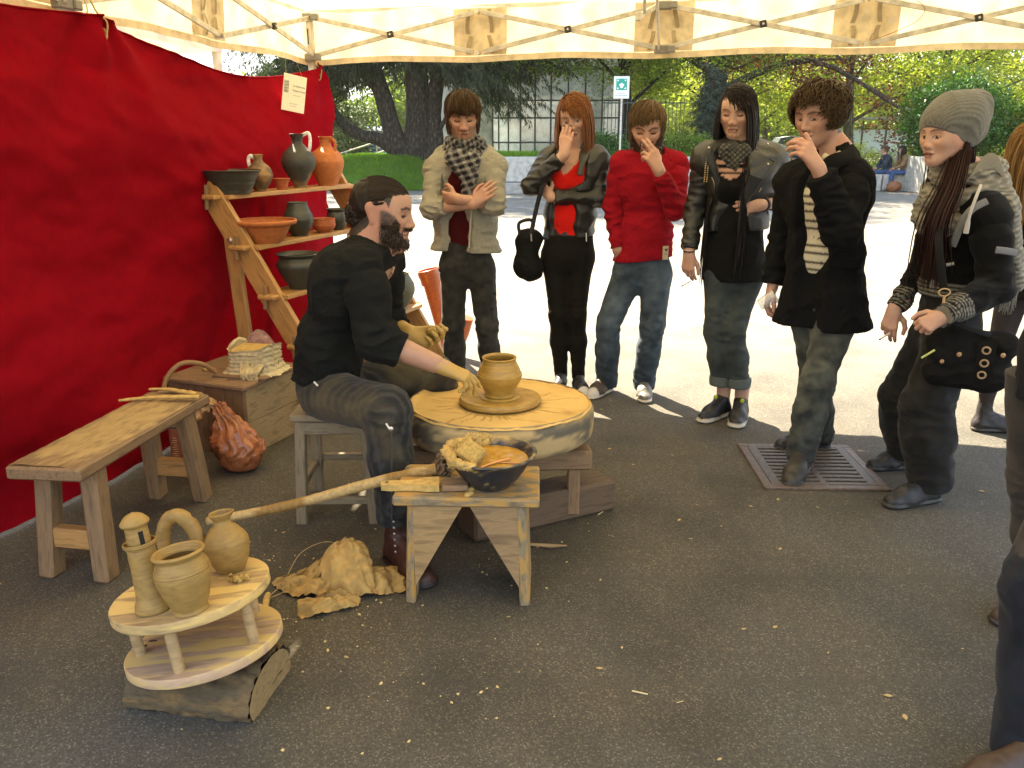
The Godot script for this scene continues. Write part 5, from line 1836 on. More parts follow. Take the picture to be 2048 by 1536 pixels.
	for k in xs.size():
		var b := MB.new()
		b.box(at(Vector3(xs[k], 4.7, 0.0)), Vector3(0.07 if k > 2 else 0.06, 8.6, 0.12), 0.008)
		part("mullion", b, frame, hall)
	for y in ys:
		var b := MB.new()
		b.box(at(Vector3(1.8, y, 0.002)), Vector3(5.2, 0.065, 0.10), 0.008)
		part("transom", b, frame, hall)
	for k in xs.size() - 1:
		for q in ys.size() - 1:
			var b := MB.new()
			b.box(at(Vector3((xs[k] + xs[k + 1]) / 2, (ys[q] + ys[q + 1]) / 2, -0.012)), Vector3(xs[k + 1] - xs[k] - 0.07, ys[q + 1] - ys[q] - 0.066, 0.012), 0.002)
			part("pane", b, glass, hall)
	# assembly point sign
	var sg := thing("assembly_sign", "white and green assembly point sign on a thin pole before a dark trunk", "sign", Vector3(3.02, 1.0, -24.0), 0.0)
	var sb := MB.new()
	sb.rod(Vector3(0.02, 0, -0.03), Vector3(0.02, 1.95, -0.03), 0.028, 10)
	part("pole", sb, M.alu, sg)
	var pl := MB.new()
	pl.box(at(Vector3(0, 1.92, 0)), Vector3(0.43, 0.58, 0.02), 0.006)
	part("plate", pl, mat(lin(0.72, 0.72, 0.7), 0.5), sg)
	var gp := MB.new()
	gp.box(at(Vector3(0, 2.0, 0.011)), Vector3(0.30, 0.30, 0.006), 0.001)
	part("green_square", gp, mat(lin(0.01, 0.30, 0.20), 0.5), sg)
	var pic := MB.new()
	for q in [[0.0, 0.02, 0.028], [-0.045, 0.0, 0.024], [0.045, 0.0, 0.024], [-0.02, -0.02, 0.03], [0.025, -0.02, 0.03], [0.0, -0.045, 0.045]]:
		pic.blob(at(Vector3(q[0], 1.99 + q[1], 0.0145)), Vector3(q[2], q[2], 0.003))
	for sx in [-1, 1]:
		for sy in [-1, 1]:
			pic.tri(Vector3(sx * 0.125, 2.0 + sy * 0.125, 0.016), Vector3(sx * 0.07, 2.0 + sy * 0.115, 0.016), Vector3(sx * 0.115, 2.0 + sy * 0.07, 0.016))
	part("pictogram", pic, mat(lin(0.75, 0.75, 0.72), 0.5), sg)
	for k in 2:
		var tm := TextMesh.new()
		tm.text = ["POINT DE", "RASSEMBLEMENT"][k]
		tm.font_size = 32
		tm.pixel_size = 0.0013
		tm.depth = 0.002
		var o := MeshInstance3D.new()
		o.name = "lettering"
		o.mesh = tm
		o.material_override = mat(lin(0.2, 0.24, 0.24), 0.6)
		o.position = Vector3(0, 1.77 - 0.06 * k, 0.012)
		sg.add_child(o, true)
	# railings between the hall and the sign
	var fe := thing("iron_railing", "dark iron railing of upright bars beside the sign", "fence", Vector3(3.6, 1.0, -29.5), 0.0)
	for y in [0.15, 1.75]:
		var b := MB.new()
		b.box(at(Vector3(0.9, y, 0)), Vector3(2.8, 0.04, 0.03), 0.003)
		part("rail", b, frame, fe)
	for k in 22:
		var b := MB.new()
		b.box(at(Vector3(-0.45 + 0.13 * k, 0.95, 0.0)), Vector3(0.022, 1.9, 0.022), 0.003)
		part("bar", b, frame, fe)

	# ------------------------------------------------------------ cedar
	var barkc := mat(lin(0.105, 0.08, 0.06), 0.95, T_bark, Vector3(1.6, 0.6, 1.6), 3.0)
	var ced := thing("cedar_tree", "huge dark cedar with fanning stems and drooping sprays on the mound", "tree", Vector3(-3.45, 0.75, -30.2), 0.0)
	var cm := MB.new()
	var stems := [
		[[Vector3(0, -0.3, 0), Vector3(0.05, 0.5, 0), Vector3(0.2, 2.0, 0.1), Vector3(0.1, 5.0, 0.2), Vector3(0.3, 11.0, 0)], 0.62, 0.2],
		[[Vector3(-0.2, -0.2, 0.1), Vector3(-0.6, 0.7, 0.2), Vector3(-1.0, 2.2, 0.3), Vector3(-1.5, 4.2, 0.3), Vector3(-2.2, 9.0, 0.3)], 0.40, 0.16],
		[[Vector3(-0.3, 0.1, 0.1), Vector3(-1.1, 0.75, 0.3), Vector3(-2.0, 1.05, 0.5), Vector3(-2.7, 1.7, 0.5), Vector3(-3.1, 2.7, 0.4), Vector3(-4.6, 3.4, 0.4)], 0.27, 0.08],
		[[Vector3(0.35, -0.2, 0), Vector3(0.72, 0.8, 0.1), Vector3(0.75, 2.2, 0.1), Vector3(1.2, 4.4, 0.2), Vector3(1.8, 8.0, 0.3)], 0.38, 0.14],
		[[Vector3(0.6, 0.6, 0.1), Vector3(1.0, 1.2, 0.3), Vector3(1.5, 2.2, 0.6), Vector3(2.6, 2.9, 1.0)], 0.12, 0.04],
		[[Vector3(-0.9, 2.0, 0.3), Vector3(-1.3, 2.6, 0.3), Vector3(-1.9, 3.3, 0.2), Vector3(-2.6, 5.0, 0.0)], 0.2, 0.08],
	]
	for s in stems:
		var ps := smooth_line(s[0], 6)
		var rs := PackedFloat32Array()
		for k in ps.size():
			rs.append(lerpf(s[1], s[2], float(k) / ps.size()) + (0.25 * exp(-k * 0.5) if s[1] > 0.35 else 0.0))
		cm.tube(ps, rs, 14)
	cm.warp(NZ, 0.07, 1.6)
	var g := RandomNumberGenerator.new()
	g.seed = 77
	xf = []
	tn = []
	var limb := func(a: Vector3, e: Vector3, n: int, sc: float):
		var mid := a.lerp(e, 0.5) + Vector3(0, 0.12 * a.distance_to(e), 0)
		cm.tube(PackedVector3Array([a, mid, e]), PackedFloat32Array([0.11, 0.06, 0.02]), 6)
		for k in n:
			var f := pow(g.randf(), 0.6)
			var p := a.lerp(mid, f * 2.0) if f < 0.5 else mid.lerp(e, f * 2.0 - 1.0)
			p += Vector3(g.randfn() * 0.55, g.randfn() * 0.22 - 0.1, g.randfn() * 0.55)
			var d := (e - a)
			var yaw := atan2(-d.z, d.x) + g.randfn() * 0.9
			xf.append(Transform3D((Basis(Vector3.UP, yaw) * Basis(Vector3(0, 0, 1), -0.25 + g.randfn() * 0.25)).scaled(Vector3.ONE * sc * g.randf_range(0.7, 1.3)), p))
			var v := g.randf_range(0.55, 1.35)
			tn.append(Color(v, v * 1.02, v * 0.95))
	for q in [[-1.4, 3.6, -4.9, 2.6], [-1.5, 4.0, -5.4, 3.9], [-2.6, 1.7, -4.4, 1.5], [-2.9, 2.2, -4.9, 2.0], [-1.2, 3.0, -3.4, 2.6], [-1.8, 4.6, -3.9, 3.0], [-0.6, 4.4, -2.6, 3.4], [-1.0, 3.6, -2.2, 2.9], [0.1, 4.0, -0.6, 3.3], [0.3, 3.8, 1.4, 3.4], [0.9, 3.4, 2.6, 2.9], [1.0, 4.0, 3.8, 3.4], [1.3, 4.6, 4.9, 3.7], [0.8, 3.8, 3.2, 2.4], [1.2, 4.2, 3.4, 3.8], [0.2, 4.8, 2.2, 4.4], [-2.0, 4.9, -5.8, 4.8], [-1.0, 4.9, -3.0, 4.6], [0.6, 5.0, 5.4, 4.6]]:
		for z in [-1.4, 1.7]:
			limb.call(Vector3(q[0], q[1], 0.2), Vector3(q[2], q[3] + g.randfn() * 0.15, z + g.randfn() * 0.5), 95, 0.62)
	for k in 30:
		var a := k * 2.4
		var y := 5.5 + k * 0.34
		limb.call(Vector3(0, y, 0), Vector3(cos(a) * (6.2 - k * 0.12), y - 0.5, sin(a) * (6.2 - k * 0.12)), 70, 1.15)
	part("trunk", cm, barkc, ced)
	many("crown", spray(26, 1.0, 5), leaf_mat(lin(0.05, 0.062, 0.032), Color(0.8, 0.9, 0.6), 0.7), xf, tn, ced).set_meta("kind", "stuff")

	# ------------------------------------------------------------ broadleaved trees
	var bark := mat(lin(0.16, 0.125, 0.085), 0.95, T_bark, Vector3(1.6, 0.5, 1.6), 2.0)
	var barkd := mat(lin(0.06, 0.05, 0.035), 0.95, T_bark, Vector3(1.6, 0.5, 1.6), 2.0)
	var barkp := mat(lin(0.22, 0.185, 0.10), 0.95, T_bark, Vector3(1.6, 0.5, 1.6), 1.5)
	var lc := leaf_cluster(26, 0.55, 0.15, 3)
	var lc2 := leaf_cluster(24, 0.5, 0.12, 4)
	var green := leaf_mat(lin(0.15, 0.23, 0.025), Color(1.0, 1.0, 0.6))
	var lime := leaf_mat(lin(0.33, 0.40, 0.07), Color(1.0, 1.0, 0.7))
	var red := leaf_mat(lin(0.13, 0.06, 0.035), Color(1.0, 0.8, 0.6))
	var dark := leaf_mat(lin(0.06, 0.14, 0.02), Color(0.8, 0.9, 0.5), 0.4)
	tree("green_tree", "green broadleaved tree with a dark trunk behind the assembly sign", Vector3(4.05, 0.9, -30.5), 11.0, 0.24, 2.3, 4.6, 2300, lc2, green, barkd, 11, 16, 0.75, 0.85)
	tree("copper_beech", "copper beech with dark red foliage and a thick trunk behind the group", Vector3(7.1, 0.6, -30.5), 15.0, 0.52, 3.3, 6.6, 2600, lc2, red, bark, 23, 15, 0.75, 1.0)
	var places := [[9.4, -40.0, 12.0, 0.2], [13.5, -34.0, 11.0, 0.26], [18.5, -37.0, 13.0, 0.3], [22.0, -30.0, 12.0, 0.28], [14.5, -52.0, 15.0, 0.3], [25.0, -50.0, 15.0, 0.3], [6.0, -58.0, 15.0, 0.3], [34.0, -58.0, 16.0, 0.35], [20.0, -68.0, 17.0, 0.35], [9.0, -75.0, 18.0, 0.35], [32.0, -42.0, 14.0, 0.3]]
	var lw := ["slim young lime tree with pale leaves nearest the copper beech", "pale green plane tree with level branches left of the dark bush", "tall yellow-green plane tree behind the dark bush", "yellow-green plane tree at the right edge above the grey beanie", "yellow-green tree far behind the seated couple", "far yellow-green tree beyond the right planter", "far pale tree between the sign and the copper beech", "farthest pale tree at the right edge", "far tall pale tree behind the bus shelter", "farthest pale tree behind the parked cars", "yellow-green tree low at the far right edge"]
	for k in places.size():
		var q: Array = places[k]
		tree("plane_tree", lw[k], Vector3(q[0], 0, q[1]), q[2], q[3], 2.9, 5.2 if q[1] > -45 else 7.0, 1100, lc, lime, barkp, 100 + k, 13, 0.55, 1.0 if q[1] > -45 else 1.7, Vector3.ZERO, "sunlit trees behind the plaza")
	# trees that stand far off to close the view
	for k in 13:
		var x := -34.0 + 8.5 * k
		bush("tree_belt", "distant green tree mass number %d from the left on the horizon" % (k + 1) if false else "distant pale green tree closing the horizon %s" % ["behind the banner", "left of the cedar", "behind the cedar's left limb", "behind the cedar trunk", "behind the glass hall", "behind the hall's right end", "behind the sign", "behind the copper beech", "behind the parked cars", "behind the curly-haired man", "behind the bus shelter", "behind the dark bush", "at the far right edge"][k], Vector3(x, -0.5, -92.0 - 6.0 * sin(k * 1.7)), Vector3(6.5, 8.0 + 2.0 * sin(k * 2.3), 4.0), 420, lc, lime if k > 5 else green, 300 + k, 3.4, "tree", "trees on the horizon")
	# bushes and hedges
	bush("dark_bush", "large dark green glossy bush on the right planter", Vector3(13.7, 0.9, -26.5), Vector3(1.5, 2.4, 1.3), 900, lc, dark, 41, 0.8)
	bush("dark_bush", "bright-edged green bush right of the large dark bush", Vector3(16.9, 0.9, -26.0), Vector3(1.7, 2.2, 1.4), 800, lc, green, 42, 0.8)
	bush("small_conifer", "small dark blue-green conifer beside the beech trunk", Vector3(6.35, 1.0, -27.5), Vector3(0.75, 2.9, 0.75), 420, spray(26, 1.0, 9), leaf_mat(lin(0.03, 0.052, 0.034), Color(0.06, 0.10, 0.05)), 43, 0.4, "conifer", "", 0.75)
	bush("small_bush", "small green bush in the planter below the sign", Vector3(2.75, 1.0, -25.9), Vector3(0.8, 0.7, 0.5), 160, lc2, dark, 44, 0.6)
	bush("small_bush", "low green bush in the planter beside the conifer", Vector3(5.2, 1.0, -25.9), Vector3(1.0, 0.65, 0.5), 180, lc2, green, 45, 0.6)
	bush("tall_shrub", "loose grey-green shrub left of the cedar trunk", Vector3(-6.9, 0.0, -36.0), Vector3(1.5, 3.2, 1.4), 420, lc2, leaf_mat(lin(0.13, 0.17, 0.06), Color(0.3, 0.4, 0.1)), 46, 1.0)
	bush("round_bush", "clipped round bush by the ramp", Vector3(-7.0, 0.0, -33.0), Vector3(0.55, 1.0, 0.55), 160, lc2, green, 47, 0.5)
	bush("round_bush", "larger clipped bush behind the ramp's rail", Vector3(-7.6, 0.0, -36.0), Vector3(0.7, 1.7, 0.6), 200, lc2, dark, 48, 0.6)
	for k in 6:
		bush("clipped_hedge", "clipped hedge %s" % ["behind the red-shirted man", "behind the beech trunk", "behind the dark-haired woman", "behind the curly-haired man", "behind the seated couple", "beside the right planter"][k], Vector3(5.5 + 2.9 * k, 0.0, -36.0), Vector3(1.7, 1.35, 0.6), 330, lc2, lime if k > 2 else green, 60 + k, 0.6, "hedge", "hedges along the far side")
	var lawn := MB.new()
	lawn.grid(20, 10, func(a, b): return Vector3(9.0 + 26.0 * a, 0.02 + 0.3 * b, -29.5 - 22.0 * b))
	struct("lawn", lawn, turf)
	# right planter and low seat wall
	var rp := thing("planter_wall", "white-sunlit concrete planter wall at the right behind the beanie", "wall", Vector3(12.2, 0, -24.6), 0.0)
	for k in 5:
		board("slab", rp, Vector3(1.39, 1.05, 0.16), at(Vector3(0.7 + 1.4 * k, 0.53, 0)), M.concrete, 0.015)
	var rb := MB.new()
	board("slab", rp, Vector3(0.16, 1.05, 2.4), at(Vector3(0.06, 0.53, -1.3)), M.concrete, 0.015)
	rb.box(at(Vector3(3.6, 0.5, -1.3)), Vector3(6.7, 0.96, 2.3), 0.02)
	part("planting_bed", rb, turf, rp)
	var sw := thing("seat_wall", "low pale concrete seat wall left of the right planter", "wall", Vector3(11.6, 0, -26.6), 0.0)
	board("slab", sw, Vector3(1.9, 0.5, 0.5), at(Vector3(0.95, 0.25, 0)), M.concrete, 0.015)
	board("slab", sw, Vector3(1.9, 0.5, 0.5), at(Vector3(-1.0, 0.25, 0)), M.concrete, 0.015)
	# far vehicles and the bus shelter
	var cl := ["white parked car behind the red-shirted man's shoulder", "silver parked car between the man in red and the beech", "pale grey parked car behind the beech trunk", "white parked car far behind the curly-haired man", "dark parked car at the right of the far row"]
	var cc := [lin(0.7, 0.7, 0.7), lin(0.45, 0.46, 0.48), lin(0.55, 0.56, 0.56), lin(0.72, 0.72, 0.7), lin(0.06, 0.07, 0.1)]
	for k in 5:
		car(cl[k], Vector3(9.6 + 5.0 * k, 0.35, -58.0), 0.12 * (k % 2), cc[k])
	var sh := thing("bus_shelter", "glazed bus shelter with a flat roof far behind the seated couple", "shelter", Vector3(20.5, 0.2, -47.0), 0.0)
	for k in 5:
		var b := MB.new()
		b.box(at(Vector3(-2.6 + 1.3 * k, 1.2, 0)), Vector3(0.09, 2.4, 0.09), 0.008)
		part("post", b, frame, sh)
	for k in 4:
		var b := MB.new()
		b.box(at(Vector3(-1.95 + 1.3 * k, 1.15, 0)), Vector3(1.18, 1.5, 0.02), 0.004)
		part("pane", b, mat(lin(0.45, 0.55, 0.6), 0.15), sh)
	var b2 := MB.new()
	b2.box(at(Vector3(0, 2.46, 0.4)), Vector3(6.0, 0.14, 1.6), 0.02)
	part("roof", b2, M.grey_plastic, sh)
	# left side: ramp, rails, barriers, sheds, bollard
	var rm := MB.new()
	rm.grid(4, 6, func(a, b): return Vector3(-8.9 + 2.2 * a + 2.6 * b, 0.01 + 0.95 * b, -30.5 - 4.2 * b + 0.5 * a))
	struct("ramp", rm, tint(M.concrete, lin(0.5, 0.5, 0.48)))
	var hr := thing("ramp_handrail", "pale tubular handrail of two bars climbing beside the ramp", "handrail", Vector3(-6.2, 0, -29.8), 0.0)
	for y in [0.55, 0.95]:
		var b := MB.new()
		b.rod(Vector3(-0.7, y - 0.15, 0.3), Vector3(2.1, y + 0.85, -3.2), 0.03, 8)
		part("rail", b, M.alu, hr)
	for k in 4:
		var f := k / 3.0
		var b := MB.new()
		b.rod(Vector3(-0.7, -0.05, 0.3).lerp(Vector3(2.1, 0.6, -3.2), f), Vector3(-0.7, 0.8, 0.3).lerp(Vector3(2.1, 1.8, -3.2), f), 0.028, 8)
		part("post", b, M.alu, hr)
	var wh := thing("site_cabin", "white site cabin with a dark blue band beside the banner's edge", "cabin", Vector3(-8.9, 0, -38.0), 0.1)
	board("wall", wh, Vector3(2.6, 1.5, 2.2), at(Vector3(0, 2.1, 0)), mat(lin(0.62, 0.62, 0.6), 0.6), 0.02)
	board("base", wh, Vector3(2.6, 1.15, 2.2), at(Vector3(0, 0.775, 0)), tint(M.concrete, lin(0.2, 0.2, 0.2)), 0.02)
	board("band", wh, Vector3(2.63, 0.22, 2.23), at(Vector3(0, 1.42, 0)), mat(lin(0.02, 0.05, 0.16), 0.5), 0.01)
	var sl := thing("slatted_wall", "grey slatted wall beside the white cabin", "wall", Vector3(-7.3, 0, -37.0), 0.0)
	for k in 14:
		board("slat", sl, Vector3(1.15, 0.14, 0.03), at(Vector3(0, 0.5 + 0.15 * k, 0)), mat(lin(0.36, 0.36, 0.37), 0.6), 0.005)
	for x in [-0.52, 0.52]:
		board("post", sl, Vector3(0.06, 2.7, 0.06), at(Vector3(x, 1.35, -0.05)), M.grey_plastic, 0.005)
	var ba := thing("crowd_barrier", "galvanised crowd barrier with upright bars near the banner's edge", "barrier", Vector3(-6.75, 0, -29.0), 0.25)
	for y in [0.15, 1.05]:
		var b := MB.new()
		b.rod(Vector3(-1.0, y, 0), Vector3(0.75, y, 0), 0.022, 8)
		part("rail", b, M.alu, ba)
	for k in 15:
		var b := MB.new()
		b.rod(Vector3(-1.0 + 0.125 * k, 0.15, 0), Vector3(-1.0 + 0.125 * k, 1.05, 0), 0.009, 6)
		part("bar", b, M.alu, ba)
	for x in [-0.7, 0.45]:
		var b := MB.new()
		b.box(at(Vector3(x, 0.02, 0)), Vector3(0.05, 0.03, 0.6), 0.004)
		b.box(at(Vector3(x, 0.09, 0)), Vector3(0.04, 0.13, 0.04), 0.004)
		part("foot", b, M.alu, ba)
	var bo := MB.new()
	bo.lathe(Transform3D(), profile([Vector2(0.001, 0.0), Vector2(0.09, 0.0), Vector2(0.06, 0.12), Vector2(0.05, 0.4), Vector2(0.085, 0.46), Vector2(0.05, 0.52), Vector2(0.05, 0.85), Vector2(0.085, 0.9), Vector2(0.05, 0.95), Vector2(0.05, 1.1), Vector2(0.08, 1.16), Vector2(0.001, 1.26)], 4), 14)
	solo("ornate_bollard", bo, M.black_plastic, "black ringed metal bollard in front of the slatted wall", "bollard", Vector3(-5.95, 0, -31.6))
	var bus := thing("parked_van", "blue and white van behind the bollard, far left", "van", Vector3(-9.0, 0, -50.0), 0.1)
	board("body", bus, Vector3(4.6, 1.1, 1.9), at(Vector3(0, 0.95, 0)), mat(lin(0.05, 0.14, 0.4), 0.3), 0.1)
	board("roof", bus, Vector3(4.2, 0.9, 1.8), at(Vector3(-0.1, 1.85, 0)), mat(lin(0.6, 0.62, 0.62), 0.3), 0.12)
	board("windscreen", bus, Vector3(3.6, 0.55, 1.82), at(Vector3(0.0, 1.85, 0)), mat(lin(0.04, 0.05, 0.06), 0.1), 0.05)
	for x in [-1.4, 1.4]:
		for z in [-0.85, 0.85]:
			var w := MB.new()
			w.rod(Vector3(x, 0.36, z - 0.12), Vector3(x, 0.36, z + 0.12), 0.36, 16)
			part("wheel", w, M.black_plastic, bus)

# ================================================================ figures
# a head: frame b has x to the figure's left as seen from the front, y up, z out of the face
func face_frame(fwd: Vector3, roll := 0.0) -> Basis:
	var z := fwd.normalized()
	var x := Vector3.UP.cross(z).normalized()
	return Basis(x, z.cross(x), z) * Basis(Vector3(0, 0, 1), roll)

func beard_at(q: Vector3) -> float:
	var ax := absf(q.x)
	var yb := -0.090 + 0.030 * ax / 0.04 if ax < 0.04 else -0.06 + 0.055 * (ax - 0.04) / 0.03
	var m := smoothstep(yb + 0.006, yb - 0.008, q.y) * smoothstep(0.004, 0.022, q.z) * smoothstep(-0.128, -0.112, q.y)
	var mo := smoothstep(0.036, 0.026, ax) * smoothstep(-0.040, -0.046, q.y) * smoothstep(-0.060, -0.056, q.y) * step01(q.z, 0.05)
	var go := smoothstep(0.034, 0.028, ax) * smoothstep(0.024, 0.029, ax) * smoothstep(-0.05, -0.06, q.y) * step01(q.z, 0.04)
	var lip := smoothstep(0.028, 0.022, ax) * smoothstep(-0.083, -0.079, q.y) * smoothstep(-0.054, -0.058, q.y) * step01(q.z, 0.05)
	return maxf(maxf(m, mo), go) * (1.0 - lip)

# where hair grows, in the head's own frame
func hair_zone(q: Vector3, hl: float, fem: float) -> bool:
	var ax := absf(q.x)
	if ax > 0.0775:
		return false
	if q.y > hl - 0.3 * maxf(0.0, ax - 0.042):
		return true
	if q.y > 0.026 and q.z < 0.050 - 0.2 * maxf(0.0, 0.06 - q.y):
		return true
	if q.z > 0.002 and q.z < 0.024 and q.y > -0.045 + 0.06 * fem and ax > 0.05:
		return true
	return q.z < -0.022 and q.y > -0.085

func step01(v: float, e: float) -> float:
	return 1.0 if v > e else 0.0

func head(mb: MB, hc: Vector3, b: Basis, s: float, nk: Vector3, o: Dictionary, hair: Node3D = null) -> void:
	var f := Field.new()
	var L := func(x, y, z) -> Vector3: return hc + b * (Vector3(x, y, z) * s)
	var fem: float = o.get("fem", 0.0)
	var c := func(a: Array, e: Array, r0: float, r1: float, k: float, ax := Vector3.ZERO, fl := 1.0, cutit := false):
		var pa: Vector3 = L.call(a[0], a[1], a[2])
		var pe: Vector3 = L.call(e[0], e[1], e[2])
		if cutit:
			f.cut(pa, pe, r0 * s, r1 * s, k * s, b * ax, fl)
		else:
			f.cap(pa, pe, r0 * s, r1 * s, k * s, b * ax, fl)
	c.call([0, 0.032, -0.035], [0, 0.036, 0.012], 0.080, 0.073, 0.03)
	c.call([0, 0.0, 0.022], [0, -0.055, 0.034], 0.066, 0.051 - 0.003 * fem, 0.05)
	c.call([0, 0.03, 0.03], [0, 0.0, 0.034], 0.058, 0.055, 0.03)
	for e in [-1, 1]:
		c.call([e * 0.052, -0.045, -0.004], [e * (0.02 - 0.004 * fem), -0.094, 0.058], 0.021, 0.016, 0.04)
		c.call([e * 0.041, -0.024, 0.052], [e * 0.048, -0.018, 0.035], 0.020, 0.02, 0.04)
		c.call([e * 0.031, 0.001, 0.096], [e * 0.036, 0.001, 0.092], 0.0135, 0.0135, 0.022, Vector3.ZERO, 1.0, true)
		c.call([e * 0.031, -0.001, 0.071], [e * 0.033, -0.001, 0.0705], 0.0125, 0.0125, 0.004)
		c.call([e * 0.018, 0.006, 0.083], [e * 0.045, 0.003, 0.073], 0.0045, 0.0035, 0.006)
		c.call([e * 0.014, 0.019 - 0.002 * fem, 0.083], [e * 0.046, 0.02, 0.068], 0.008 - 0.005 * fem, 0.006 - 0.003 * fem, 0.014)
		c.call([e * 0.011, -0.038, 0.098], [e * 0.012, -0.040, 0.092], 0.0085, 0.008, 0.008)
		c.call([e * 0.081, 0.019, -0.020], [e * 0.078, -0.024, -0.010], 0.021, 0.014, 0.006, Vector3(1, 0, 0.35 * e).normalized(), 2.6)
		c.call([e * 0.096, 0.010, -0.010], [e * 0.093, -0.010, -0.006], 0.010, 0.007, 0.006, Vector3.ZERO, 1.0, true)
	c.call([0, 0.016, 0.083], [0, -0.034 + 0.003 * fem, 0.110 - 0.009 * fem], 0.0075 - 0.001 * fem, 0.0095 - 0.0015 * fem, 0.014)
	c.call([0, -0.056, 0.084], [0, -0.063, 0.088], 0.014, 0.010, 0.02)
	c.call([-0.017, -0.0645, 0.088], [0.017, -0.0645, 0.088], 0.0058, 0.0058, 0.006)
	c.call([-0.013, -0.0735, 0.087], [0.013, -0.0735, 0.087], 0.0068, 0.0068, 0.006)
	c.call([-0.026, -0.0688, 0.098], [0.026, -0.0688, 0.098], 0.004, 0.004, 0.005, Vector3.ZERO, 1.0, true)
	c.call([0, -0.098, 0.070], [0, -0.102, 0.062], 0.0155, 0.016, 0.025)
	f.cap(L.call(0, -0.05, -0.028), nk, (0.053 - 0.008 * fem) * s, (0.062 - 0.008 * fem) * s, 0.04)
	f.cap(nk, nk + Vector3(0, -0.08, 0), 0.075, 0.09, 0.05)
	if o.get("beard", 0.0) > 0.8:
		c.call([0.046, -0.07, 0.02], [0.0, -0.108, 0.066], 0.020, 0.022, 0.02)
		c.call([-0.046, -0.07, 0.02], [0.0, -0.108, 0.066], 0.020, 0.022, 0.02)
	var bi := b.inverse()
	var skin: Color = o.skin
	var hcol: Color = o.hair
	var bd: float = o.get("beard", 0.0)
	var bc: Color = o.get("beardcol", hcol)
	var lipc: Color = o.get("lip", Color(0.33, 0.135, 0.10))
	var open: float = o.get("open", 0.0)
	var t0 := mb.v.size()
	f.mesh(mb, 0.0042 * s * o.get("res", 1.0), func(p: Vector3, _n: Vector3) -> Color:
		var q := bi * (p - hc) / s
		var r := skin * (1.0 + 0.07 * NZ.get_noise_3dv(q * 28.0))
		var ax := absf(q.x)
		r = r.lerp(Color(skin.r * 1.04, skin.g * 0.72, skin.b * 0.68), 0.28 * exp(-Vector2((ax - 0.045) / 0.022, (q.y + 0.028) / 0.022).length_squared()) * step01(q.z, 0.02))
		r = r.lerp(Color(skin.r, skin.g * 0.7, skin.b * 0.65), 0.3 * exp(-Vector2(q.x / 0.014, (q.y + 0.034) / 0.014).length_squared()) * step01(q.z, 0.08))
		if ax > 0.074:
			r = r.lerp(Color(skin.r * 1.02, skin.g * 0.7, skin.b * 0.62), 0.5)
		if hair_zone(q, o.get("hl", 0.078), fem):
			r = hcol * 0.85
		if bd > 0.0 and q.z > -0.01:
			r = r.lerp(bc, minf(0.96, beard_at(q) * bd * clampf(0.95 + 0.6 * NZ.get_noise_3dv(q * 160.0), 0.0, 1.0)))
		if q.z > 0.05:
			if q.y < -0.059 and q.y > -0.080 and ax < 0.0235 - 0.9 * absf(q.y + 0.069):
				r = r.lerp(lipc, 0.75)
			if absf(q.y + 0.0688) < 0.0024 and ax < 0.023:
				r = Color(0.09, 0.035, 0.03)
			var ey := Vector2((ax - 0.0315) / 0.0155, (q.y + 0.001) / 0.0085)
			if ey.length_squared() < 1.0:
				r = r.lerp(Color(skin.r * 0.72, skin.g * 0.55, skin.b * 0.5), 0.55)
				if q.y < -0.0022 - 0.004 * open + 0.002 * ey.x * ey.x + 0.004 * open * 2.0 * (1.0 - ey.x * ey.x):
					r = Color(0.03, 0.018, 0.014)
					if open > 0.4 and q.y < 0.0015 and q.y > -0.006 and absf(ey.x) < 0.75 and absf(ey.x) > 0.32:
						r = Color(0.42, 0.36, 0.33)
			var by = 0.0205 + 0.004 * (1.0 - pow((ax - 0.034) / 0.02, 2.0)) - o.get("frown", 0.0) * 0.006 * clampf((0.026 - ax) / 0.014, 0.0, 1.0)
			if absf(q.y - by) < 0.0046 - 0.002 * fem - 0.05 * maxf(0.0, ax - 0.036) and ax > 0.010 and ax < 0.055 and q.z > 0.045:
				r = r.lerp(bc, 0.82)
		return r)
	if bd > 0.7 and hair:
		# stubble and beard hairs standing off the jaw
		var g := RandomNumberGenerator.new()
		g.seed = 5
		var hb := MB.new()
		for k in range(t0, mb.v.size()):
			var q := bi * (mb.v[k] - hc) / s
			if q.z < 0.012 or ((absf(q.x) > 0.072) and q.y > -0.03) or g.randf() > beard_at(q) * 0.4:
				continue
			var dn := (mb.n[k] * 0.55 + b * Vector3(g.randfn() * 0.25, -0.8, 0.25)).normalized()
			var ln := 0.009 * s * g.randf_range(0.6, 1.3)
			hb.col = bc * g.randf_range(0.6, 1.5)
			hb.tube(PackedVector3Array([mb.v[k], mb.v[k] + dn * ln * 0.5 + mb.n[k] * 0.001, mb.v[k] + dn * ln]), PackedFloat32Array([0.0012, 0.001, 0.0003]), 3, false)
		part("beard", hb, M.hair, hair).set_meta("kind", "stuff")

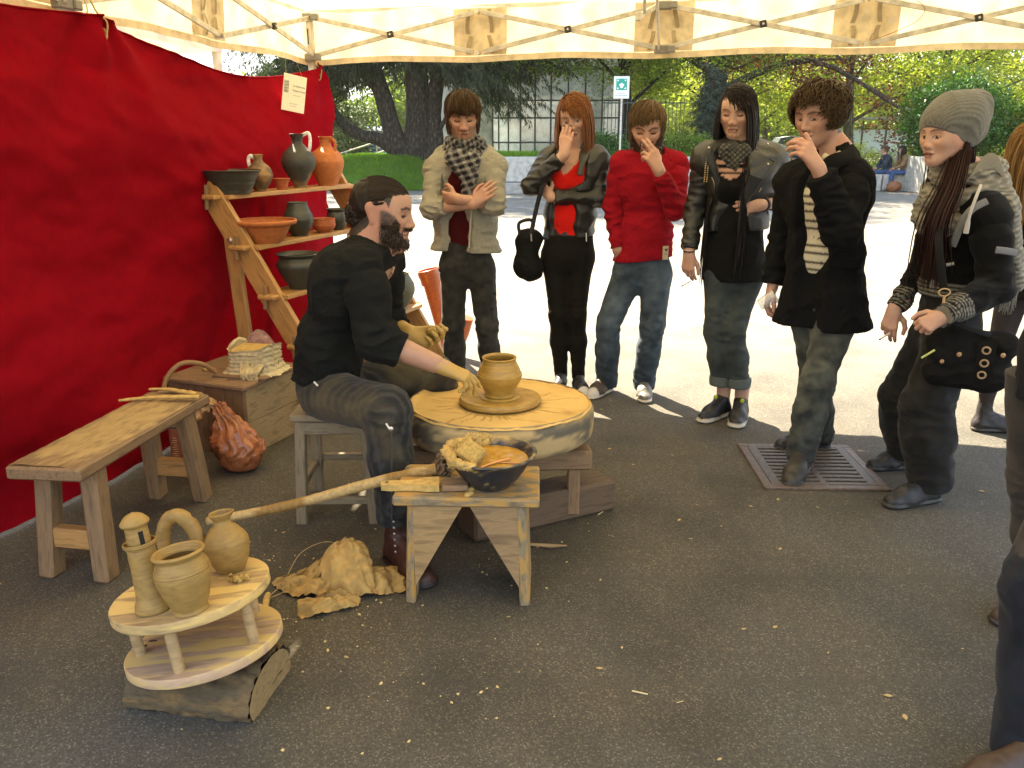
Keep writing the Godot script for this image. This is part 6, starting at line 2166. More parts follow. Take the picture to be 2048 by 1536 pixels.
# one hand with five fingers; d along the fingers, nr out of the palm, ts the thumb's side (+1 / -1 along d x nr)
func hand(mb: MB, w: Vector3, d: Vector3, nr: Vector3, ts: float, curls: Array, fore: Vector3, skin: Color, s := 1.0, thumb := Vector3(0.55, 0.7, 0.35), spread := 0.10, tint_to: Color = Color(0, 0, 0, 0), thumbcurl := 0.5, nails: Color = Color(0, 0, 0, 0)) -> void:
	var f := Field.new()
	d = d.normalized()
	nr = (nr - d * nr.dot(d)).normalized()
	var z := d.cross(nr) * ts
	var tips := []
	f.cap(fore, w, 0.037 * s, 0.027 * s, 0.02, nr, 1.12)
	f.cap(w, w + d * 0.03 * s, 0.027 * s, 0.026 * s, 0.02, nr, 1.35)
	var off := [0.029, 0.010, -0.010, -0.028]
	var ln := [0.071, 0.079, 0.073, 0.057]
	var kn := [0.088, 0.092, 0.087, 0.078]
	for k in 4:
		var c0: Vector3 = w + d * 0.02 * s + z * off[k] * 0.55 * s
		var c1: Vector3 = w + d * kn[k] * s + z * off[k] * s
		f.cap(c0, c1, 0.0145 * s, 0.0108 * s, 0.014)
		var dir = (d + z * off[k] / 0.029 * spread).normalized()
		var cu = curls[k]
		var a: float = cu[0] if cu is Array else cu
		var bnd: float = cu[1] if cu is Array else cu
		var p := c1
		var r := (0.0098 - 0.0008 * float(k == 3)) * s
		var fr := [0.45, 0.31, 0.24]
		var ang := [a, bnd, bnd * 0.75]
		var ax = dir.cross(nr).normalized()
		for q in 3:
			dir = dir.rotated(ax, ang[q])
			var e: Vector3 = p + dir * ln[k] * fr[q] * s
			f.cap(p, e, r, r * 0.9, 0.004)
			p = e
			r *= 0.9
		tips.append([p, dir])
	var tb := w + d * 0.022 * s + z * 0.018 * s + nr * 0.006 * s
	var td := (d * thumb.x + z * thumb.y + nr * thumb.z).normalized()
	var tax := td.cross(d * 0.9 - z * 0.2 + nr * 0.2).normalized()
	var tl := [0.044, 0.034, 0.027]
	var tr := 0.0145 * s
	for q in 3:
		var e: Vector3 = tb + td * tl[q] * s
		f.cap(tb, e, tr, tr * 0.84, 0.012 if q == 0 else 0.004)
		tb = e
		tr *= 0.84
		td = td.rotated(tax, thumbcurl)
	tips.append([tb, td])
	f.mesh(mb, 0.0038 * s, func(p: Vector3, n: Vector3) -> Color:
		var c := skin * (1.0 + 0.08 * NZ.get_noise_3dv(p * 40.0))
		c = c.lerp(Color(skin.r, skin.g * 0.75, skin.b * 0.7), clampf((p - w).dot(d) * 4.0, 0.0, 0.3))
		if tint_to.a > 0.0:
			var m := clampf((p - w).dot(d) * 16.0 + 0.9 + 2.2 * NZ.get_noise_3dv(p * 22.0), 0.0, 1.0)
			c = c.lerp(Color(tint_to.r, tint_to.g, tint_to.b), m * tint_to.a)
		if nails.a > 0.0:
			for t in 4:
				if p.distance_to(tips[t][0]) < 0.0105 * s and n.dot(nr) < -0.1:
					c = nails
		return c)

# torso as ellipses joined; e fattens it
func torso(f: Field, J: Dictionary, e: float, wd := 1.0, belly := 0.0) -> void:
	var lat: Vector3 = (J.sr - J.sl).normalized()
	var fw: Vector3 = J.fw
	f.cap(J.ch - lat * 0.055 * wd, J.ch + lat * 0.055 * wd, 0.118 * wd + e, -1, 0.06, fw, 1.22)
	f.cap(J.ch + Vector3(0, 0.06, 0) - lat * 0.07 * wd, J.ch + Vector3(0, 0.06, 0) + lat * 0.07 * wd, 0.10 * wd + e, -1, 0.06, fw, 1.2)
	f.cap(J.ch, J.wa, 0.12 * wd + e, 0.112 * wd + e, 0.06, fw, 1.2)
	f.cap(J.wa - lat * 0.035 * wd, J.wa + lat * 0.035 * wd, 0.105 * wd + e + belly, -1, 0.06, fw, 1.18)
	f.cap(J.pv - lat * 0.055 * wd, J.pv + lat * 0.055 * wd, 0.112 * wd + e, -1, 0.06, fw, 1.12)
	f.cap(J.wa, J.pv, 0.11 * wd + e, 0.115 * wd + e, 0.06, fw, 1.15)
	for q in [J.sl, J.sr]:
		f.cap(J.nk + Vector3(0, -0.04, 0), q + Vector3(0, -0.02, 0), 0.052 + e, 0.047 * wd + e, 0.05)
		f.cap(J.ch + Vector3(0, 0.06, 0), q + Vector3(0, -0.05, 0), 0.08 + e, 0.05 + e, 0.06)
	f.cap(J.nk + Vector3(0, -0.06, 0), J.nk + Vector3(0, -0.005, 0), 0.07 + e, 0.06 + e * 0.6, 0.04)

func hem(f: Field, y: float, dip := Vector3.ZERO) -> void:
	var n := (Vector3(0, -1, 0) + dip).normalized()
	f.planes.append(Plane(n, -y))

func sleeve(called: String, t: Node3D, sh: Vector3, el: Vector3, wr: Vector3, r0: float, r1: float, r2: float, mt: Material, colf = null, sd := 1, fold := 0.007, cell := 0.0085, stop := 1.0) -> MeshInstance3D:
	var f := Field.new()
	var end := el.lerp(wr, stop)
	f.cap(sh + Vector3(0, -0.02, 0), sh.lerp(el, 0.4), r0 * 0.86, r0 * 0.98, 0.03)
	f.cap(sh.lerp(el, 0.4), el, r0 * 0.98, r1, 0.03)
	f.cap(el, end, r1, lerpf(r1, r2, stop), 0.03)
	f.planes.append(Plane((end - el).normalized(), (end - el).normalized().dot(end)))
	# folds wrap round the arm: stretch the noise across it
	var sp := PackedVector3Array([el, el.lerp(end, 0.45), end, sh + (el - sh) * 0.1])
	f.noise(sd, fold, Vector3(6, 14, 6), true, sp, 0.2, 0.09)
	f.noise(sd + 9, fold * 0.5, Vector3(15, 22, 15), false, sp, 0.1, 0.07)
	var mb := MB.new()
	f.mesh(mb, cell, colf)
	return part(called, mb, mt, t)

func limb_legs(f: Field, J: Dictionary, e: float, hip := 0.084, knee := 0.056, calf := 0.056, ank := 0.043) -> void:
	for s in ["l", "r"]:
		var h: Vector3 = J["h" + s]
		var k: Vector3 = J["k" + s]
		var a: Vector3 = J["a" + s]
		f.cap(h, k, hip + e, knee + e, 0.035)
		f.cap(k, k.lerp(a, 0.4), knee + e, calf + e, 0.03)
		f.cap(k.lerp(a, 0.4), a, calf + e, ank + e, 0.03)
	f.cap(J.hl.lerp(J.hr, 0.12), J.hr.lerp(J.hl, 0.12), 0.088 + e, -1, 0.05)
	var la: Vector3 = (J.hr - J.hl).normalized() * 0.035
	f.cap(J.pv - la, J.pv - la + Vector3(0, 0.1, 0), 0.112 + e, 0.11 + e, 0.06, J.fw, 1.12)
	f.cap(J.pv + la, J.pv + la + Vector3(0, 0.1, 0), 0.112 + e, 0.11 + e, 0.06, J.fw, 1.12)

func trousers(called: String, t: Node3D, J: Dictionary, e: Array, mt: Material, bottom: float, top: float, colf = null, sd := 1, fold := 0.006, cell := 0.0095) -> MeshInstance3D:
	var f := Field.new()
	limb_legs(f, J, 0.0, e[0], e[1], e[2], e[3])
	f.planes.append(Plane(Vector3(0, -1, 0), -bottom))
	f.planes.append(Plane(Vector3(0, 1, 0), top))
	var sp := PackedVector3Array([J.kl, J.kr, J.kl.lerp(J.al, 0.85), J.kr.lerp(J.ar, 0.85), J.pv])
	f.noise(sd, fold, Vector3(7, 12, 7), true, sp, 0.22, 0.12)
	f.noise(sd + 5, fold * 0.4, Vector3(16, 26, 16), false, sp, 0.1, 0.08)
	f.noise(sd + 7, fold * 0.5, Vector3(5, 3, 5))
	var mb := MB.new()
	f.mesh(mb, cell, colf)
	return part(called, mb, mt, t)

func shoe(called: String, t: Node3D, an: Vector3, toe: Vector3, up: Color, sole: Color, mt: Material, o := {}) -> Node3D:
	var f := Field.new()
	var d := (toe - an)
	d.y = 0
	var ln: float = o.get("len", 0.275)
	d = d.normalized()
	var heel := Vector3(an.x, 0, an.z) - d * 0.055
	var tp := heel + d * ln
	var side := d.cross(Vector3.UP)
	var w: float = o.get("w", 0.043)
	var hh: float = o.get("h", 0.055)
	f.cap(heel + d * 0.045 + Vector3(0, 0.035, 0), heel + d * (ln * 0.62) + Vector3(0, 0.032, 0), w * 0.9, w, 0.03)
	f.cap(heel + d * (ln * 0.62) + Vector3(0, 0.03, 0), tp - d * 0.045 + Vector3(0, 0.026, 0), w * 1.02, w * 0.85, 0.03, Vector3.UP, 1.25)
	f.cap(heel + d * 0.05 + Vector3(0, 0.05, 0), an + Vector3(0, o.get("top", 0.03) - an.y + 0.07, 0) + d * 0.005, w * 0.86, w * 0.82, 0.03)
	f.cap(an + d * 0.03 + Vector3(0, 0.085 - an.y, 0), heel + d * (ln * 0.62) + Vector3(0, 0.055, 0), w * 0.7, w * 0.7, 0.03)
	f.cap(heel + d * 0.045 + Vector3(0, 0.012, 0), tp - d * 0.045 + Vector3(0, 0.012, 0), w * 1.06, w * 1.04, 0.008, Vector3.UP, 3.2)
	f.planes.append(Plane(Vector3(0, -1, 0), -0.001))
	f.noise(3, 0.0025, Vector3(18, 18, 18))
	var sh: float = o.get("sole", 0.024)
	var toec = o.get("toecap")
	var mb := MB.new()
	f.mesh(mb, 0.006, func(p: Vector3, n: Vector3) -> Color:
		if p.y < sh:
			return sole * (1.0 + 0.1 * NZ.get_noise_3dv(p * 40.0))
		var al := (p - heel).dot(d)
		if toec != null and al > ln - 0.062:
			return toec
		return up * (1.0 + 0.2 * NZ.get_noise_3dv(p * 30.0)))
	var r := part(called, mb, mt, t)
	if o.has("lace"):
		for k in 5:
			var lb := MB.new()
			var c := heel + d * (ln * 0.36 + 0.021 * k)
			var y := 0.098 - 0.0085 * k
			var ps := PackedVector3Array()
			for q in 7:
				var x := (q - 3) / 3.0
				ps.append(c + side * x * 0.026 + d * 0.004 * x + Vector3(0, y - 0.018 * x * x + hh - 0.055, 0))
			lb.tube(ps, PackedFloat32Array([0.0035]), 5)
			part("lace", lb, mat(o.lace, 0.8), r)
	return r

# hair: strands that leave a pole on the skull, hug it, then hang
func hairdo(t: Node3D, hc: Vector3, b: Basis, s: float, o: Dictionary) -> MeshInstance3D:
	var g := RandomNumberGenerator.new()
	g.seed = o.get("seed", 1)
	var mb := MB.new()
	var cen := Vector3(0, 0.032, -0.010)
	var rad = Vector3(0.081, 0.087, 0.104) * o.get("vol", 1.0)
	var pole: Vector3 = o.pole.normalized()
	var line: float = o.get("line", 0.60)
	var col: Color = o.col
	var n: int = int(o.n * 1.7)
	var len0: float = o.len
	var lift: float = o.get("lift", 0.10)
	var fall: float = o.get("fall", 9.0)
	var curl: float = o.get("curl", 0.0)
	var w0: float = o.get("w", 0.0032) * 0.74
	var fr: float = o.get("fr", 0.045)
	var frs: float = o.get("frs", 0.0)
	var slick: bool = o.has("slick")
	var rag: float = o.get("rag", 0.010)
	var fz: float = o.get("fz", 0.012)
	var zmax: float = o.get("zmax", 9.0)
	# the cap under the strands
	var f := Field.new()
	var L := func(v: Vector3) -> Vector3: return hc + b * (v * s)
	f.cap(L.call(Vector3(0, 0.034, -0.036)), L.call(Vector3(0, 0.038, 0.008)), (0.0818 + 0.02 * lift) * s, (0.0752 + 0.02 * lift) * s, 0.02)
	if o.get("nape", true):
		f.cap(L.call(Vector3(0, 0.0, -0.045)), L.call(Vector3(0, -0.055, -0.048)), 0.066 * s, 0.045 * s, 0.03)
	var pn: Vector3 = (b * Vector3(0, -0.52, 0.86)).normalized()
	f.planes.append(Plane(pn, pn.dot(L.call(Vector3(0, 0.072, 0.06)))))
	f.noise(4, 0.004, Vector3(30, 14, 30))
	f.mesh(mb, 0.006, func(p: Vector3, _n: Vector3) -> Color: return col * 0.8 * (1.0 + 0.35 * NZ.get_noise_3dv(b.inverse() * (p - hc) * Vector3(90, 12, 60))))
	var grav := b.inverse() * Vector3.DOWN
	var made := 0
	var tries := 0
	while made < n and tries < n * 8:
		tries += 1
		var d := Vector3(g.randfn(), g.randfn(), g.randfn()).normalized()
		if (d.y < -0.42 and d.z > -0.25) or d.y < -0.92 or d.z > zmax or (d.z > 0.35 and d.y < line) or (d.z > -0.05 and d.y < -0.02 and o.get("ears", true)):
			continue
		if slick and not hair_zone(cen + d * rad, 0.066, 0.0):
			continue
		if g.randf() > 0.35 + 0.65 * clampf(1.4 - d.distance_to(pole) * 0.5, 0.0, 1.0):
			continue
		made += 1
		var ln := len0 * g.randf_range(0.7, 1.12) * s
		var steps: int = o.get("steps", 7)
		var st := ln / steps
		var ps := PackedVector3Array()
		var q := d
		var lf := lift * g.randf_range(0.25, 1.1)
		var pos = cen + q * rad * (1.0 + lf * 0.5)
		var hang := false
		var ph := g.randf() * TAU
		var dir := Vector3.ZERO
		var side := signf(d.x + 0.001)
		var turn = g.randf_range(-1.0, 1.0) * o.get("mess", 0.25)
		for k in steps + 1:
			if pos.z > fz and absf(pos.x) < 0.062 and pos.y < fr + frs * pos.x + rag * sin(ph * 7.0):
				ps.append(L.call(pos - dir * st / s * 0.5))
				break
			ps.append(L.call(pos))
			if curl > 0.0:
				# springy curls that stand off the skull
				var tn := (q.cross(Vector3(sin(ph), cos(ph), 0.3))).normalized()
				ph += 1.35
				pos = cen + q * rad * (1.0 + 0.1 + curl * (k + 1.0) / steps) + tn * 0.012 * (0.7 + 0.6 * absf(d.x * 3.0 - floorf(d.x * 3.0)))
				q = (q + (q - pole).normalized() * 0.08 + grav * 0.05).normalized()
				continue
			if not hang:
				var tn := (q - pole * q.dot(pole) * 1.0) - pole * 0.55
				tn = (tn - q * tn.dot(q)).normalized()
				tn = tn.rotated(q, turn)
				var nq := (q + tn * st / s / 0.09).normalized()
				var grow: float = lf * minf(1.0, 0.5 + 0.7 * k / steps)
				var np = cen + nq * rad * (1.0 + grow)
				dir = (np - pos).normalized()
				pos = np
				q = nq
				if q.y < fall and dir.y < 0.2:
					hang = true
			else:
				dir = (dir * 0.55 + grav * 0.6 + Vector3(0.10 * sin(ph + k * 0.9), 0, 0.06 * cos(ph + k)) * o.get("wave", 0.3)).normalized()
				pos += dir * st / s
				var rel = (pos - cen) / (rad * 1.05)
				if rel.length() < 1.0:
					pos = cen + rel.normalized() * rad * 1.05
				if pos.y < -0.14 and o.has("drape"):
					pos.z += o.drape * 0.01
		if ps.size() < 2:
			continue
		var rs := PackedFloat32Array()
		for k in ps.size():
			rs.append(w0 * s * (1.0 if k < ps.size() * 0.6 else 0.7) * (0.15 if k == ps.size() - 1 else 1.0))
		var v := g.randf_range(0.7, 1.4)
		mb.col = Color(col.r * v, col.g * v, col.b * v)
		mb.tube(ps, rs, 3, false)
	return part("hair", mb, M.hair, t)

func cigarette(label: String, p: Vector3, d: Vector3) -> void:
	var t := thing("cigarette", label, "cigarette", p)
	d = d.normalized()
	var a := MB.new()
	a.rod(-d * 0.02, d * 0.03, 0.004, 10)
	part("paper", a, mat(lin(0.7, 0.68, 0.62), 0.8), t)
	var c := MB.new()
	c.rod(d * 0.0301, d * 0.036, 0.0041, 10)
	part("ash", c, mat(lin(0.2, 0.19, 0.18), 0.9), t)

func cloth_mat(c: Color, rough := 0.9, rim := 0.25, bump := 0.02) -> StandardMaterial3D:
	var m := mat(c, rough, T_cloth, Vector3(5, 5, 5), bump, T_fine)
	m.metallic_specular = 0.15
	if rim > 0.0:
		m.rim_enabled = true
		m.rim = rim
		m.rim_tint = 0.6
	return m

func person(called_label: String, base: Vector3) -> Node3D:
	return thing("person", called_label, "person", base)

func rel(J: Dictionary, base: Vector3) -> Dictionary:
	var r := {}
	for k in J:
		var v: Vector3 = J[k]
		r[k] = v if k == "fw" or k == "hf" else v - base
	return r

# a coarse figure under the clothes, so that the body is one whole
func under(mb: MB, J: Dictionary, wd := 1.0) -> void:
	var f := Field.new()
	torso(f, J, -0.022, wd)
	limb_legs(f, J, -0.022)
	for s in ["l", "r"]:
		f.cap(J["s" + s], J["e" + s], 0.032, 0.026, 0.02)
		f.cap(J["e" + s], J["w" + s], 0.026, 0.02, 0.02)
	mb.col = Color(0.012, 0.011, 0.010)  # painted near-black so gaps between garments look like shadow
	f.mesh(mb, 0.026)

# lay a point on a garment: walk along d until the field is met
func snap(f: Field, p: Vector3, d: Vector3) -> Vector3:
	var all := PackedInt32Array(range(f.A.size()))
	var q := p - d * 0.12
	for k in 90:
		var v := f.at(q, all)
		if v < 0.001:
			return q
		q += d * maxf(0.0025, v * 0.5)
	return p

var SK := Color(0.42, 0.235, 0.155)

func build_people() -> void:
	M.skin = mat(Color.WHITE, 0.52)
	M.skin.subsurf_scatter_enabled = true
	M.skin.subsurf_scatter_strength = 0.05
	M.hair = mat(Color.WHITE, 0.5)
	M.hair.metallic_specular = 0.28
	M.denim = cloth_mat(Color.WHITE, 0.9, 0.15)
	M.leather = mat(lin(0.014, 0.0145, 0.012), 0.43, T_soft, Vector3(7, 7, 7), 0.05, T_fine)
	M.shoe = mat(Color.WHITE, 0.55)
	potter()
	man_in_hoodie()
	woman_in_leather()
	man_in_red()
	dark_haired_woman()
	curly_haired_man()
	woman_in_beanie()
	edge_people()
	far_people()

func limb_skin(mb: MB, a: Vector3, b: Vector3, ra: float, rb: float, skin: Color) -> void:
	var f := Field.new()
	f.cap(a, b, ra, rb)
	f.mesh(mb, 0.007, func(p: Vector3, _n: Vector3) -> Color: return skin * (1.0 + 0.06 * NZ.get_noise_3dv(p * 30.0)))

func man_in_hoodie() -> void:
	var B := Vector3(-0.283, 0.000, -4.986)
	var t := person("young man in an open grey hoodie and checked scarf with folded arms", B)
	var J := rel({"sl": Vector3(-0.445, 1.368, -5.100), "sr": Vector3(-0.114, 1.377, -5.100), "nk": Vector3(-0.282, 1.472, -5.130), "ch": Vector3(-0.285, 1.239, -5.100), "wa": Vector3(-0.285, 0.991, -5.100), "pv": Vector3(-0.286, 0.792, -5.100),
		"hl": Vector3(-0.361, 0.730, -5.100), "hr": Vector3(-0.193, 0.730, -5.100), "kl": Vector3(-0.373, 0.391, -5.080), "kr": Vector3(-0.157, 0.391, -5.050), "al": Vector3(-0.360, -0.012, -5.150), "ar": Vector3(-0.130, -0.011, -5.100),
		"el": Vector3(-0.481, 1.119, -4.970), "wl": Vector3(-0.226, 1.150, -4.860), "er": Vector3(-0.098, 1.138, -4.950), "wr": Vector3(-0.314, 1.180, -4.840), "fw": Vector3(0.05, 0, 1)}, B)
	var sk := SK
	var body := MB.new()
	var hc := Vector3(-0.289, 1.645, -5.080) - B
	var hb := face_frame(Vector3(0.08, -0.34, 1.0), 0.04)
	var hcol := Color(0.05, 0.028, 0.013)
	var hn := hairdo(t, hc, hb, 1.13, {"pole": Vector3(0.1, 0.75, -0.6), "line": 0.5, "col": hcol, "n": 900, "len": 0.125, "lift": 0.22, "fall": -0.25, "mess": 0.45, "seed": 3, "w": 0.0032, "wave": 0.1, "fr": 0.034})
	head(body, hc, hb, 1.13, J.nk, {"skin": sk, "hair": hcol, "beard": 0.42, "beardcol": Color(0.06, 0.035, 0.02), "frown": 0.6})
	hand(body, J.wl, Vector3(0.72, 0.62, 0.12), Vector3(0.35, -0.1, -1.0), 1.0, [0.2, 0.22, 0.25, 0.3], J.wl.lerp(J.el, 0.75), sk, 1.06)
	hand(body, J.wr, Vector3(-1, 0.03, -0.75), Vector3(-0.1, 0.3, -1.0), -1.0, [0.7, 0.75, 0.8, 0.85], J.wr.lerp(J.er, 0.75), sk, 1.06)
	under(body, J, 0.95)
	part("body", body, M.skin, t)
	var hm := cloth_mat(lin(0.29, 0.27, 0.205), 0.95, 0.3)
	var shirt := Field.new()
	torso(shirt, J, 0.004, 0.95)
	hem(shirt, (Vector3(-0.285, 0.852, -5.000) - B).y)
	shirt.noise(8, 0.005, Vector3(6, 10, 6), true)
	var mb := MB.new()
	shirt.mesh(mb, 0.011)
	part("shirt", mb, cloth_mat(lin(0.055, 0.007, 0.008)), t)
	var jk := Field.new()
	torso(jk, J, 0.028, 0.97)
	var fw: Vector3 = J.fw
	jk.cap(J.pv + Vector3(-0.085, 0.04, 0), J.pv + Vector3(0.085, 0.04, 0), 0.135, 0.135, 0.05, fw, 1.1)
	jk.cap(J.wa + Vector3(-0.07, 0.04, 0), J.wa + Vector3(0.07, 0.04, 0), 0.125, 0.125, 0.05, fw, 1.1)
	jk.cut(Vector3(-0.323, 1.449, -5.100) - B + fw * 0.21, Vector3(-0.355, 1.037, -5.100) - B + fw * 0.21, 0.12, 0.125, 0.012)
	jk.cut(Vector3(-0.355, 1.037, -5.100) - B + fw * 0.21, Vector3(-0.381, 0.667, -5.100) - B + fw * 0.225, 0.135, 0.15, 0.012)
	hem(jk, (Vector3(-0.285, 0.849, -5.000) - B).y, Vector3(-0.04, 0, 0))
	jk.noise(12, 0.008, Vector3(6, 9, 6), true)
	jk.noise(13, 0.004, Vector3(24, 24, 24), true)
	# the hood lying on the shoulders
	for q in 9:
		var a := PI * (0.02 + 0.96 * q / 8.0)
		jk.cap(J.nk + Vector3(cos(a) * 0.135, 0.0 - 0.035 * absf(cos(a)), -sin(a) * 0.10 - 0.02), J.nk + Vector3(cos(a) * 0.15, -0.05, -sin(a) * 0.11 - 0.03), 0.035, 0.04, 0.03)
	mb = MB.new()
	jk.mesh(mb, 0.0095)
	part("hoodie", mb, hm, t)
	sleeve("sleeve", t, J.sl, J.el, J.wl, 0.066, 0.058, 0.047, hm, null, 31, 0.012, 0.0075, 0.36)
	sleeve("sleeve", t, J.sr, J.er, J.wr, 0.066, 0.058, 0.047, hm, null, 41, 0.012, 0.0075, 0.36)
	for e in [[Vector3(-0.234, 1.324, -4.950), Vector3(-0.258, 0.888, -4.950)]]:
		var zb := MB.new()
		var a: Vector3 = e[0] - B
		var b2: Vector3 = e[1] - B
		zb.tube(smooth_line([a, a.lerp(b2, 0.5) + Vector3(0.004, 0, 0.006), b2]), PackedFloat32Array([0.006]), 6)
		part("zip_edge", zb, tint(hm, lin(0.42, 0.38, 0.28)), t)
	var check := func(p: Vector3, _n: Vector3) -> Color:
		var a := atan2(p.x - J.nk.x, p.z - J.nk.z)
		var u := sin(a * 26.0 + p.y * 55.0)
		var v := sin(p.y * 165.0 - a * 11.0)
		return Color(0.018, 0.018, 0.02).lerp(Color(0.24, 0.23, 0.21), 0.5 * float(u > 0.25) + 0.5 * float(v > 0.3))
	var sc := Field.new()
	for rg in 3:
		for q in 16:
			var a0 := TAU * q / 16.0
			var a1 := TAU * (q + 1) / 16.0
			var rr := 0.092 + 0.014 * rg
			var dp := 0.02 - 0.035 * rg
			sc.cap(J.nk + Vector3(cos(a0) * rr, dp - 0.05 * maxf(sin(a0), 0) * rg * 0.8 + 0.01 * sin(a0 * 3.0 + rg), sin(a0) * rr * 0.95 + 0.012), J.nk + Vector3(cos(a1) * rr, dp - 0.05 * maxf(sin(a1), 0) * rg * 0.8 + 0.01 * sin(a1 * 3.0 + rg), sin(a1) * rr * 0.95 + 0.012), 0.026, 0.026, 0.012)
	var fr := Vector3(-0.285, 1.367, -4.930) - B
	sc.cap(fr + Vector3(-0.05, 0.04, -0.02), fr + Vector3(0.03, -0.05, 0.0), 0.055, 0.045, 0.03)
	sc.cap(fr + Vector3(0.055, 0.03, -0.02), fr + Vector3(0.035, -0.09, -0.005), 0.045, 0.035, 0.03)
	sc.cap(fr + Vector3(0.03, -0.05, 0.0), Vector3(-0.263, 1.147, -4.900) - B, 0.04, 0.026, 0.03, Vector3(0, 0, 1), 1.8)
	sc.noise(77, 0.012, Vector3(14, 18, 14), true)
	mb = MB.new()
	sc.mesh(mb, 0.0065, check)
	var scarf := part("scarf", mb, cloth_mat(Color.WHITE, 0.95, 0.3), t)
	var fb := MB.new()
	for q in 40:
		var r := (q % 20) / 20.0
		var p: Vector3 = (Vector3(-0.405, 1.326, -4.900) if q < 20 else Vector3(-0.215, 1.367, -4.920)) - B + Vector3(0.004 * sin(q * 3.0), -0.07 * r, 0.0)
		fb.tube(PackedVector3Array([p, p + Vector3(0.006 * sin(q * 5.0), -0.03, 0.004), p + Vector3(0.012 * sin(q * 7.0), -0.05, 0.004)]), PackedFloat32Array([0.0016]), 3, false)
	part("fringe", fb, mat(lin(0.09, 0.085, 0.08), 0.9), scarf)
	var jc := func(p: Vector3, _n: Vector3) -> Color:
		var v := clampf(0.5 + 0.9 * NZ.get_noise_3dv(p * 3.0), 0.0, 1.0)
		var th := exp(-pow((p.y - 0.62) * 4.0, 2.0)) * step01(p.z, 0.0)
		return Color(0.024, 0.024, 0.022).lerp(Color(0.10, 0.098, 0.08), clampf(0.15 + 0.6 * th * v + 0.25 * NZ.get_noise_3dv(p * 12.0), 0.0, 1.0))
	var tr := trousers("jeans", t, J, [0.088, 0.068, 0.066, 0.062], M.denim, 0.035, (Vector3(-0.290, 0.915, -5.100) - B).y, jc, 51, 0.007)
	for q in [[Vector3(-0.438, 0.747, -4.985), 0.012], [Vector3(-0.107, 0.603, -4.985), 0.01], [Vector3(-0.123, 0.509, -4.985), 0.012]]:
		var rb := MB.new()
		var p: Vector3 = q[0] - B
		rb.blob(at(p), Vector3(q[1], q[1] * 0.8, 0.005), NZ, 0.6, 2.0, 10, 6)
		part("worn_hole", rb, mat(lin(0.012, 0.012, 0.012), 0.9), tr)
	for k in ["l", "r"]:
		shoe("shoe", t, J["a" + k], J["a" + k] + Vector3(0.02 if k == "r" else -0.03, 0, 0.2), Color(0.03, 0.03, 0.03), Color(0.4, 0.38, 0.34), M.shoe, {"lace": lin(0.5, 0.5, 0.46)})

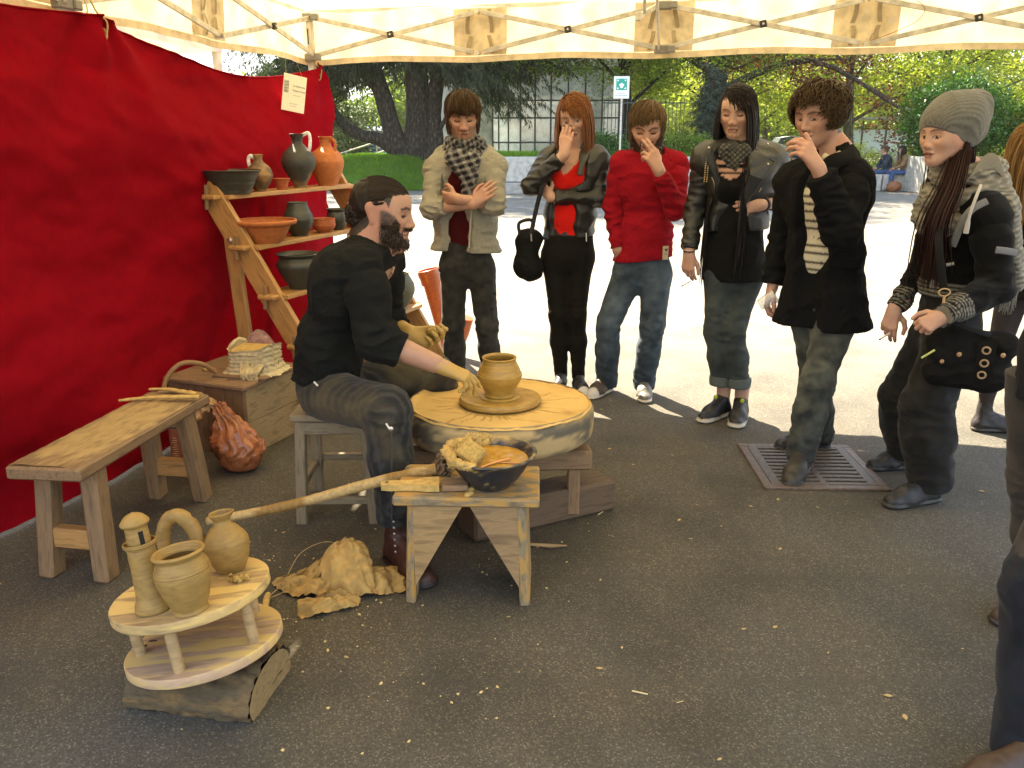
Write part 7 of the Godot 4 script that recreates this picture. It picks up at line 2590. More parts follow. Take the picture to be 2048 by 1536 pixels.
func woman_in_leather() -> void:
	var B := Vector3(0.371, 0.000, -5.019)
	var t := person("red-haired woman in black leather jacket and red top with hand on her cheek", B)
	var J := rel({"sl": Vector3(0.227, 1.417, -4.950), "sr": Vector3(0.494, 1.423, -4.950), "nk": Vector3(0.375, 1.473, -5.000), "ch": Vector3(0.358, 1.287, -4.950), "wa": Vector3(0.344, 1.080, -4.950), "pv": Vector3(0.339, 0.873, -4.950),
		"hl": Vector3(0.265, 0.813, -4.950), "hr": Vector3(0.404, 0.807, -4.950), "kl": Vector3(0.280, 0.486, -4.900), "kr": Vector3(0.394, 0.484, -4.880), "al": Vector3(0.310, 0.061, -4.980), "ar": Vector3(0.416, 0.076, -4.930),
		"el": Vector3(0.109, 1.252, -4.850), "wl": Vector3(0.295, 1.430, -4.790), "er": Vector3(0.506, 1.186, -4.880), "wr": Vector3(0.219, 1.191, -4.840), "fw": Vector3(-0.18, 0, 1).normalized()}, B)
	var sk := Color(0.46, 0.275, 0.195)
	var body := MB.new()
	var hc := Vector3(0.363, 1.633, -4.970) - B
	var hb := face_frame(Vector3(-0.30, -0.30, 1.0), 0.10)
	var hcol := Color(0.165, 0.062, 0.018)
	hairdo(t, hc, hb, 1.08, {"pole": Vector3(-0.28, 0.92, 0.25), "line": 0.42, "col": hcol, "n": 1100, "len": 0.50, "lift": 0.20, "fall": 0.35, "mess": 0.18, "seed": 8, "w": 0.0034, "steps": 11, "wave": 0.35, "drape": 1.0, "fr": 0.045, "frs": -0.5})
	head(body, hc, hb, 1.06, J.nk, {"skin": sk, "hair": hcol, "fem": 1.0, "open": 0.9, "beardcol": Color(0.10, 0.045, 0.02)})
	hand(body, J.wl, Vector3(0.13, 1.0, -0.08), Vector3(0.45, 0.0, -0.9), 1.0, [0.12, 0.08, 0.1, 0.16], J.wl.lerp(J.el, 0.5), sk, 0.98, Vector3(0.9, 0.45, 0.25), 0.05, Color(0, 0, 0, 0), 0.2, Color(0.015, 0.012, 0.014, 1))
	hand(body, J.wr, Vector3(-0.6, 0.7, -0.5), Vector3(0.3, 0.2, -0.9), -1.0, [0.5, 0.55, 0.6, 0.6], J.wr.lerp(J.er, 0.5), sk, 0.95)
	under(body, J, 0.86)
	part("body", body, M.skin, t)
	var fw: Vector3 = J.fw
	var shirt := Field.new()
	torso(shirt, J, 0.002, 0.88)
	shirt.cap(J.ch + fw * 0.052 + Vector3(-0.055, -0.01, 0), J.ch + fw * 0.052 + Vector3(-0.05, -0.01, 0), 0.06, 0.06, 0.03)
	shirt.cap(J.ch + fw * 0.052 + Vector3(0.055, -0.01, 0), J.ch + fw * 0.052 + Vector3(0.05, -0.01, 0), 0.06, 0.06, 0.03)
	hem(shirt, (Vector3(0.310, 0.964, -4.850) - B).y)
	shirt.noise(8, 0.004, Vector3(7, 12, 7), true)
	var mb := MB.new()
	var vtip := Vector3(0.297, 1.309, -4.830) - B
	shirt.mesh(mb, 0.009, func(p: Vector3, _n: Vector3) -> Color:
		var q := p - vtip
		if q.y > absf(q.x - q.y * 0.22) * 1.25 and p.z > J.nk.z - 0.02:
			return sk
		return Color(0.58, 0.012, 0.010))
	part("red_top", mb, cloth_mat(Color.WHITE), t)
	var jk := Field.new()
	torso(jk, J, 0.024, 0.9)
	jk.cap(J.ch + fw * 0.06 + Vector3(-0.06, -0.01, 0), J.ch + fw * 0.06 + Vector3(-0.05, -0.01, 0), 0.068, 0.068, 0.03)
	jk.cap(J.ch + fw * 0.06 + Vector3(0.06, -0.01, 0), J.ch + fw * 0.06 + Vector3(0.05, -0.01, 0), 0.068, 0.068, 0.03)
	jk.cut(J.nk + Vector3(-0.01, 0.06, 0) + fw * 0.15, J.nk + Vector3(-0.03, -0.12, 0) + fw * 0.23, 0.10, 0.14, 0.01)
	jk.cut(Vector3(0.316, 1.478, -4.950) - B + fw * 0.245, Vector3(0.301, 1.167, -4.950) - B + fw * 0.265, 0.15, 0.192, 0.01)
	jk.cut(Vector3(0.301, 1.167, -4.950) - B + fw * 0.265, Vector3(0.291, 0.692, -4.950) - B + fw * 0.28, 0.192, 0.225, 0.01)
	hem(jk, (Vector3(0.369, 0.950, -4.850) - B).y, Vector3(0.10, 0, 0))
	jk.noise(12, 0.008, Vector3(7, 8, 7), true)
	mb = MB.new()
	jk.mesh(mb, 0.0095)
	part("leather_jacket", mb, M.leather, t)
	sleeve("sleeve", t, J.sl, J.el, J.wl, 0.056, 0.050, 0.040, M.leather, null, 61, 0.009, 0.0075, 0.86)
	sleeve("sleeve", t, J.sr, J.er, J.wr, 0.056, 0.050, 0.040, M.leather, null, 71, 0.009, 0.0075, 0.92)
	var cb := MB.new()
	for e in [[Vector3(0.299, 1.451, -4.900), Vector3(0.239, 1.356, -4.830), 1.0], [Vector3(0.425, 1.457, -4.900), Vector3(0.386, 1.316, -4.800), -1.0]]:
		var a: Vector3 = e[0] - B
		var b2: Vector3 = e[1] - B
		cb.tube(smooth_line([a, a.lerp(b2, 0.5) + fw * 0.03, b2 + fw * 0.012]), PackedFloat32Array([0.022, 0.028, 0.03, 0.028, 0.024, 0.018]), 10, true, 0.35, fw)
	part("collar", cb, M.leather, t)
	var zb := MB.new()
	var zp := snap(jk, Vector3(0.400, 1.303, -4.760) - B, -fw)
	zb.rod(zp, zp + Vector3(0.002, -0.04, 0.004), 0.0035, 6)
	zp = snap(jk, Vector3(0.421, 0.986, -4.780) - B, -fw)
	zb.rod(zp, zp + Vector3(0.002, -0.05, 0.006), 0.004, 6)
	part("zip_pull", zb, M.steel, t)
	trousers("leggings", t, J, [0.083, 0.052, 0.054, 0.038], cloth_mat(lin(0.012, 0.011, 0.009), 0.8, 0.1), 0.07, (Vector3(0.337, 0.968, -4.950) - B).y, null, 55, 0.003)
	for k in ["l", "r"]:
		shoe("sneaker", t, J["a" + k], J["a" + k] + Vector3(-0.03 if k == "l" else 0.03, 0, 0.2), Color(0.02, 0.02, 0.022), Color(0.6, 0.58, 0.52), M.shoe, {"lace": lin(0.65, 0.62, 0.55), "toecap": Color(0.55, 0.53, 0.48), "len": 0.255, "w": 0.038, "top": 0.08})
	var bg := thing("shoulder_bag", "black shoulder bag hanging at the red-haired woman's side", "bag", Vector3(0.101, 0.865, -4.900))
	var O := Vector3(0.101, 0.865, -4.900)
	var f := Field.new()
	f.cap(Vector3(0.083, 0.938, -4.900) - O, Vector3(0.131, 0.936, -4.920) - O, 0.052, 0.052, 0.04, Vector3(0, 0, 1), 1.3)
	f.cap(Vector3(0.078, 0.790, -4.900) - O, Vector3(0.126, 0.760, -4.900) - O, 0.062, 0.06, 0.05, Vector3(0, 0, 1), 1.2)
	f.cap(Vector3(0.092, 0.938, -4.900) - O, Vector3(0.093, 0.775, -4.900) - O, 0.06, 0.068, 0.05, Vector3(0, 0, 1), 1.2)
	f.noise(2, 0.006, Vector3(10, 10, 10), true)
	mb = MB.new()
	f.mesh(mb, 0.009)
	part("pouch", mb, cloth_mat(lin(0.010, 0.010, 0.010), 0.6), bg)
	var sb := MB.new()
	sb.tube(smooth_line([Vector3(0.111, 0.972, -4.860) - O, Vector3(0.139, 1.117, -4.840) - O, Vector3(0.174, 1.260, -4.800) - O, Vector3(0.211, 1.369, -4.840) - O, Vector3(0.234, 1.437, -4.930) - O]), PackedFloat32Array([0.013]), 8, true, 0.3, Vector3(0, 0, 1))
	sb.tube(smooth_line([Vector3(0.047, 0.971, -4.870) - O, Vector3(0.038, 1.030, -4.860) - O, Vector3(0.061, 1.053, -4.860) - O, Vector3(0.111, 1.059, -4.860) - O, Vector3(0.129, 1.024, -4.860) - O]), PackedFloat32Array([0.010]), 8, true, 0.4, Vector3(0, 0, 1))
	part("strap", sb, mat(lin(0.012, 0.012, 0.012), 0.7), bg)
	var bb := MB.new()
	bb.rod(Vector3(0.111, 0.980, -4.840) - O, Vector3(0.114, 0.939, -4.840) - O, 0.005, 6)
	part("buckle", bb, M.steel, bg)

func man_in_red() -> void:
	var B := Vector3(0.719, 0.000, -4.724)
	var t := person("bearded young man in a red sweater smoking with one hand in his pocket", B)
	var J := rel({"sl": Vector3(0.630, 1.403, -4.800), "sr": Vector3(0.921, 1.398, -4.800), "nk": Vector3(0.776, 1.452, -4.830), "ch": Vector3(0.779, 1.238, -4.800), "wa": Vector3(0.770, 0.993, -4.800), "pv": Vector3(0.761, 0.811, -4.800),
		"hl": Vector3(0.681, 0.746, -4.800), "hr": Vector3(0.846, 0.740, -4.800), "kl": Vector3(0.574, 0.456, -4.780), "kr": Vector3(0.829, 0.459, -4.740), "al": Vector3(0.586, 0.049, -4.900), "ar": Vector3(0.813, 0.047, -4.860),
		"el": Vector3(0.582, 1.133, -4.820), "wl": Vector3(0.611, 0.898, -4.755), "er": Vector3(0.915, 1.132, -4.660), "wr": Vector3(0.790, 1.351, -4.550), "fw": Vector3(-0.08, 0, 1).normalized()}, B)
	var sk := Color(0.44, 0.255, 0.175)
	var body := MB.new()
	var hc := Vector3(0.753, 1.575, -4.790) - B
	var hb := face_frame(Vector3(-0.16, -0.36, 1.0), 0.02)
	var hcol := Color(0.10, 0.062, 0.028)
	var bcol := Color(0.035, 0.020, 0.012)
	hairdo(t, hc, hb, 1.12, {"pole": Vector3(0.25, 0.85, -0.45), "line": 0.62, "col": hcol, "n": 900, "len": 0.11, "lift": 0.20, "fall": -0.2, "mess": 0.3, "seed": 5, "w": 0.0032, "wave": 0.1, "fr": 0.052, "frs": 0.25})
	head(body, hc, hb, 1.12, J.nk, {"skin": sk, "hair": hcol, "beard": 0.95, "beardcol": bcol, "frown": 1.0}, t)
	hand(body, J.wr, Vector3(-0.52, 0.82, 0.05), Vector3(-0.35, -0.25, -0.95), -1.0, [[0.15, 0.2], [0.12, 0.22], [0.7, 1.0], [0.8, 1.1]], J.wr.lerp(J.er, 0.6), sk, 1.08)
	hand(body, J.wl, Vector3(0.45, -0.9, -0.25), Vector3(0.4, 0, -0.9), 1.0, [0.3, 0.3, 0.3, 0.3], J.wl.lerp(J.el, 0.5), sk, 1.05)
	under(body, J, 0.95)
	part("body", body, M.skin, t)
	var rm := cloth_mat(lin(0.25, 0.007, 0.014), 0.92, 0.25)
	var f := Field.new()
	torso(f, J, 0.016, 0.96)
	f.cap(J.wa, J.pv + Vector3(0.01, -0.02, 0), 0.125, 0.14, 0.06, J.fw, 1.2)
	hem(f, (Vector3(0.733, 0.833, -4.700) - B).y, Vector3(0.10, 0, 0))
	var nv := Vector3(0.788, 1.447, -4.780) - B
	f.cut(nv + Vector3(0, 0.03, 0.03), nv + Vector3(0, 0.12, 0), 0.075, 0.09, 0.01)
	f.noise(12, 0.009, Vector3(5, 9, 5), true)
	f.noise(14, 0.003, Vector3(22, 22, 22), true)
	var mb := MB.new()
	f.mesh(mb, 0.0095)
	part("sweater", mb, rm, t)
	sleeve("sleeve", t, J.sl, J.el, J.wl, 0.064, 0.054, 0.040, rm, null, 31, 0.009, 0.0075, 0.95)
	sleeve("sleeve", t, J.sr, J.er, J.wr, 0.066, 0.056, 0.040, rm, null, 41, 0.010, 0.0075, 0.93)
	var lb := MB.new()
	var lpos := snap(f, Vector3(0.874, 0.890, -4.660) - B, Vector3(0, 0, -1))
	lb.box(at(lpos + Vector3(0, 0, 0.003), Basis(Vector3.UP, 0.35)), Vector3(0.036, 0.078, 0.004), 0.001)
	var lp := part("label_patch", lb, mat(lin(0.5, 0.42, 0.26), 0.8), t)
	var eb := MB.new()
	var ec := lpos + Vector3(0.002, 0.018, 0.0075)
	for e in [-1, 1]:
		eb.tri(ec + Vector3(e * 0.012, 0.012, 0), ec + Vector3(e * 0.002, 0.004, 0), ec + Vector3(e * 0.004, -0.008, 0))
		eb.tri(ec + Vector3(0, -0.014, 0), ec + Vector3(e * 0.004, 0.002, 0), ec + Vector3(0, 0.006, 0))
	eb.box(at(ec + Vector3(0, -0.026, 0)), Vector3(0.02, 0.002, 0.001), 0.0003)
	part("emblem", eb, M.ink, lp)
	var jc := func(p: Vector3, _n: Vector3) -> Color:
		var th := exp(-pow((p.y - 0.6) * 3.4, 2.0))
		return Color(0.032, 0.045, 0.060).lerp(Color(0.12, 0.155, 0.185), clampf(0.12 + 0.75 * th * clampf(0.5 + NZ.get_noise_3dv(p * 4.0), 0.0, 1.0) + 0.3 * NZ.get_noise_3dv(p * 14.0), 0.0, 1.0))
	trousers("jeans", t, J, [0.092, 0.070, 0.070, 0.066], M.denim, 0.03, (Vector3(0.759, 0.857, -4.800) - B).y, jc, 52, 0.008)
	shoe("sneaker", t, J.al, J.al + Vector3(-0.12, 0, 0.17), Color(0.055, 0.04, 0.03), Color(0.5, 0.46, 0.38), M.shoe, {"lace": lin(0.2, 0.15, 0.1), "toecap": Color(0.55, 0.52, 0.46)})
	shoe("sneaker", t, J.ar, J.ar + Vector3(-0.02, 0, 0.2), Color(0.13, 0.125, 0.115), Color(0.5, 0.46, 0.38), M.shoe, {"lace": lin(0.5, 0.48, 0.42)})
	cigarette("lit cigarette between the fingers of the man in red", Vector3(0.685, 1.485, -4.500), Vector3(-0.1, 0.1, 1))

func dark_haired_woman() -> void:
	var B := Vector3(1.251, 0.000, -4.440)
	var t := person("woman with long straight black hair in a studded black biker jacket", B)
	var J := rel({"sl": Vector3(1.017, 1.443, -4.420), "sr": Vector3(1.364, 1.435, -4.460), "nk": Vector3(1.198, 1.485, -4.470), "ch": Vector3(1.190, 1.284, -4.420), "wa": Vector3(1.191, 1.072, -4.420), "pv": Vector3(1.196, 0.873, -4.420),
		"hl": Vector3(1.131, 0.792, -4.420), "hr": Vector3(1.267, 0.784, -4.420), "kl": Vector3(1.117, 0.500, -4.400), "kr": Vector3(1.200, 0.508, -4.340), "al": Vector3(1.199, 0.120, -4.440), "ar": Vector3(1.291, 0.115, -4.400),
		"el": Vector3(0.974, 1.161, -4.450), "wl": Vector3(0.937, 0.935, -4.360), "er": Vector3(1.502, 1.202, -4.500), "wr": Vector3(1.279, 1.185, -4.300), "fw": Vector3(-0.35, 0, 1).normalized()}, B)
	var sk := Color(0.45, 0.27, 0.19)
	var body := MB.new()
	var hc := Vector3(1.159, 1.648, -4.440) - B
	var hb := face_frame(Vector3(-0.50, -0.26, 1.0), -0.02)
	var hcol := Color(0.014, 0.010, 0.010)
	hairdo(t, hc, hb, 1.06, {"pole": Vector3(-0.50, 0.82, 0.40), "line": 0.40, "col": hcol, "n": 1300, "len": 0.80, "lift": 0.16, "fall": 0.30, "mess": 0.08, "seed": 9, "w": 0.0034, "steps": 16, "wave": 0.05, "drape": 0.9, "fr": 0.05, "frs": -0.55})
	head(body, hc, hb, 1.06, J.nk, {"skin": sk, "hair": hcol, "fem": 1.0, "beardcol": Color(0.02, 0.014, 0.012), "frown": 0.8})
	hand(body, J.wl, Vector3(-0.02, -1, 0.05), Vector3(0.6, 0, -0.8), 1.0, [0.35, 0.4, 0.5, 0.55], J.wl.lerp(J.el, 0.4), sk, 0.98, Vector3(0.8, 0.5, 0.3), 0.08, Color(0, 0, 0, 0), 0.3, Color(0.02, 0.015, 0.02, 1))
	hand(body, J.wr, Vector3(-1, -0.15, -0.12), Vector3(0.1, 0, -1), -1.0, [0.3, 0.3, 0.3, 0.3], J.wr.lerp(J.er, 0.8), sk, 0.98)
	limb_skin(body, J.al + Vector3(0, 0.10, 0), J.al + Vector3(0, -0.06, 0), 0.042, 0.036, sk)
	limb_skin(body, J.ar + Vector3(0, 0.10, 0), J.ar + Vector3(0, -0.06, 0), 0.042, 0.036, sk)
	under(body, J, 0.86)
	part("body", body, M.skin, t)
	var fw: Vector3 = J.fw
	var topc := cloth_mat(Color.WHITE, 0.95, 0.12)
	var f := Field.new()
	torso(f, J, 0.008, 0.88)
	f.cap(J.ch + fw * 0.065 + Vector3(-0.055, -0.02, 0), J.ch + fw * 0.065 + Vector3(0.055, -0.02, 0), 0.066, 0.066, 0.03)
	f.cap(J.wa, J.pv + Vector3(0, -0.08, 0), 0.125, 0.16, 0.05, fw, 1.25)
	hem(f, (Vector3(1.190, 0.782, -4.350) - B).y, Vector3(0.03, 0, 0))
	f.noise(12, 0.007, Vector3(6, 8, 6), true)
	var mb := MB.new()
	var vt := Vector3(1.115, 1.315, -4.300) - B
	f.mesh(mb, 0.0095, func(p: Vector3, _n: Vector3) -> Color:
		var q := p - vt
		if q.y > 0.5 * absf(q.x) * absf(q.x) * 20.0 and p.z > J.nk.z - 0.02:
			return sk if sin(q.y * 170.0) > -0.3 else Color(0.011, 0.011, 0.011)
		return Color(0.0115, 0.0115, 0.0115))
	part("long_top", mb, topc, t)
	var jk := Field.new()
	torso(jk, J, 0.03, 0.92)
	jk.cap(J.ch + fw * 0.055 + Vector3(-0.06, -0.02, 0), J.ch + fw * 0.055 + Vector3(0.06, -0.02, 0), 0.07, 0.07, 0.03)
	jk.cut(J.nk + Vector3(-0.02, 0, 0) + fw * 0.20, J.ch + Vector3(-0.03, 0, 0) + fw * 0.25, 0.10, 0.155, 0.01)
	jk.cut(J.ch + Vector3(-0.03, 0, 0) + fw * 0.25, J.pv + fw * 0.26, 0.155, 0.20, 0.01)
	hem(jk, (Vector3(1.239, 1.051, -4.320) - B).y, Vector3(0.05, 0, 0))
	jk.noise(12, 0.008, Vector3(6, 7, 6), true)
	mb = MB.new()
	jk.mesh(mb, 0.0095)
	part("biker_jacket", mb, M.leather, t)
	sleeve("sleeve", t, J.sl, J.el, J.wl, 0.060, 0.052, 0.042, M.leather, null, 31, 0.008, 0.008, 0.93)
	sleeve("sleeve", t, J.sr, J.er, J.wr, 0.066, 0.066, 0.06, M.leather, null, 41, 0.010, 0.008, 0.42)
	# lapels, zips, studs
	var lp := MB.new()
	for e in [[[Vector3(1.212, 1.481, -4.350), Vector3(1.308, 1.398, -4.240), Vector3(1.243, 1.315, -4.190), Vector3(1.169, 1.193, -4.200), Vector3(1.145, 1.215, -4.230)], 1.0], [[Vector3(1.024, 1.469, -4.360), Vector3(0.982, 1.408, -4.300), Vector3(1.005, 1.337, -4.250), Vector3(1.030, 1.239, -4.240), Vector3(1.051, 1.263, -4.250)], -1.0]]:
		var ps: Array = e[0]
		var c := snap(jk, ((ps[0] as Vector3) + ps[2] + ps[4]) / 3.0 - B, -fw) + fw * 0.02
		for q in 5:
			var a := snap(jk, ps[q] - B, -fw) + fw * 0.012
			var b2 := snap(jk, ps[(q + 1) % 5] - B, -fw) + fw * 0.012
			lp.tri(a, b2, c)
			lp.tri(a - fw * 0.006, c - fw * 0.006, b2 - fw * 0.006)
			lp.rod(a, b2, 0.004, 6)
	part("lapel", lp, M.leather, t)
	var gold := mat(lin(0.55, 0.42, 0.2), 0.3)
	gold.metallic = 0.8
	for e in [[Vector3(1.013, 1.322, -4.300), Vector3(1.031, 1.280, -4.300), Vector3(1.015, 1.210, -4.300), Vector3(0.989, 1.071, -4.300)], [Vector3(1.226, 1.273, -4.160), Vector3(1.185, 1.196, -4.150), Vector3(1.156, 1.123, -4.150), Vector3(1.136, 1.067, -4.170)]]:
		var zb := MB.new()
		var ps := []
		for q in e:
			ps.append(snap(jk, q - B, -fw) + fw * 0.002)
		zb.tube(smooth_line(ps), PackedFloat32Array([0.0022]), 5)
		part("zip", zb, gold, t)
	for q in [Vector3(0.981, 1.467, -4.280), Vector3(1.281, 1.486, -4.300), Vector3(1.254, 1.387, -4.180)]:
		var sb := MB.new()
		sb.blob(at(snap(jk, q - B, -fw)), Vector3.ONE * 0.007, null, 0, 1, 10, 6)
		part("snap", sb, M.steel, t)
	for k in 22:
		var r := k / 2
		var sb := MB.new()
		sb.blob(at(snap(jk, Vector3(0.981, 1.413, -4.300).lerp(Vector3(0.971, 1.300, -4.300), r / 10.0) + (Vector3(0.995, 1.413, -4.300) - Vector3(0.981, 1.413, -4.300)) * (k % 2) - B, -fw)), Vector3.ONE * 0.0048, null, 0, 1, 8, 5)
		part("stud", sb, gold, t)
	for e in [["l", 0.0], ["r", 0.03]]:
		if e[0] == "r":
			for k in 2:
				var rb := MB.new()
				var c: Vector3 = J.wr.lerp(J.er, 0.1 + 0.22 * k)
				var dd: Vector3 = (J.er - J.wr).normalized()
				rb.rod(c - dd * 0.006, c + dd * 0.006, 0.037, 18)
				part("bracelet", rb, mat(lin(0.015, 0.015, 0.018), 0.6), t)
		else:
			var rb := MB.new()
			var c: Vector3 = J.wl + Vector3(0, 0.006, 0)
			rb.rod(c - Vector3(0, 0.003, 0), c + Vector3(0, 0.003, 0), 0.0315, 18)
			part("bracelet", rb, mat(lin(0.015, 0.015, 0.018), 0.6), t)
	# scarf
	var sc := Field.new()
	for rg in 2:
		for q in 14:
			var a0 := TAU * q / 14.0
			var a1 := TAU * (q + 1) / 14.0
			var o0 := Vector3(cos(a0) * 0.075, 0.01 - 0.03 * rg - 0.05 * maxf(sin(a0), 0.0) * (rg + 0.4), sin(a0) * 0.08 + 0.01)
			var o1 := Vector3(cos(a1) * 0.075, 0.01 - 0.03 * rg - 0.05 * maxf(sin(a1), 0.0) * (rg + 0.4), sin(a1) * 0.08 + 0.01)
			sc.cap(J.nk + o0, J.nk + o1, 0.02, 0.02, 0.012)
	var sf := Vector3(1.127, 1.432, -4.330) - B
	sc.cap(sf + Vector3(-0.04, 0.02, 0), sf + Vector3(0.0, -0.06, 0.01), 0.035, 0.018, 0.03, fw, 1.8)
	sc.cap(sf + Vector3(0.05, 0.02, 0), sf + Vector3(0.0, -0.06, 0.01), 0.035, 0.018, 0.03, fw, 1.8)
	sc.noise(77, 0.008, Vector3(14, 22, 14), true)
	mb = MB.new()
	sc.mesh(mb, 0.0065, func(p: Vector3, _n: Vector3) -> Color:
		return Color(0.035, 0.034, 0.03).lerp(Color(0.12, 0.115, 0.10), clampf(sin(p.y * 240.0) * sin(p.x * 220.0) * 2.0, 0.0, 1.0)))
	part("scarf", mb, cloth_mat(Color.WHITE, 0.95), t)
	var jc := func(p: Vector3, _n: Vector3) -> Color:
		var th := exp(-pow((p.y - 0.5) * 3.0, 2.0))
		return Color(0.034, 0.040, 0.040).lerp(Color(0.085, 0.10, 0.095), clampf(0.15 + 0.6 * th * clampf(0.5 + NZ.get_noise_3dv(p * 4.0), 0.0, 1.0) + 0.25 * NZ.get_noise_3dv(p * 16.0), 0.0, 1.0))
	var cuff := (Vector3(1.235, 0.200, -4.350) - B).y
	trousers("jeans", t, J, [0.085, 0.058, 0.060, 0.050], M.denim, cuff + 0.02, (Vector3(1.189, 0.889, -4.400) - B).y, jc, 52, 0.0055)
	for k in ["l", "r"]:
		var cb := MB.new()
		var a: Vector3 = J["a" + k]
		var kk: Vector3 = J["k" + k]
		var c := kk.lerp(a, clampf((kk.y - cuff - 0.02) / (kk.y - a.y), 0.0, 1.0))
		cb.lathe(at(Vector3(c.x, cuff - 0.015, c.z)), profile([Vector2(0.046, 0.0), Vector2(0.062, 0.0), Vector2(0.066, 0.02), Vector2(0.065, 0.05), Vector2(0.060, 0.056), Vector2(0.05, 0.056)], 3), 28, 0.03)
		part("rolled_cuff", cb, cloth_mat(lin(0.10, 0.115, 0.11)), t)
	shoe("skate_shoe", t, J.al, J.al + Vector3(-0.17, 0, 0.16), Color(0.012, 0.012, 0.012), Color(0.42, 0.39, 0.33), M.shoe, {"lace": lin(0.015, 0.015, 0.015), "w": 0.046, "sole": 0.028})
	shoe("skate_shoe", t, J.ar, J.ar + Vector3(-0.08, 0, 0.2), Color(0.012, 0.012, 0.012), Color(0.42, 0.39, 0.33), M.shoe, {"lace": lin(0.015, 0.015, 0.015), "w": 0.046, "sole": 0.028})
	for q in [Vector3(1.134, 0.133, -4.360), Vector3(1.268, 0.129, -4.300)]:
		var eb := MB.new()
		eb.blob(at(q - B), Vector3(0.012, 0.014, 0.006), null, 0, 1, 10, 6)
		part("tongue_emblem", eb, mat(lin(0.35, 0.42, 0.03), 0.6), t)
	cigarette("cigarette in the lowered hand of the black-haired woman", Vector3(0.919, 0.785, -4.280), Vector3(-0.75, -0.35, 0.4))

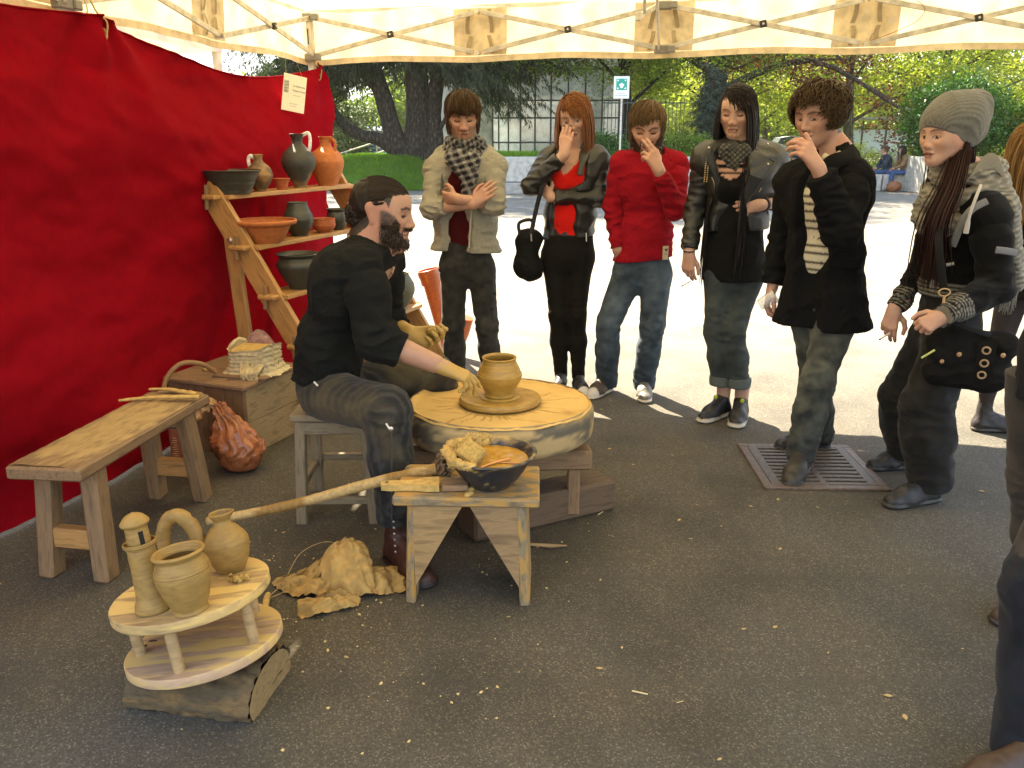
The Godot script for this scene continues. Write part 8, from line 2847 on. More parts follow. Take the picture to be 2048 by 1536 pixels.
func curly_haired_man() -> void:
	var B := Vector3(1.402, 0.000, -3.719)
	var t := person("curly-haired man in a long black coat smoking over the drain grate", B)
	var J := rel({"sl": Vector3(1.346, 1.341, -4.020), "sr": Vector3(1.494, 1.357, -3.720), "nk": Vector3(1.477, 1.435, -3.880), "ch": Vector3(1.448, 1.217, -3.860), "wa": Vector3(1.468, 0.988, -3.860), "pv": Vector3(1.487, 0.774, -3.860),
		"hl": Vector3(1.457, 0.664, -3.920), "hr": Vector3(1.523, 0.694, -3.780), "kl": Vector3(1.507, 0.353, -3.900), "kr": Vector3(1.420, 0.416, -3.660), "al": Vector3(1.571, 0.006, -3.920), "ar": Vector3(1.367, 0.090, -3.620),
		"el": Vector3(1.337, 1.032, -4.080), "wl": Vector3(1.293, 0.803, -4.040), "er": Vector3(1.408, 1.131, -3.550), "wr": Vector3(1.263, 1.396, -3.500), "fw": Vector3(-0.72, 0, 0.70)}, B)
	var sk := Color(0.43, 0.245, 0.17)
	var body := MB.new()
	var hc := Vector3(1.370, 1.616, -3.850) - B
	var hb := face_frame(Vector3(-0.80, -0.24, 0.62), 0.0)
	var hcol := Color(0.058, 0.037, 0.017)
	hairdo(t, hc, hb, 1.08, {"pole": Vector3(0, 0.9, -0.4), "line": 0.56, "col": hcol, "n": 620, "len": 0.16, "lift": 0.3, "curl": 0.34, "seed": 5, "w": 0.0042, "steps": 11, "fr": 0.058, "rag": 0.024})
	head(body, hc, hb, 1.08, J.nk, {"skin": sk, "hair": hcol, "beard": 0.25, "beardcol": Color(0.07, 0.04, 0.02), "open": 0.5})
	hand(body, J.wr, Vector3(-0.62, 0.72, 0.05), Vector3(-0.45, -0.35, -0.85), -1.0, [0.55, 0.6, 0.65, 0.7], J.wr.lerp(J.er, 0.4), sk, 1.1, Vector3(0.85, 0.5, 0.05), 0.06, Color(0, 0, 0, 0), 0.1)
	hand(body, J.wl, Vector3(-0.25, -0.95, 0.1), Vector3(0.7, 0, 0.25), 1.0, [0.6, 0.65, 0.7, 0.7], J.wl.lerp(J.el, 0.4), sk, 1.08)
	under(body, J, 0.95)
	part("body", body, M.skin, t)
	var fw: Vector3 = J.fw
	var lat := Vector3(0.70, 0, 0.72)
	var wool := cloth_mat(lin(0.0085, 0.0085, 0.009), 0.98, 0.12, 0.03)
	var f := Field.new()
	torso(f, J, 0.006, 0.95)
	hem(f, (Vector3(1.373, 0.907, -3.700) - B).y)
	var mb := MB.new()
	f.mesh(mb, 0.011, func(p: Vector3, _n: Vector3) -> Color:
		return Color(0.55, 0.50, 0.37) if fposmod(p.y * 27.0, 1.0) > 0.27 else Color(0.012, 0.012, 0.016))
	part("striped_shirt", mb, cloth_mat(Color.WHITE), t)
	var jk := Field.new()
	torso(jk, J, 0.034, 1.0)
	jk.cap(J.wa, J.pv + Vector3(0, -0.13, 0), 0.14, 0.185, 0.06, fw, 1.1)
	jk.cap(J.pv + Vector3(0, -0.13, 0) - lat * 0.06, J.pv + Vector3(0, -0.17, 0) + lat * 0.06, 0.17, 0.175, 0.06)
	jk.cut(J.nk + fw * 0.13, J.ch + Vector3(0, 0.06, 0) + fw * 0.20, 0.075, 0.115, 0.01)
	jk.cut(J.ch + Vector3(0, 0.06, 0) + fw * 0.20, J.wa + fw * 0.215, 0.115, 0.128, 0.01)
	jk.cut(J.wa + fw * 0.215, J.pv + Vector3(0, -0.2, 0) + fw * 0.28, 0.12, 0.14, 0.01)
	hem(jk, (Vector3(1.453, 0.655, -3.720) - B).y)
	jk.noise(12, 0.010, Vector3(5, 5, 5), true)
	jk.noise(16, 0.004, Vector3(18, 12, 18), true)
	mb = MB.new()
	jk.mesh(mb, 0.0095)
	part("long_coat", mb, wool, t)
	sleeve("sleeve", t, J.sl, J.el, J.wl, 0.075, 0.066, 0.056, wool, null, 31, 0.012, 0.009, 0.93)
	sleeve("sleeve", t, J.sr, J.er, J.wr, 0.085, 0.076, 0.058, wool, null, 41, 0.014, 0.009, 0.90)
	var cb := MB.new()
	cb.tube(smooth_line([Vector3(1.348, 1.380, -3.660) - B, Vector3(1.396, 1.418, -3.660) - B, Vector3(1.485, 1.437, -3.740) - B, Vector3(1.538, 1.470, -3.860) - B, Vector3(1.543, 1.487, -3.960) - B]), PackedFloat32Array([0.02, 0.03, 0.036, 0.038, 0.038, 0.036]), 12, true, 0.45, Vector3(0.3, 0.5, 0.5))
	cb.tube(smooth_line([Vector3(1.384, 1.391, -3.660) - B, Vector3(1.343, 1.336, -3.620) - B, Vector3(1.319, 1.265, -3.640) - B]), PackedFloat32Array([0.034, 0.03, 0.026, 0.02]), 12, true, 0.3, fw)
	part("collar", cb, wool, t)
	var pk := MB.new()
	pk.box(at(snap(jk, Vector3(1.481, 0.976, -3.620) - B, Vector3(0.2, 0, -1)), Basis(Vector3.UP, -0.2)), Vector3(0.14, 0.05, 0.012), 0.005)
	part("pocket_flap", pk, wool, t)
	var tee := MB.new()
	tee.tube(smooth_line([Vector3(1.371, 1.437, -3.740) - B, Vector3(1.396, 1.425, -3.720) - B, Vector3(1.444, 1.446, -3.750) - B]), PackedFloat32Array([0.016]), 8)
	part("shirt_collar", tee, cloth_mat(lin(0.5, 0.45, 0.32)), t)
	var jc := func(p: Vector3, _n: Vector3) -> Color:
		var th := exp(-pow((p.y - 0.48) * 4.0, 2.0))
		return Color(0.030, 0.034, 0.034).lerp(Color(0.13, 0.135, 0.11), clampf(0.1 + 0.75 * th * clampf(0.5 + 1.4 * NZ.get_noise_3dv(p * 5.0), 0.0, 1.0) + 0.25 * NZ.get_noise_3dv(p * 14.0), 0.0, 1.0))
	trousers("jeans", t, J, [0.092, 0.072, 0.074, 0.068], M.denim, 0.05, (Vector3(1.471, 0.762, -3.800) - B).y, jc, 54, 0.010)
	shoe("boot", t, J.al, J.al + Vector3(-0.2, 0, 0.02), Color(0.016, 0.015, 0.014), Color(0.012, 0.011, 0.010), M.shoe, {"len": 0.30})
	shoe("boot", t, J.ar, J.ar + Vector3(-0.10, 0, 0.18), Color(0.030, 0.027, 0.020), Color(0.013, 0.012, 0.011), M.shoe, {"lace": lin(0.02, 0.018, 0.012), "len": 0.30, "w": 0.048})
	var cup := thing("plastic_cup", "clear plastic cup held low by the curly-haired man", "cup", Vector3(1.258, 0.751, -3.980))
	cup.rotation = Vector3(0.3, 0, -0.9)
	var kb := MB.new()
	kb.lathe(at(Vector3(0, -0.05, 0)), PackedVector2Array([Vector2(0.0005, 0.0), Vector2(0.026, 0.0), Vector2(0.036, 0.09), Vector2(0.037, 0.093), Vector2(0.0345, 0.09), Vector2(0.0248, 0.003), Vector2(0.0005, 0.002)]), 28)
	var gm := mat(Color(0.9, 0.92, 0.92, 0.25), 0.08)
	gm.transparency = BaseMaterial3D.TRANSPARENCY_ALPHA
	part("cup", kb, gm, cup)
	cigarette("cigarette at the lips of the curly-haired man", Vector3(1.192, 1.510, -3.560), Vector3(-0.9, -0.12, 0.3))

func woman_in_beanie() -> void:
	var B := Vector3(1.870, 0.000, -3.475)
	var t := person("young woman in a grey beanie and thick scarf with striped cuffs", B)
	var J := rel({"sl": Vector3(1.857, 1.197, -3.620), "sr": Vector3(1.883, 1.243, -3.300), "nk": Vector3(1.869, 1.362, -3.480), "ch": Vector3(1.892, 1.124, -3.460), "wa": Vector3(1.883, 0.935, -3.460), "pv": Vector3(1.880, 0.762, -3.460),
		"hl": Vector3(1.881, 0.650, -3.560), "hr": Vector3(1.855, 0.687, -3.360), "kl": Vector3(1.808, 0.370, -3.620), "kr": Vector3(1.752, 0.425, -3.300), "al": Vector3(1.904, 0.011, -3.660), "ar": Vector3(1.809, 0.107, -3.280),
		"el": Vector3(1.811, 0.936, -3.620), "wl": Vector3(1.686, 0.793, -3.560), "er": Vector3(1.904, 0.948, -3.200), "wr": Vector3(1.655, 0.863, -3.080), "fw": Vector3(-0.90, 0, 0.44)}, B)
	var sk := Color(0.46, 0.275, 0.195)
	var body := MB.new()
	var hc := Vector3(1.749, 1.527, -3.450) - B
	var hb := face_frame(Vector3(-0.93, -0.10, 0.36), 0.0)
	var hcol := Color(0.032, 0.015, 0.012)
	hairdo(t, hc, hb, 1.0, {"pole": Vector3(0, 0.85, 0.35), "line": 0.5, "col": hcol, "n": 620, "len": 0.52, "lift": 0.04, "fall": 0.25, "mess": 0.15, "seed": 19, "w": 0.0034, "steps": 12, "wave": 0.25, "zmax": 0.2, "fz": -0.02})
	head(body, hc, hb, 1.0, J.nk, {"skin": sk, "hair": hcol, "fem": 1.0, "open": 0.7})
	hand(body, J.wl, Vector3(-0.22, -0.95, 0.12), Vector3(0.65, 0, -0.75), 1.0, [0.35, 0.45, 0.6, 0.65], J.wl.lerp(J.el, 0.3), sk, 0.96)
	hand(body, J.wr, Vector3(-0.80, -0.5, -0.1), Vector3(0.3, -0.5, -0.8), -1.0, [0.9, 0.9, 1.0, 1.0], J.wr.lerp(J.er, 0.3), sk, 0.92)
	under(body, J, 0.86)
	part("body", body, M.skin, t)
	var fw: Vector3 = J.fw
	var blk := cloth_mat(lin(0.0095, 0.0095, 0.0095), 0.95, 0.12)
	var blv := cloth_mat(Color.WHITE, 0.95, 0.12)
	var stripe := func(v: float) -> Color: return Color(0.20, 0.185, 0.15) if fposmod(v, 1.0) > 0.62 else Color(0.014, 0.014, 0.014)
	var f := Field.new()
	torso(f, J, 0.024, 0.9)
	var hy := (Vector3(1.796, 0.867, -3.300) - B).y
	hem(f, hy)
	f.noise(12, 0.008, Vector3(6, 8, 6), true)
	var mb := MB.new()
	f.mesh(mb, 0.0085, func(p: Vector3, _n: Vector3) -> Color: return stripe.call((p.y - hy) * 58.0) if p.y < hy + 0.072 else Color(0.0095, 0.0095, 0.0095))
	part("jacket", mb, blv, t)
	var cuffl := func(p: Vector3, _n: Vector3) -> Color:
		var d: Vector3 = (J.el - J.wl)
		var a = (p - J.wl).dot(d.normalized())
		return stripe.call(a * 62.0) if a < 0.10 else Color(0.0095, 0.0095, 0.0095)
	var cuffr := func(p: Vector3, _n: Vector3) -> Color:
		var d: Vector3 = (J.er - J.wr)
		var a = (p - J.wr).dot(d.normalized())
		return stripe.call(a * 62.0) if a < 0.10 else Color(0.0095, 0.0095, 0.0095)
	sleeve("sleeve", t, J.sl, J.el, J.wl, 0.062, 0.052, 0.040, blv, cuffl, 31, 0.010, 0.0075, 0.97)
	sleeve("sleeve", t, J.sr, J.er, J.wr, 0.072, 0.062, 0.046, blv, cuffr, 41, 0.012, 0.0075, 1.06)
	var lk := MB.new()
	for k in 130:
		var o := Vector3(rng.randfn() * 0.016, 0, rng.randfn() * 0.02)
		var o2 := o * 1.5 + Vector3(rng.randfn() * 0.008, rng.randf_range(-0.08, 0.06), rng.randfn() * 0.01)
		lk.col = hcol * rng.randf_range(0.5, 1.7)
		lk.tube(smooth_line([Vector3(1.796, 1.466, -3.400) - B + o * 0.7, Vector3(1.729, 1.331, -3.310) - B + o, Vector3(1.668, 1.184, -3.270) - B + o * 1.2, Vector3(1.696, 0.990, -3.310) - B + o2], 4), PackedFloat32Array([0.0036, 0.0036, 0.0036, 0.0036, 0.0036, 0.0034, 0.0034, 0.0034, 0.003, 0.003, 0.0025, 0.0015, 0.0008]), 3, false)
	part("hair_lock", lk, M.hair, t)
	# beanie
	var bf := Field.new()
	var L := func(x, y, z) -> Vector3: return hc + hb * (Vector3(x, y, z) * 1.06)
	bf.cap(L.call(0, 0.045, 0.01), L.call(0, 0.05, -0.05), 0.094, 0.098, 0.04)
	bf.cap(L.call(0, 0.055, -0.05), L.call(0, 0.085, -0.125), 0.092, 0.062, 0.05)
	bf.cap(L.call(0, 0.05, -0.05), L.call(0, 0.0, -0.105), 0.088, 0.066, 0.05)
	bf.cap(L.call(0, 0.095, -0.15), L.call(0, 0.06, -0.16), 0.045, 0.045, 0.04)
	for e in [-1, 1]:
		bf.cap(L.call(e * 0.06, 0.03, -0.02), L.call(e * 0.062, -0.02, -0.045), 0.04, 0.036, 0.03)
	var bn: Vector3 = (hb * Vector3(0, -0.80, 0.52)).normalized()
	bf.planes.append(Plane(bn, bn.dot(L.call(0, 0.028, 0.085))))
	bf.noise(21, 0.006, Vector3(5, 5, 5), true)
	mb = MB.new()
	var hbi := hb.inverse()
	bf.mesh(mb, 0.006, func(p: Vector3, _n: Vector3) -> Color:
		var q: Vector3 = hbi * (p - hc)
		var a := atan2(q.x, q.y * 0.6 + q.z * -0.6 + 0.1)
		return Color(0.135, 0.132, 0.115) * (1.0 + 0.22 * sin(a * 90.0) + 0.2 * NZ.get_noise_3dv(p * 60.0)))
	part("beanie", mb, cloth_mat(Color.WHITE, 1.0, 0.35), t)
	# scarf, wound twice, with a tail down the back
	var sc := Field.new()
	var ribs := func(p: Vector3, n: Vector3) -> Color:
		return Color(0.21, 0.195, 0.155) * (1.0 + 0.30 * sin((p.y * 0.9 + 0.35 * (p - J.nk).dot(fw)) * 300.0) + 0.12 * NZ.get_noise_3dv(p * 80.0))
	for rg in 3:
		for q in 18:
			var a0 := TAU * q / 18.0
			var a1 := TAU * (q + 1) / 18.0
			var rr := 0.105 + 0.020 * rg
			var s0 := (fw * cos(a0) + fw.cross(Vector3.UP) * sin(a0)) * rr + Vector3(0, 0.035 - 0.052 * rg - 0.10 * maxf(cos(a0), 0.0) * (0.35 + rg * 0.5), 0)
			var s1 := (fw * cos(a1) + fw.cross(Vector3.UP) * sin(a1)) * rr + Vector3(0, 0.035 - 0.052 * rg - 0.10 * maxf(cos(a1), 0.0) * (0.35 + rg * 0.5), 0)
			sc.cap(J.nk + s0, J.nk + s1, 0.036, 0.036, 0.014)
	sc.cap(Vector3(1.943, 1.369, -3.420) - B, Vector3(1.990, 1.236, -3.340) - B, 0.05, 0.055, 0.03, Vector3(1, 0.3, 0.6), 1.5)
	sc.cap(Vector3(1.990, 1.236, -3.340) - B, Vector3(2.084, 0.951, -3.360) - B, 0.055, 0.05, 0.03, Vector3(1, 0.0, 0.6), 1.7)
	sc.noise(31, 0.008, Vector3(12, 30, 12), true)
	mb = MB.new()
	sc.mesh(mb, 0.0065, ribs)
	var scf := part("scarf", mb, cloth_mat(Color.WHITE, 1.0, 0.35), t)
	var fb := MB.new()
	for q in 70:
		var x := rng.randf() - 0.5
		var p := Vector3(2.061, 0.953, -3.350) - B + Vector3(x * 0.085, rng.randf() * 0.03, x * -0.05)
		fb.tube(PackedVector3Array([p, p + Vector3(rng.randfn() * 0.006, -0.06, 0.004), p + Vector3(rng.randfn() * 0.012 - 0.01, -0.12 - 0.03 * rng.randf(), 0.0)]), PackedFloat32Array([0.0028, 0.0022, 0.0012]), 4, false)
	part("fringe", fb, mat(lin(0.22, 0.205, 0.165), 1.0), scf)
	fb = MB.new()
	for q in 46:
		var x := q / 46.0 - 0.5
		var p := Vector3(1.888, 1.409, -3.380) - B + Vector3(x * 0.10, 0.035 - x * x * 0.2, 0.02)
		fb.tube(PackedVector3Array([p, p + Vector3(-0.005, 0.012, 0.014), p + Vector3(-0.01 + x * 0.06, -0.05, 0.02)]), PackedFloat32Array([0.0026, 0.0026, 0.0018]), 4, false)
	part("fringe", fb, mat(lin(0.22, 0.205, 0.165), 1.0), scf)
	# cord, tapes, toggles
	var cb := MB.new()
	cb.tube(smooth_line([Vector3(1.781, 1.340, -3.200) - B, Vector3(1.753, 1.296, -3.170) - B, Vector3(1.740, 1.231, -3.170) - B, Vector3(1.741, 1.162, -3.180) - B]), PackedFloat32Array([0.006, 0.006, 0.006, 0.006, 0.006, 0.006, 0.006, 0.006, 0.006, 0.006, 0.006, 0.006, 0.009, 0.010]), 8)
	part("drawstring", cb, mat(lin(0.42, 0.40, 0.36), 0.9), t)
	var tb := MB.new()
	tb.tube(smooth_line([Vector3(1.798, 1.283, -3.170) - B, Vector3(1.746, 1.253, -3.170) - B, Vector3(1.727, 1.201, -3.190) - B, Vector3(1.729, 1.105, -3.240) - B]), PackedFloat32Array([0.014]), 8, true, 0.25, Vector3(-0.5, 0.1, 0.85))
	tb.tube(PackedVector3Array([Vector3(1.832, 1.105, -3.120) - B, Vector3(1.870, 1.101, -3.120) - B, Vector3(1.938, 1.088, -3.160) - B]), PackedFloat32Array([0.014]), 8, true, 0.25, Vector3(0, 0.1, 1))
	part("grey_tape", tb, mat(lin(0.13, 0.13, 0.125), 0.8), t)
	var kb := MB.new()
	kb.rod(Vector3(1.721, 0.956, -3.330) - B, Vector3(1.711, 0.926, -3.330) - B, 0.008, 8)
	kb.rod(Vector3(1.727, 1.028, -3.260) - B, Vector3(1.751, 1.035, -3.250) - B, 0.007, 8)
	part("toggle", kb, mat(lin(0.25, 0.235, 0.2), 0.6), t)
	var pc := func(p: Vector3, _n: Vector3) -> Color: return Color(0.020, 0.0195, 0.018) * (1.0 + 0.4 * NZ.get_noise_3dv(p * 7.0))
	trousers("cargo_trousers", t, J, [0.105, 0.098, 0.105, 0.088], cloth_mat(Color.WHITE, 0.92, 0.15), 0.055, (Vector3(1.833, 0.892, -3.400) - B).y, pc, 57, 0.014)
	shoe("shoe", t, J.al, J.al + Vector3(-0.2, 0, 0.03), Color(0.012, 0.012, 0.013), Color(0.016, 0.016, 0.016), M.shoe, {"lace": lin(0.25, 0.23, 0.18)})
	shoe("shoe", t, J.ar, J.ar + Vector3(-0.2, 0, 0.07), Color(0.016, 0.016, 0.016), Color(0.020, 0.020, 0.019), M.shoe, {"lace": lin(0.02, 0.02, 0.02), "w": 0.047, "len": 0.29})
	cigarette("cigarette in the lowered hand of the woman in the beanie", Vector3(1.646, 0.680, -3.520), Vector3(-0.8, -0.45, 0.2))
	# the bag
	var O := Vector3(1.792, 0.674, -3.120)
	var bg := thing("messenger_bag", "black messenger bag with brass eyelets hanging before the beanie woman's hip", "bag", O)
	var q := Field.new()
	var bd := Vector3(0.86, 0, 0.5).normalized()
	var bn2 := Vector3(-0.5, 0, 0.86)
	q.cap(-bd * 0.10 + Vector3(0, 0.06, 0), bd * 0.11 + Vector3(0, 0.07, 0), 0.055, 0.055, 0.04, bn2, 1.3)
	q.cap(-bd * 0.09 + Vector3(0, -0.05, 0), bd * 0.10 + Vector3(0, -0.04, 0), 0.066, 0.066, 0.05, bn2, 1.2)
	q.cap(Vector3(0, 0.05, 0) - bd * 0.05, Vector3(0, -0.04, 0) + bd * 0.05, 0.07, 0.075, 0.04, bn2, 1.2)
	q.noise(9, 0.007, Vector3(9, 12, 9), true)
	mb = MB.new()
	q.mesh(mb, 0.008)
	var bm := cloth_mat(lin(0.011, 0.0105, 0.010), 0.7, 0.1)
	part("pouch", mb, bm, bg)
	var fl := MB.new()
	fl.grid(14, 8, func(a, b2): return bd * (-0.115 + 0.12 * a) + Vector3(0, 0.055 - 0.085 * b2 + 0.03 * absf(a - 0.5) * b2, 0) + bn2 * (0.058 + 0.012 * sin(PI * b2)))
	fl.grid(14, 8, func(a, b2): return bd * (0.03 + 0.06 * a) + Vector3(0, 0.09 - 0.15 * b2, 0) + bn2 * (0.062 + 0.010 * sin(PI * b2)))
	part("flap", fl, bm, bg)
	for e in [[-0.03, 0.035, 0.010], [-0.085, 0.0, 0.009], [0.115, 0.05, 0.010]]:
		var rb := MB.new()
		rb.blob(at(bd * e[0] + Vector3(0, e[1], 0) + bn2 * 0.074), Vector3(e[2], e[2], 0.006), null, 0, 1, 12, 6)
		part("rivet", rb, mat(lin(0.35, 0.2, 0.09), 0.35), bg)
	for e in [[0.058, 0.062], [0.058, 0.012], [0.056, -0.035]]:
		var rb := MB.new()
		var ring := PackedVector3Array()
		for k in 17:
			ring.append(bd * (e[0] + cos(TAU * k / 16) * 0.013) + Vector3(0, e[1] + sin(TAU * k / 16) * 0.013, 0) + bn2 * 0.076)
		rb.tube(ring, PackedFloat32Array([0.004]), 6, false)
		part("eyelet", rb, mat(lin(0.30, 0.2, 0.11), 0.35), bg)
	var st := MB.new()
	st.tube(smooth_line([Vector3(1.659, 0.948, -3.120) - O, Vector3(1.637, 1.100, -3.160) - O, Vector3(1.672, 1.187, -3.240) - O, Vector3(1.719, 1.299, -3.260) - O]), PackedFloat32Array([0.015]), 8, true, 0.25, Vector3(-0.4, 0, 0.9))
	st.tube(smooth_line([Vector3(1.658, 0.909, -3.100) - O, Vector3(1.677, 0.843, -3.080) - O, Vector3(1.782, 0.801, -3.050) - O, Vector3(1.860, 0.780, -3.080) - O]), PackedFloat32Array([0.012]), 8, true, 0.3, Vector3(0, 1, 0.5))
	part("strap", st, bm, bg)
	var kk := MB.new()
	var ring := PackedVector3Array()
	for k in 17:
		ring.append(Vector3(1.640, 0.950, -3.080) - O + Vector3(cos(TAU * k / 16) * 0.022, sin(TAU * k / 16) * 0.014, 0))
	kk.tube(ring, PackedFloat32Array([0.003]), 6, false)
	kk.rod(Vector3(1.637, 0.938, -3.070) - O, Vector3(1.637, 0.911, -3.070) - O, 0.005, 8)
	part("strap_ring", kk, mat(lin(0.4, 0.26, 0.1), 0.35), bg)
	var pn := MB.new()
	pn.rod(Vector3(1.548, 0.714, -3.000) - O, Vector3(1.594, 0.745, -3.000) - O, 0.004, 6)
	part("key_tag", pn, mat(lin(0.4, 0.42, 0.12), 0.5), bg)

func potter() -> void:
	var B := Vector3(-0.718, 0.000, -3.232)
	var t := person("bearded potter in a black sweater seated at the wheel with clay-covered hands", B)
	var J := rel({"sl": Vector3(-0.503, 1.077, -3.260), "sr": Vector3(-0.537, 1.095, -2.920), "nk": Vector3(-0.529, 1.143, -3.080), "ch": Vector3(-0.625, 0.953, -3.060), "wa": Vector3(-0.703, 0.745, -3.080), "pv": Vector3(-0.738, 0.572, -3.120),
		"hl": Vector3(-0.693, 0.519, -3.260), "hr": Vector3(-0.693, 0.567, -3.000), "kl": Vector3(-0.328, 0.529, -3.400), "kr": Vector3(-0.441, 0.583, -2.760), "al": Vector3(-0.267, 0.084, -3.420), "ar": Vector3(-0.426, 0.144, -2.740),
		"el": Vector3(-0.514, 0.782, -3.320), "wl": Vector3(-0.404, 0.761, -3.200), "er": Vector3(-0.487, 0.821, -2.860), "wr": Vector3(-0.253, 0.719, -2.860), "fw": Vector3(0.96, 0, 0.1).normalized()}, B)
	var sk := Color(0.38, 0.21, 0.135)
	var clay := Color(0.40, 0.255, 0.065, 1)
	var body := MB.new()
	var hc := Vector3(-0.476, 1.249, -3.080) - B
	var hb := face_frame(Vector3(0.96, -0.09, 0.14), 0.0)
	var hcol := Color(0.022, 0.016, 0.012)
	hairdo(t, hc, hb, 1.06, {"slick": true, "fr": 0.062, "pole": Vector3(0, 0.30, 0.95), "line": 0.30, "col": hcol, "n": 1000, "len": 0.24, "lift": 0.05, "fall": -9.0, "mess": 0.10, "seed": 2, "w": 0.0030, "steps": 9, "nape": true})
	var bun := Field.new()
	var bc := Vector3(-0.566, 1.246, -3.070) - B
	bun.cap(bc, bc + Vector3(0, -0.015, 0), 0.046, 0.040, 0.02)
	bun.cap(bc + Vector3(-0.015, 0.028, 0), bc + Vector3(-0.025, -0.02, 0.01), 0.018, 0.016, 0.008)
	bun.cap(bc + Vector3(0.012, -0.035, 0), bc + Vector3(0.02, -0.03, 0.02), 0.020, 0.016, 0.01)
	bun.noise(4, 0.009, Vector3(40, 40, 40), true)
	var mb := MB.new()
	bun.mesh(mb, 0.0045, func(p: Vector3, _n: Vector3) -> Color: return hcol * (1.0 + 0.6 * NZ.get_noise_3dv(p * 90.0)))
	for k in 90:
		var d := Vector3(rng.randfn(), rng.randfn(), rng.randfn()).normalized()
		var tn := d.cross(Vector3(0, 0, 1)).normalized()
		mb.col = hcol * rng.randf_range(0.6, 1.8)
		mb.tube(PackedVector3Array([bc + d * 0.038, bc + (d + tn * 0.5).normalized() * 0.043, bc + (d + tn * 1.1).normalized() * 0.041]), PackedFloat32Array([0.002, 0.002, 0.001]), 3, false)
	part("hair_bun", mb, M.hair, t)
	head(body, hc, hb, 1.05, J.nk, {"skin": sk, "hair": hcol, "beard": 0.97, "beardcol": Color(0.022, 0.017, 0.012), "hl": 0.070, "open": 0.35, "res": 0.85}, t)
	hand(body, J.wr, Vector3(0.86, -0.42, -0.12), Vector3(-0.35, -0.85, -0.15), 1.0, [[0.25, 0.25], [0.45, 0.5], [0.7, 0.8], [0.8, 0.9]], J.wr.lerp(J.er, 0.8), sk, 1.10, Vector3(0.75, 0.6, 0.3), 0.10, clay, 0.35)
	hand(body, J.wl, Vector3(0.92, -0.2, 0.3), Vector3(0.15, 0.7, 0.65), -1.0, [0.75, 0.8, 0.85, 0.9], J.wl.lerp(J.el, 0.8), Color(0.42, 0.27, 0.08), 1.16, Vector3(0.95, 0.3, 0.3), 0.05, clay, 0.15)
	limb_skin(body, J.er.lerp(J.wr, 0.25), J.er.lerp(J.wr, 0.9), 0.047, 0.034, sk)
	under(body, J, 0.95)
	part("body", body, M.skin, t)
	var lump := MB.new()
	lump.blob(at(Vector3.ZERO), Vector3(0.03, 0.016, 0.024), NZ, 0.5, 1.5, 14, 9)
	solo("clay_piece", lump, M.clay_wet, "small wet piece of clay lying in the potter's far palm", "clay", Vector3(-0.308, 0.778, -3.160))
	var wool := cloth_mat(lin(0.0125, 0.0130, 0.0118), 0.97, 0.15, 0.03)
	var f := Field.new()
	torso(f, J, 0.014, 1.0)
	var up: Vector3 = (J.nk - J.pv).normalized()
	var hp := Vector3(-0.755, 0.615, -3.100) - B
	var pn := Vector3(-0.05, -1, 0).normalized()
	f.planes.append(Plane(pn, pn.dot(hp)))
	f.cut(J.nk + Vector3(0.075, 0.07, 0), J.nk + Vector3(0.11, 0.02, 0.0), 0.07, 0.05, 0.01)
	f.noise(12, 0.009, Vector3(6, 9, 6), true)
	f.noise(15, 0.003, Vector3(20, 24, 20), true)
	mb = MB.new()
	f.mesh(mb, 0.0085, func(p: Vector3, _n: Vector3) -> Color:
		var d := -pn.dot(p - hp)
		if d < 0.075:
			return Color.WHITE * (0.75 + 0.5 * float(sin(atan2(p.z - J.pv.z, p.x - J.pv.x) * 70.0) > 0.0))
		return Color.WHITE)
	part("sweater", mb, wool, t)
	sleeve("sleeve", t, J.sl, J.el, J.wl, 0.070, 0.062, 0.052, wool, null, 31, 0.010, 0.008, 0.55)
	sleeve("sleeve", t, J.sr, J.er, J.wr, 0.080, 0.070, 0.050, wool, null, 41, 0.012, 0.008, 0.40)
	var tc := func(p: Vector3, _n: Vector3) -> Color:
		var v := sin(p.z * 210.0 + (p.y * 30.0 if p.y > 0.42 else 0.0) + (p.x * 60.0 if p.y < 0.42 else p.x * 16.0))
		var dust := clampf(0.45 + 1.3 * NZ.get_noise_3dv(p * 3.5), 0.0, 1.0) * clampf((p.y - 0.30) * 6.0, 0.0, 1.0)
		var c := Color(0.026, 0.027, 0.027).lerp(Color(0.07, 0.068, 0.06), float(v > 0.35) * 0.4)
		return c.lerp(Color(0.15, 0.115, 0.055), dust * 0.45)
	var tr := trousers("trousers", t, J, [0.100, 0.082, 0.078, 0.060], M.denim, 0.16, 0.70, tc, 58, 0.010, 0.0085)
	var zb := MB.new()
	zb.tube(smooth_line([Vector3(-0.428, 0.571, -2.655) - B, Vector3(-0.417, 0.547, -2.650) - B, Vector3(-0.415, 0.514, -2.650) - B, Vector3(-0.427, 0.207, -2.660) - B]), PackedFloat32Array([0.0035]), 5)
	part("leg_zip", zb, mat(lin(0.05, 0.05, 0.05), 0.4), tr)
	var zp := MB.new()
	zp.rod(Vector3(-0.431, 0.574, -2.650) - B, Vector3(-0.419, 0.556, -2.645) - B, 0.0045, 6)
	zp.blob(at(Vector3(-0.414, 0.556, -2.645) - B), Vector3(0.009, 0.009, 0.004), null, 0, 1, 10, 6)
	part("zip_pull", zp, M.steel, tr)
	var belt := MB.new()
	belt.rod(Vector3(-0.730, 0.649, -2.900) - B, Vector3(-0.715, 0.635, -2.895) - B, 0.005, 6)
	part("belt_loop", belt, M.steel, tr)
	var boot := shoe("boot", t, J.ar - Vector3(0, 0.06, 0), J.ar + Vector3(0.10, 0, 0.14), Color(0.052, 0.018, 0.011), Color(0.02, 0.012, 0.009), M.shoe, {"len": 0.30, "w": 0.050, "top": 0.20})
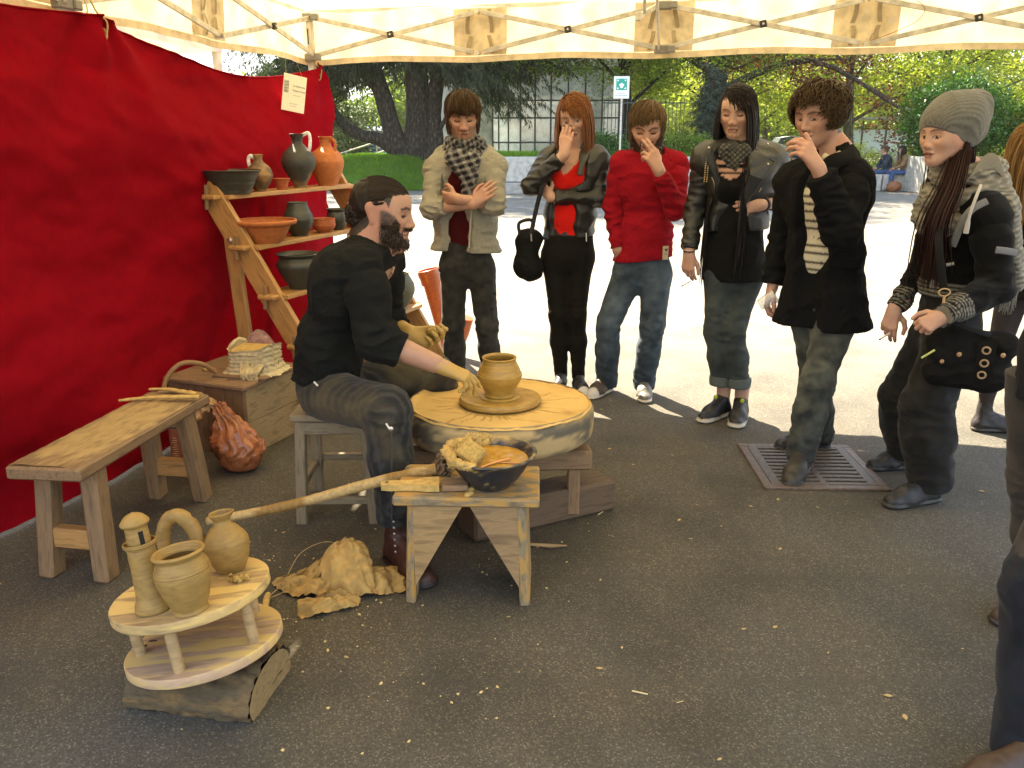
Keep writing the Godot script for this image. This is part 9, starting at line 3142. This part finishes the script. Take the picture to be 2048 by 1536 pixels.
	for k in 6:
		var eb := MB.new()
		var c := Vector3(-0.422, 0.200, -2.660).lerp(Vector3(-0.415, 0.097, -2.630), k / 5.0) - B
		eb.blob(at(c), Vector3(0.005, 0.005, 0.004), null, 0, 1, 8, 5)
		part("eyelet", eb, M.steel, boot)
	shoe("boot", t, J.al, J.al + Vector3(0.2, 0, 0.03), Color(0.052, 0.018, 0.011), Color(0.02, 0.012, 0.009), M.shoe, {"len": 0.30, "w": 0.050, "top": 0.15})

func edge_people() -> void:
	# the onlooker cut by the right edge of the picture
	var B := Vector3(1.599, 0.000, -2.109)
	var t := person("onlooker in dark coat and grey-brown trousers cut off by the right edge", B)
	var J := rel({"sl": Vector3(1.70, 1.44, -2.36), "sr": Vector3(1.80, 1.44, -1.98), "nk": Vector3(1.76, 1.52, -2.16), "ch": Vector3(1.72, 1.28, -2.16), "wa": Vector3(1.64, 1.08, -2.16), "pv": Vector3(1.58, 0.94, -2.16),
		"hl": Vector3(1.52, 0.90, -2.26), "hr": Vector3(1.58, 0.90, -2.04), "kl": Vector3(1.622, 0.507, -2.320), "kr": Vector3(1.312, 0.435, -1.800), "al": Vector3(1.757, 0.037, -2.380), "ar": Vector3(1.284, -0.055, -1.660),
		"el": Vector3(1.80, 1.16, -2.46), "wl": Vector3(1.74, 0.96, -2.40), "er": Vector3(1.88, 1.16, -1.9), "wr": Vector3(1.80, 0.98, -1.8), "fw": Vector3(-0.9, 0, 0.2).normalized()}, B)
	var body := MB.new()
	head(body, Vector3(1.74, 1.69, -2.16) - B, face_frame(Vector3(-0.9, -0.2, -0.3)), 1.05, J.nk, {"skin": SK, "hair": Color(0.04, 0.03, 0.02), "res": 1.6})
	hairdo(t, Vector3(1.74, 1.69, -2.16) - B, face_frame(Vector3(-0.9, -0.2, -0.3)), 1.05, {"pole": Vector3(0, 0.75, -0.6), "col": Color(0.04, 0.03, 0.02), "n": 200, "len": 0.1, "fall": -0.2})
	hand(body, J.wl, Vector3(-0.1, -1, 0), Vector3(0.3, 0, 1), 1.0, [0.4, 0.4, 0.5, 0.5], J.wl.lerp(J.el, 0.3), SK)
	hand(body, J.wr, Vector3(-0.1, -1, 0), Vector3(0.3, 0, -1), -1.0, [0.4, 0.4, 0.5, 0.5], J.wr.lerp(J.er, 0.3), SK)
	under(body, J)
	part("body", body, M.skin, t)
	var dk := cloth_mat(lin(0.012, 0.0125, 0.015), 0.95)
	var f := Field.new()
	torso(f, J, 0.03, 1.0)
	f.cap(J.wa, J.pv + Vector3(0, -0.12, 0), 0.145, 0.165, 0.05)
	f.planes.append(Plane(Vector3(0, -1, 0), -0.80))
	f.noise(3, 0.006, Vector3(6, 6, 6), true)
	var mb := MB.new()
	f.mesh(mb, 0.012)
	part("coat", mb, dk, t)
	sleeve("sleeve", t, J.sl, J.el, J.wl, 0.07, 0.06, 0.05, dk)
	sleeve("sleeve", t, J.sr, J.er, J.wr, 0.07, 0.06, 0.05, dk)
	trousers("trousers", t, J, [0.10, 0.088, 0.085, 0.088], M.denim, 0.03, 0.86, func(p: Vector3, _n: Vector3) -> Color:
		var near = p.z > J.kr.z - 0.14 + 0.0 and p.y < 0.52
		var c := Color(0.018, 0.019, 0.023) if near else Color(0.052, 0.046, 0.040)
		return c * (1.0 + 0.35 * NZ.get_noise_3dv(p * 6.0)), 59, 0.009, 0.009)
	shoe("shoe", t, J.al, J.al + Vector3(-0.16, 0, 0.05), Color(0.05, 0.03, 0.02), Color(0.02, 0.015, 0.012), M.shoe)
	shoe("shoe", t, J.ar, J.ar + Vector3(-0.2, 0, 0.06), Color(0.05, 0.028, 0.016), Color(0.03, 0.02, 0.014), M.shoe, {"len": 0.33})
	# the fair-haired woman half hidden behind the beanie
	var B2 := Vector3(2.66, 0, -4.12)
	var t2 := person("fair-haired woman in dark clothes and ankle boots hidden behind the beanie woman", B2)
	var J2 := rel({"sl": Vector3(2.50, 1.36, -4.25), "sr": Vector3(2.80, 1.36, -4.0), "nk": Vector3(2.66, 1.44, -4.15), "ch": Vector3(2.66, 1.2, -4.12), "wa": Vector3(2.66, 1.02, -4.12), "pv": Vector3(2.66, 0.88, -4.12),
		"hl": Vector3(2.58, 0.84, -4.16), "hr": Vector3(2.74, 0.84, -4.08), "kl": Vector3(2.53, 0.47, -4.14), "kr": Vector3(2.80, 0.47, -4.1), "al": Vector3(2.535, 0.173, -4.180), "ar": Vector3(2.80, 0.09, -4.15),
		"el": Vector3(2.46, 1.1, -4.25), "wl": Vector3(2.5, 0.9, -4.05), "er": Vector3(2.88, 1.1, -3.95), "wr": Vector3(2.8, 0.9, -3.85), "fw": Vector3(-0.4, 0, 0.9).normalized()}, B2)
	var b2 := MB.new()
	var hc := Vector3(2.527, 1.459, -4.100) - B2
	head(b2, hc, face_frame(Vector3(0.2, -0.2, 0.9)), 1.02, J2.nk, {"skin": SK, "hair": Color(0.25, 0.15, 0.06), "fem": 1.0, "res": 1.6})
	hairdo(t2, hc, face_frame(Vector3(0.2, -0.2, 0.9)), 1.05, {"pole": Vector3(0.1, 0.9, 0.2), "line": 0.45, "col": Color(0.22, 0.125, 0.045), "n": 700, "len": 0.46, "lift": 0.34, "fall": 0.35, "mess": 0.35, "seed": 31, "w": 0.0036, "steps": 11, "wave": 0.8})
	hand(b2, J2.wl, Vector3(0, -1, 0.1), Vector3(0.3, 0, -1), 1.0, [0.4, 0.4, 0.5, 0.5], J2.wl.lerp(J2.el, 0.3), SK, 0.95)
	hand(b2, J2.wr, Vector3(0, -1, 0.1), Vector3(0.3, 0, -1), -1.0, [0.4, 0.4, 0.5, 0.5], J2.wr.lerp(J2.er, 0.3), SK, 0.95)
	under(b2, J2, 0.85)
	part("body", b2, M.skin, t2)
	var f2 := Field.new()
	torso(f2, J2, 0.03, 0.9)
	f2.cap(J2.wa, J2.pv + Vector3(0, -0.1, 0), 0.14, 0.17, 0.05)
	f2.planes.append(Plane(Vector3(0, -1, 0), -0.74))
	mb = MB.new()
	f2.mesh(mb, 0.014)
	part("coat", mb, tint(dk, lin(0.02, 0.016, 0.014)), t2)
	sleeve("sleeve", t2, J2.sl, J2.el, J2.wl, 0.062, 0.054, 0.045, tint(dk, lin(0.02, 0.016, 0.014)))
	sleeve("sleeve", t2, J2.sr, J2.er, J2.wr, 0.062, 0.054, 0.045, tint(dk, lin(0.02, 0.016, 0.014)))
	trousers("tights", t2, J2, [0.085, 0.052, 0.052, 0.036], cloth_mat(lin(0.045, 0.036, 0.034), 0.8), 0.10, 0.80, null, 3, 0.002)
	for k in ["l", "r"]:
		var sh := shoe("ankle_boot", t2, J2["a" + k], J2["a" + k] + (Vector3(0.2, 0, 0.02) if k == "l" else Vector3(0.1, 0, 0.2)), Color(0.016, 0.014, 0.013), Color(0.03, 0.026, 0.02), M.shoe, {"len": 0.26, "w": 0.043, "top": 0.14})
		var sb := MB.new()
		var c: Vector3 = J2["a" + k] + Vector3(-0.02, 0.02, 0)
		sb.lathe(at(c + Vector3(0.0, 0.035, 0)), PackedVector2Array([Vector2(0.048, 0.0), Vector2(0.053, 0.004), Vector2(0.053, 0.02), Vector2(0.048, 0.024)]), 24)
		sb.box(at(c + Vector3(-0.06, 0.04, 0.0)), Vector3(0.03, 0.012, 0.016), 0.003)
		part("buckle_strap", sb, mat(lin(0.02, 0.018, 0.016), 0.5), sh)

func simple_figure(label: String, B: Vector3, J: Dictionary, top: Color, legs: Color, hairc: Color, long := false) -> void:
	var t := person(label, B)
	var body := MB.new()
	head(body, J.hd, face_frame(J.hf), 1.08, J.nk, {"skin": SK, "hair": hairc, "res": 3.0})
	for s in ["l", "r"]:
		hand(body, J["w" + s], (J["w" + s] - J["e" + s]), Vector3(0, -0.3, 1), 1.0, [0.4, 0.4, 0.5, 0.5], J["w" + s].lerp(J["e" + s], 0.3), SK, 1.0)
	under(body, J)
	part("body", body, M.skin, t)
	hairdo(t, J.hd, face_frame(J.hf), 1.1, {"pole": Vector3(0, 0.75, -0.4), "col": hairc, "n": 160, "len": 0.35 if long else 0.1, "fall": 0.2 if long else -0.2, "w": 0.008, "lift": 0.2})
	var f := Field.new()
	torso(f, J, 0.022)
	f.planes.append(Plane(Vector3(0, -1, 0), -(J.pv.y - 0.08)))
	var mb := MB.new()
	f.mesh(mb, 0.022)
	part("jacket", mb, cloth_mat(top), t)
	sleeve("sleeve", t, J.sl, J.el, J.wl, 0.062, 0.055, 0.045, cloth_mat(top), null, 1, 0.006, 0.016, 0.95)
	sleeve("sleeve", t, J.sr, J.er, J.wr, 0.062, 0.055, 0.045, cloth_mat(top), null, 1, 0.006, 0.016, 0.95)
	trousers("trousers", t, J, [0.088, 0.066, 0.062, 0.055], cloth_mat(legs), 0.06, J.pv.y + 0.1, null, 2, 0.005, 0.018)
	for s in ["l", "r"]:
		shoe("shoe", t, J["a" + s], J["a" + s] + J.fw * 0.2, Color(0.12, 0.06, 0.03), Color(0.06, 0.04, 0.03), M.shoe)

func far_people() -> void:
	var sit := {"sl": Vector3(0.05, 1.02, 0.16), "sr": Vector3(0.05, 1.02, -0.16), "nk": Vector3(0.0, 1.10, 0), "ch": Vector3(0.08, 0.90, 0), "wa": Vector3(0.12, 0.72, 0), "pv": Vector3(0.14, 0.60, 0), "hl": Vector3(0.10, 0.58, 0.09), "hr": Vector3(0.10, 0.58, -0.09),
		"kl": Vector3(-0.30, 0.56, 0.12), "kr": Vector3(-0.30, 0.54, -0.12), "al": Vector3(-0.34, 0.09, 0.12), "ar": Vector3(-0.28, 0.09, -0.12), "el": Vector3(-0.05, 0.80, 0.22), "wl": Vector3(-0.24, 0.68, 0.06), "er": Vector3(-0.05, 0.80, -0.22), "wr": Vector3(-0.24, 0.68, -0.05),
		"hd": Vector3(-0.04, 1.24, 0), "fw": Vector3(-1, 0, 0), "hf": Vector3(-1, -0.25, 0.2)}
	simple_figure("seated person in a tan jacket with a dark hood on the far seat wall", Vector3(12.1, 0, -26.35), sit, lin(0.20, 0.12, 0.06), lin(0.05, 0.09, 0.20), Color(0.015, 0.012, 0.012), true)
	var sit2 := {}
	for k in sit:
		sit2[k] = sit[k]
	simple_figure("seated person in dark clothes leaning beside the tan-jacketed one", Vector3(11.75, 0, -26.8), sit2, lin(0.03, 0.04, 0.06), lin(0.05, 0.08, 0.16), Color(0.12, 0.07, 0.04))
	var bag := MB.new()
	bag.blob(at(Vector3(0, 0.16, 0)), Vector3(0.22, 0.17, 0.14), NZ, 0.25, 1.5, 16, 10)
	solo("leather_bag", bag, mat(lin(0.20, 0.075, 0.025), 0.6), "tan leather bag at the feet of the seated couple", "bag", Vector3(11.75, 0, -25.9))
	var st := {"sl": Vector3(-0.18, 1.42, 0), "sr": Vector3(0.18, 1.42, 0), "nk": Vector3(0, 1.5, 0), "ch": Vector3(0, 1.26, 0), "wa": Vector3(0, 1.06, 0), "pv": Vector3(0, 0.92, 0), "hl": Vector3(-0.09, 0.88, 0), "hr": Vector3(0.09, 0.88, 0), "kl": Vector3(-0.10, 0.48, 0.02), "kr": Vector3(0.10, 0.48, 0.0), "al": Vector3(-0.12, 0.09, 0), "ar": Vector3(0.13, 0.09, 0),
		"el": Vector3(-0.26, 1.15, 0.02), "wl": Vector3(-0.24, 0.9, 0.08), "er": Vector3(0.26, 1.15, 0.02), "wr": Vector3(0.22, 0.92, 0.1), "hd": Vector3(0, 1.66, 0.02), "fw": Vector3(0, 0, -1), "hf": Vector3(0.1, -0.1, -1)}
	simple_figure("standing person in a dark blue shirt far off seen between two onlookers", Vector3(10.3, 0, -30.3), st, lin(0.035, 0.045, 0.07), lin(0.16, 0.18, 0.22), Color(0.02, 0.015, 0.012))
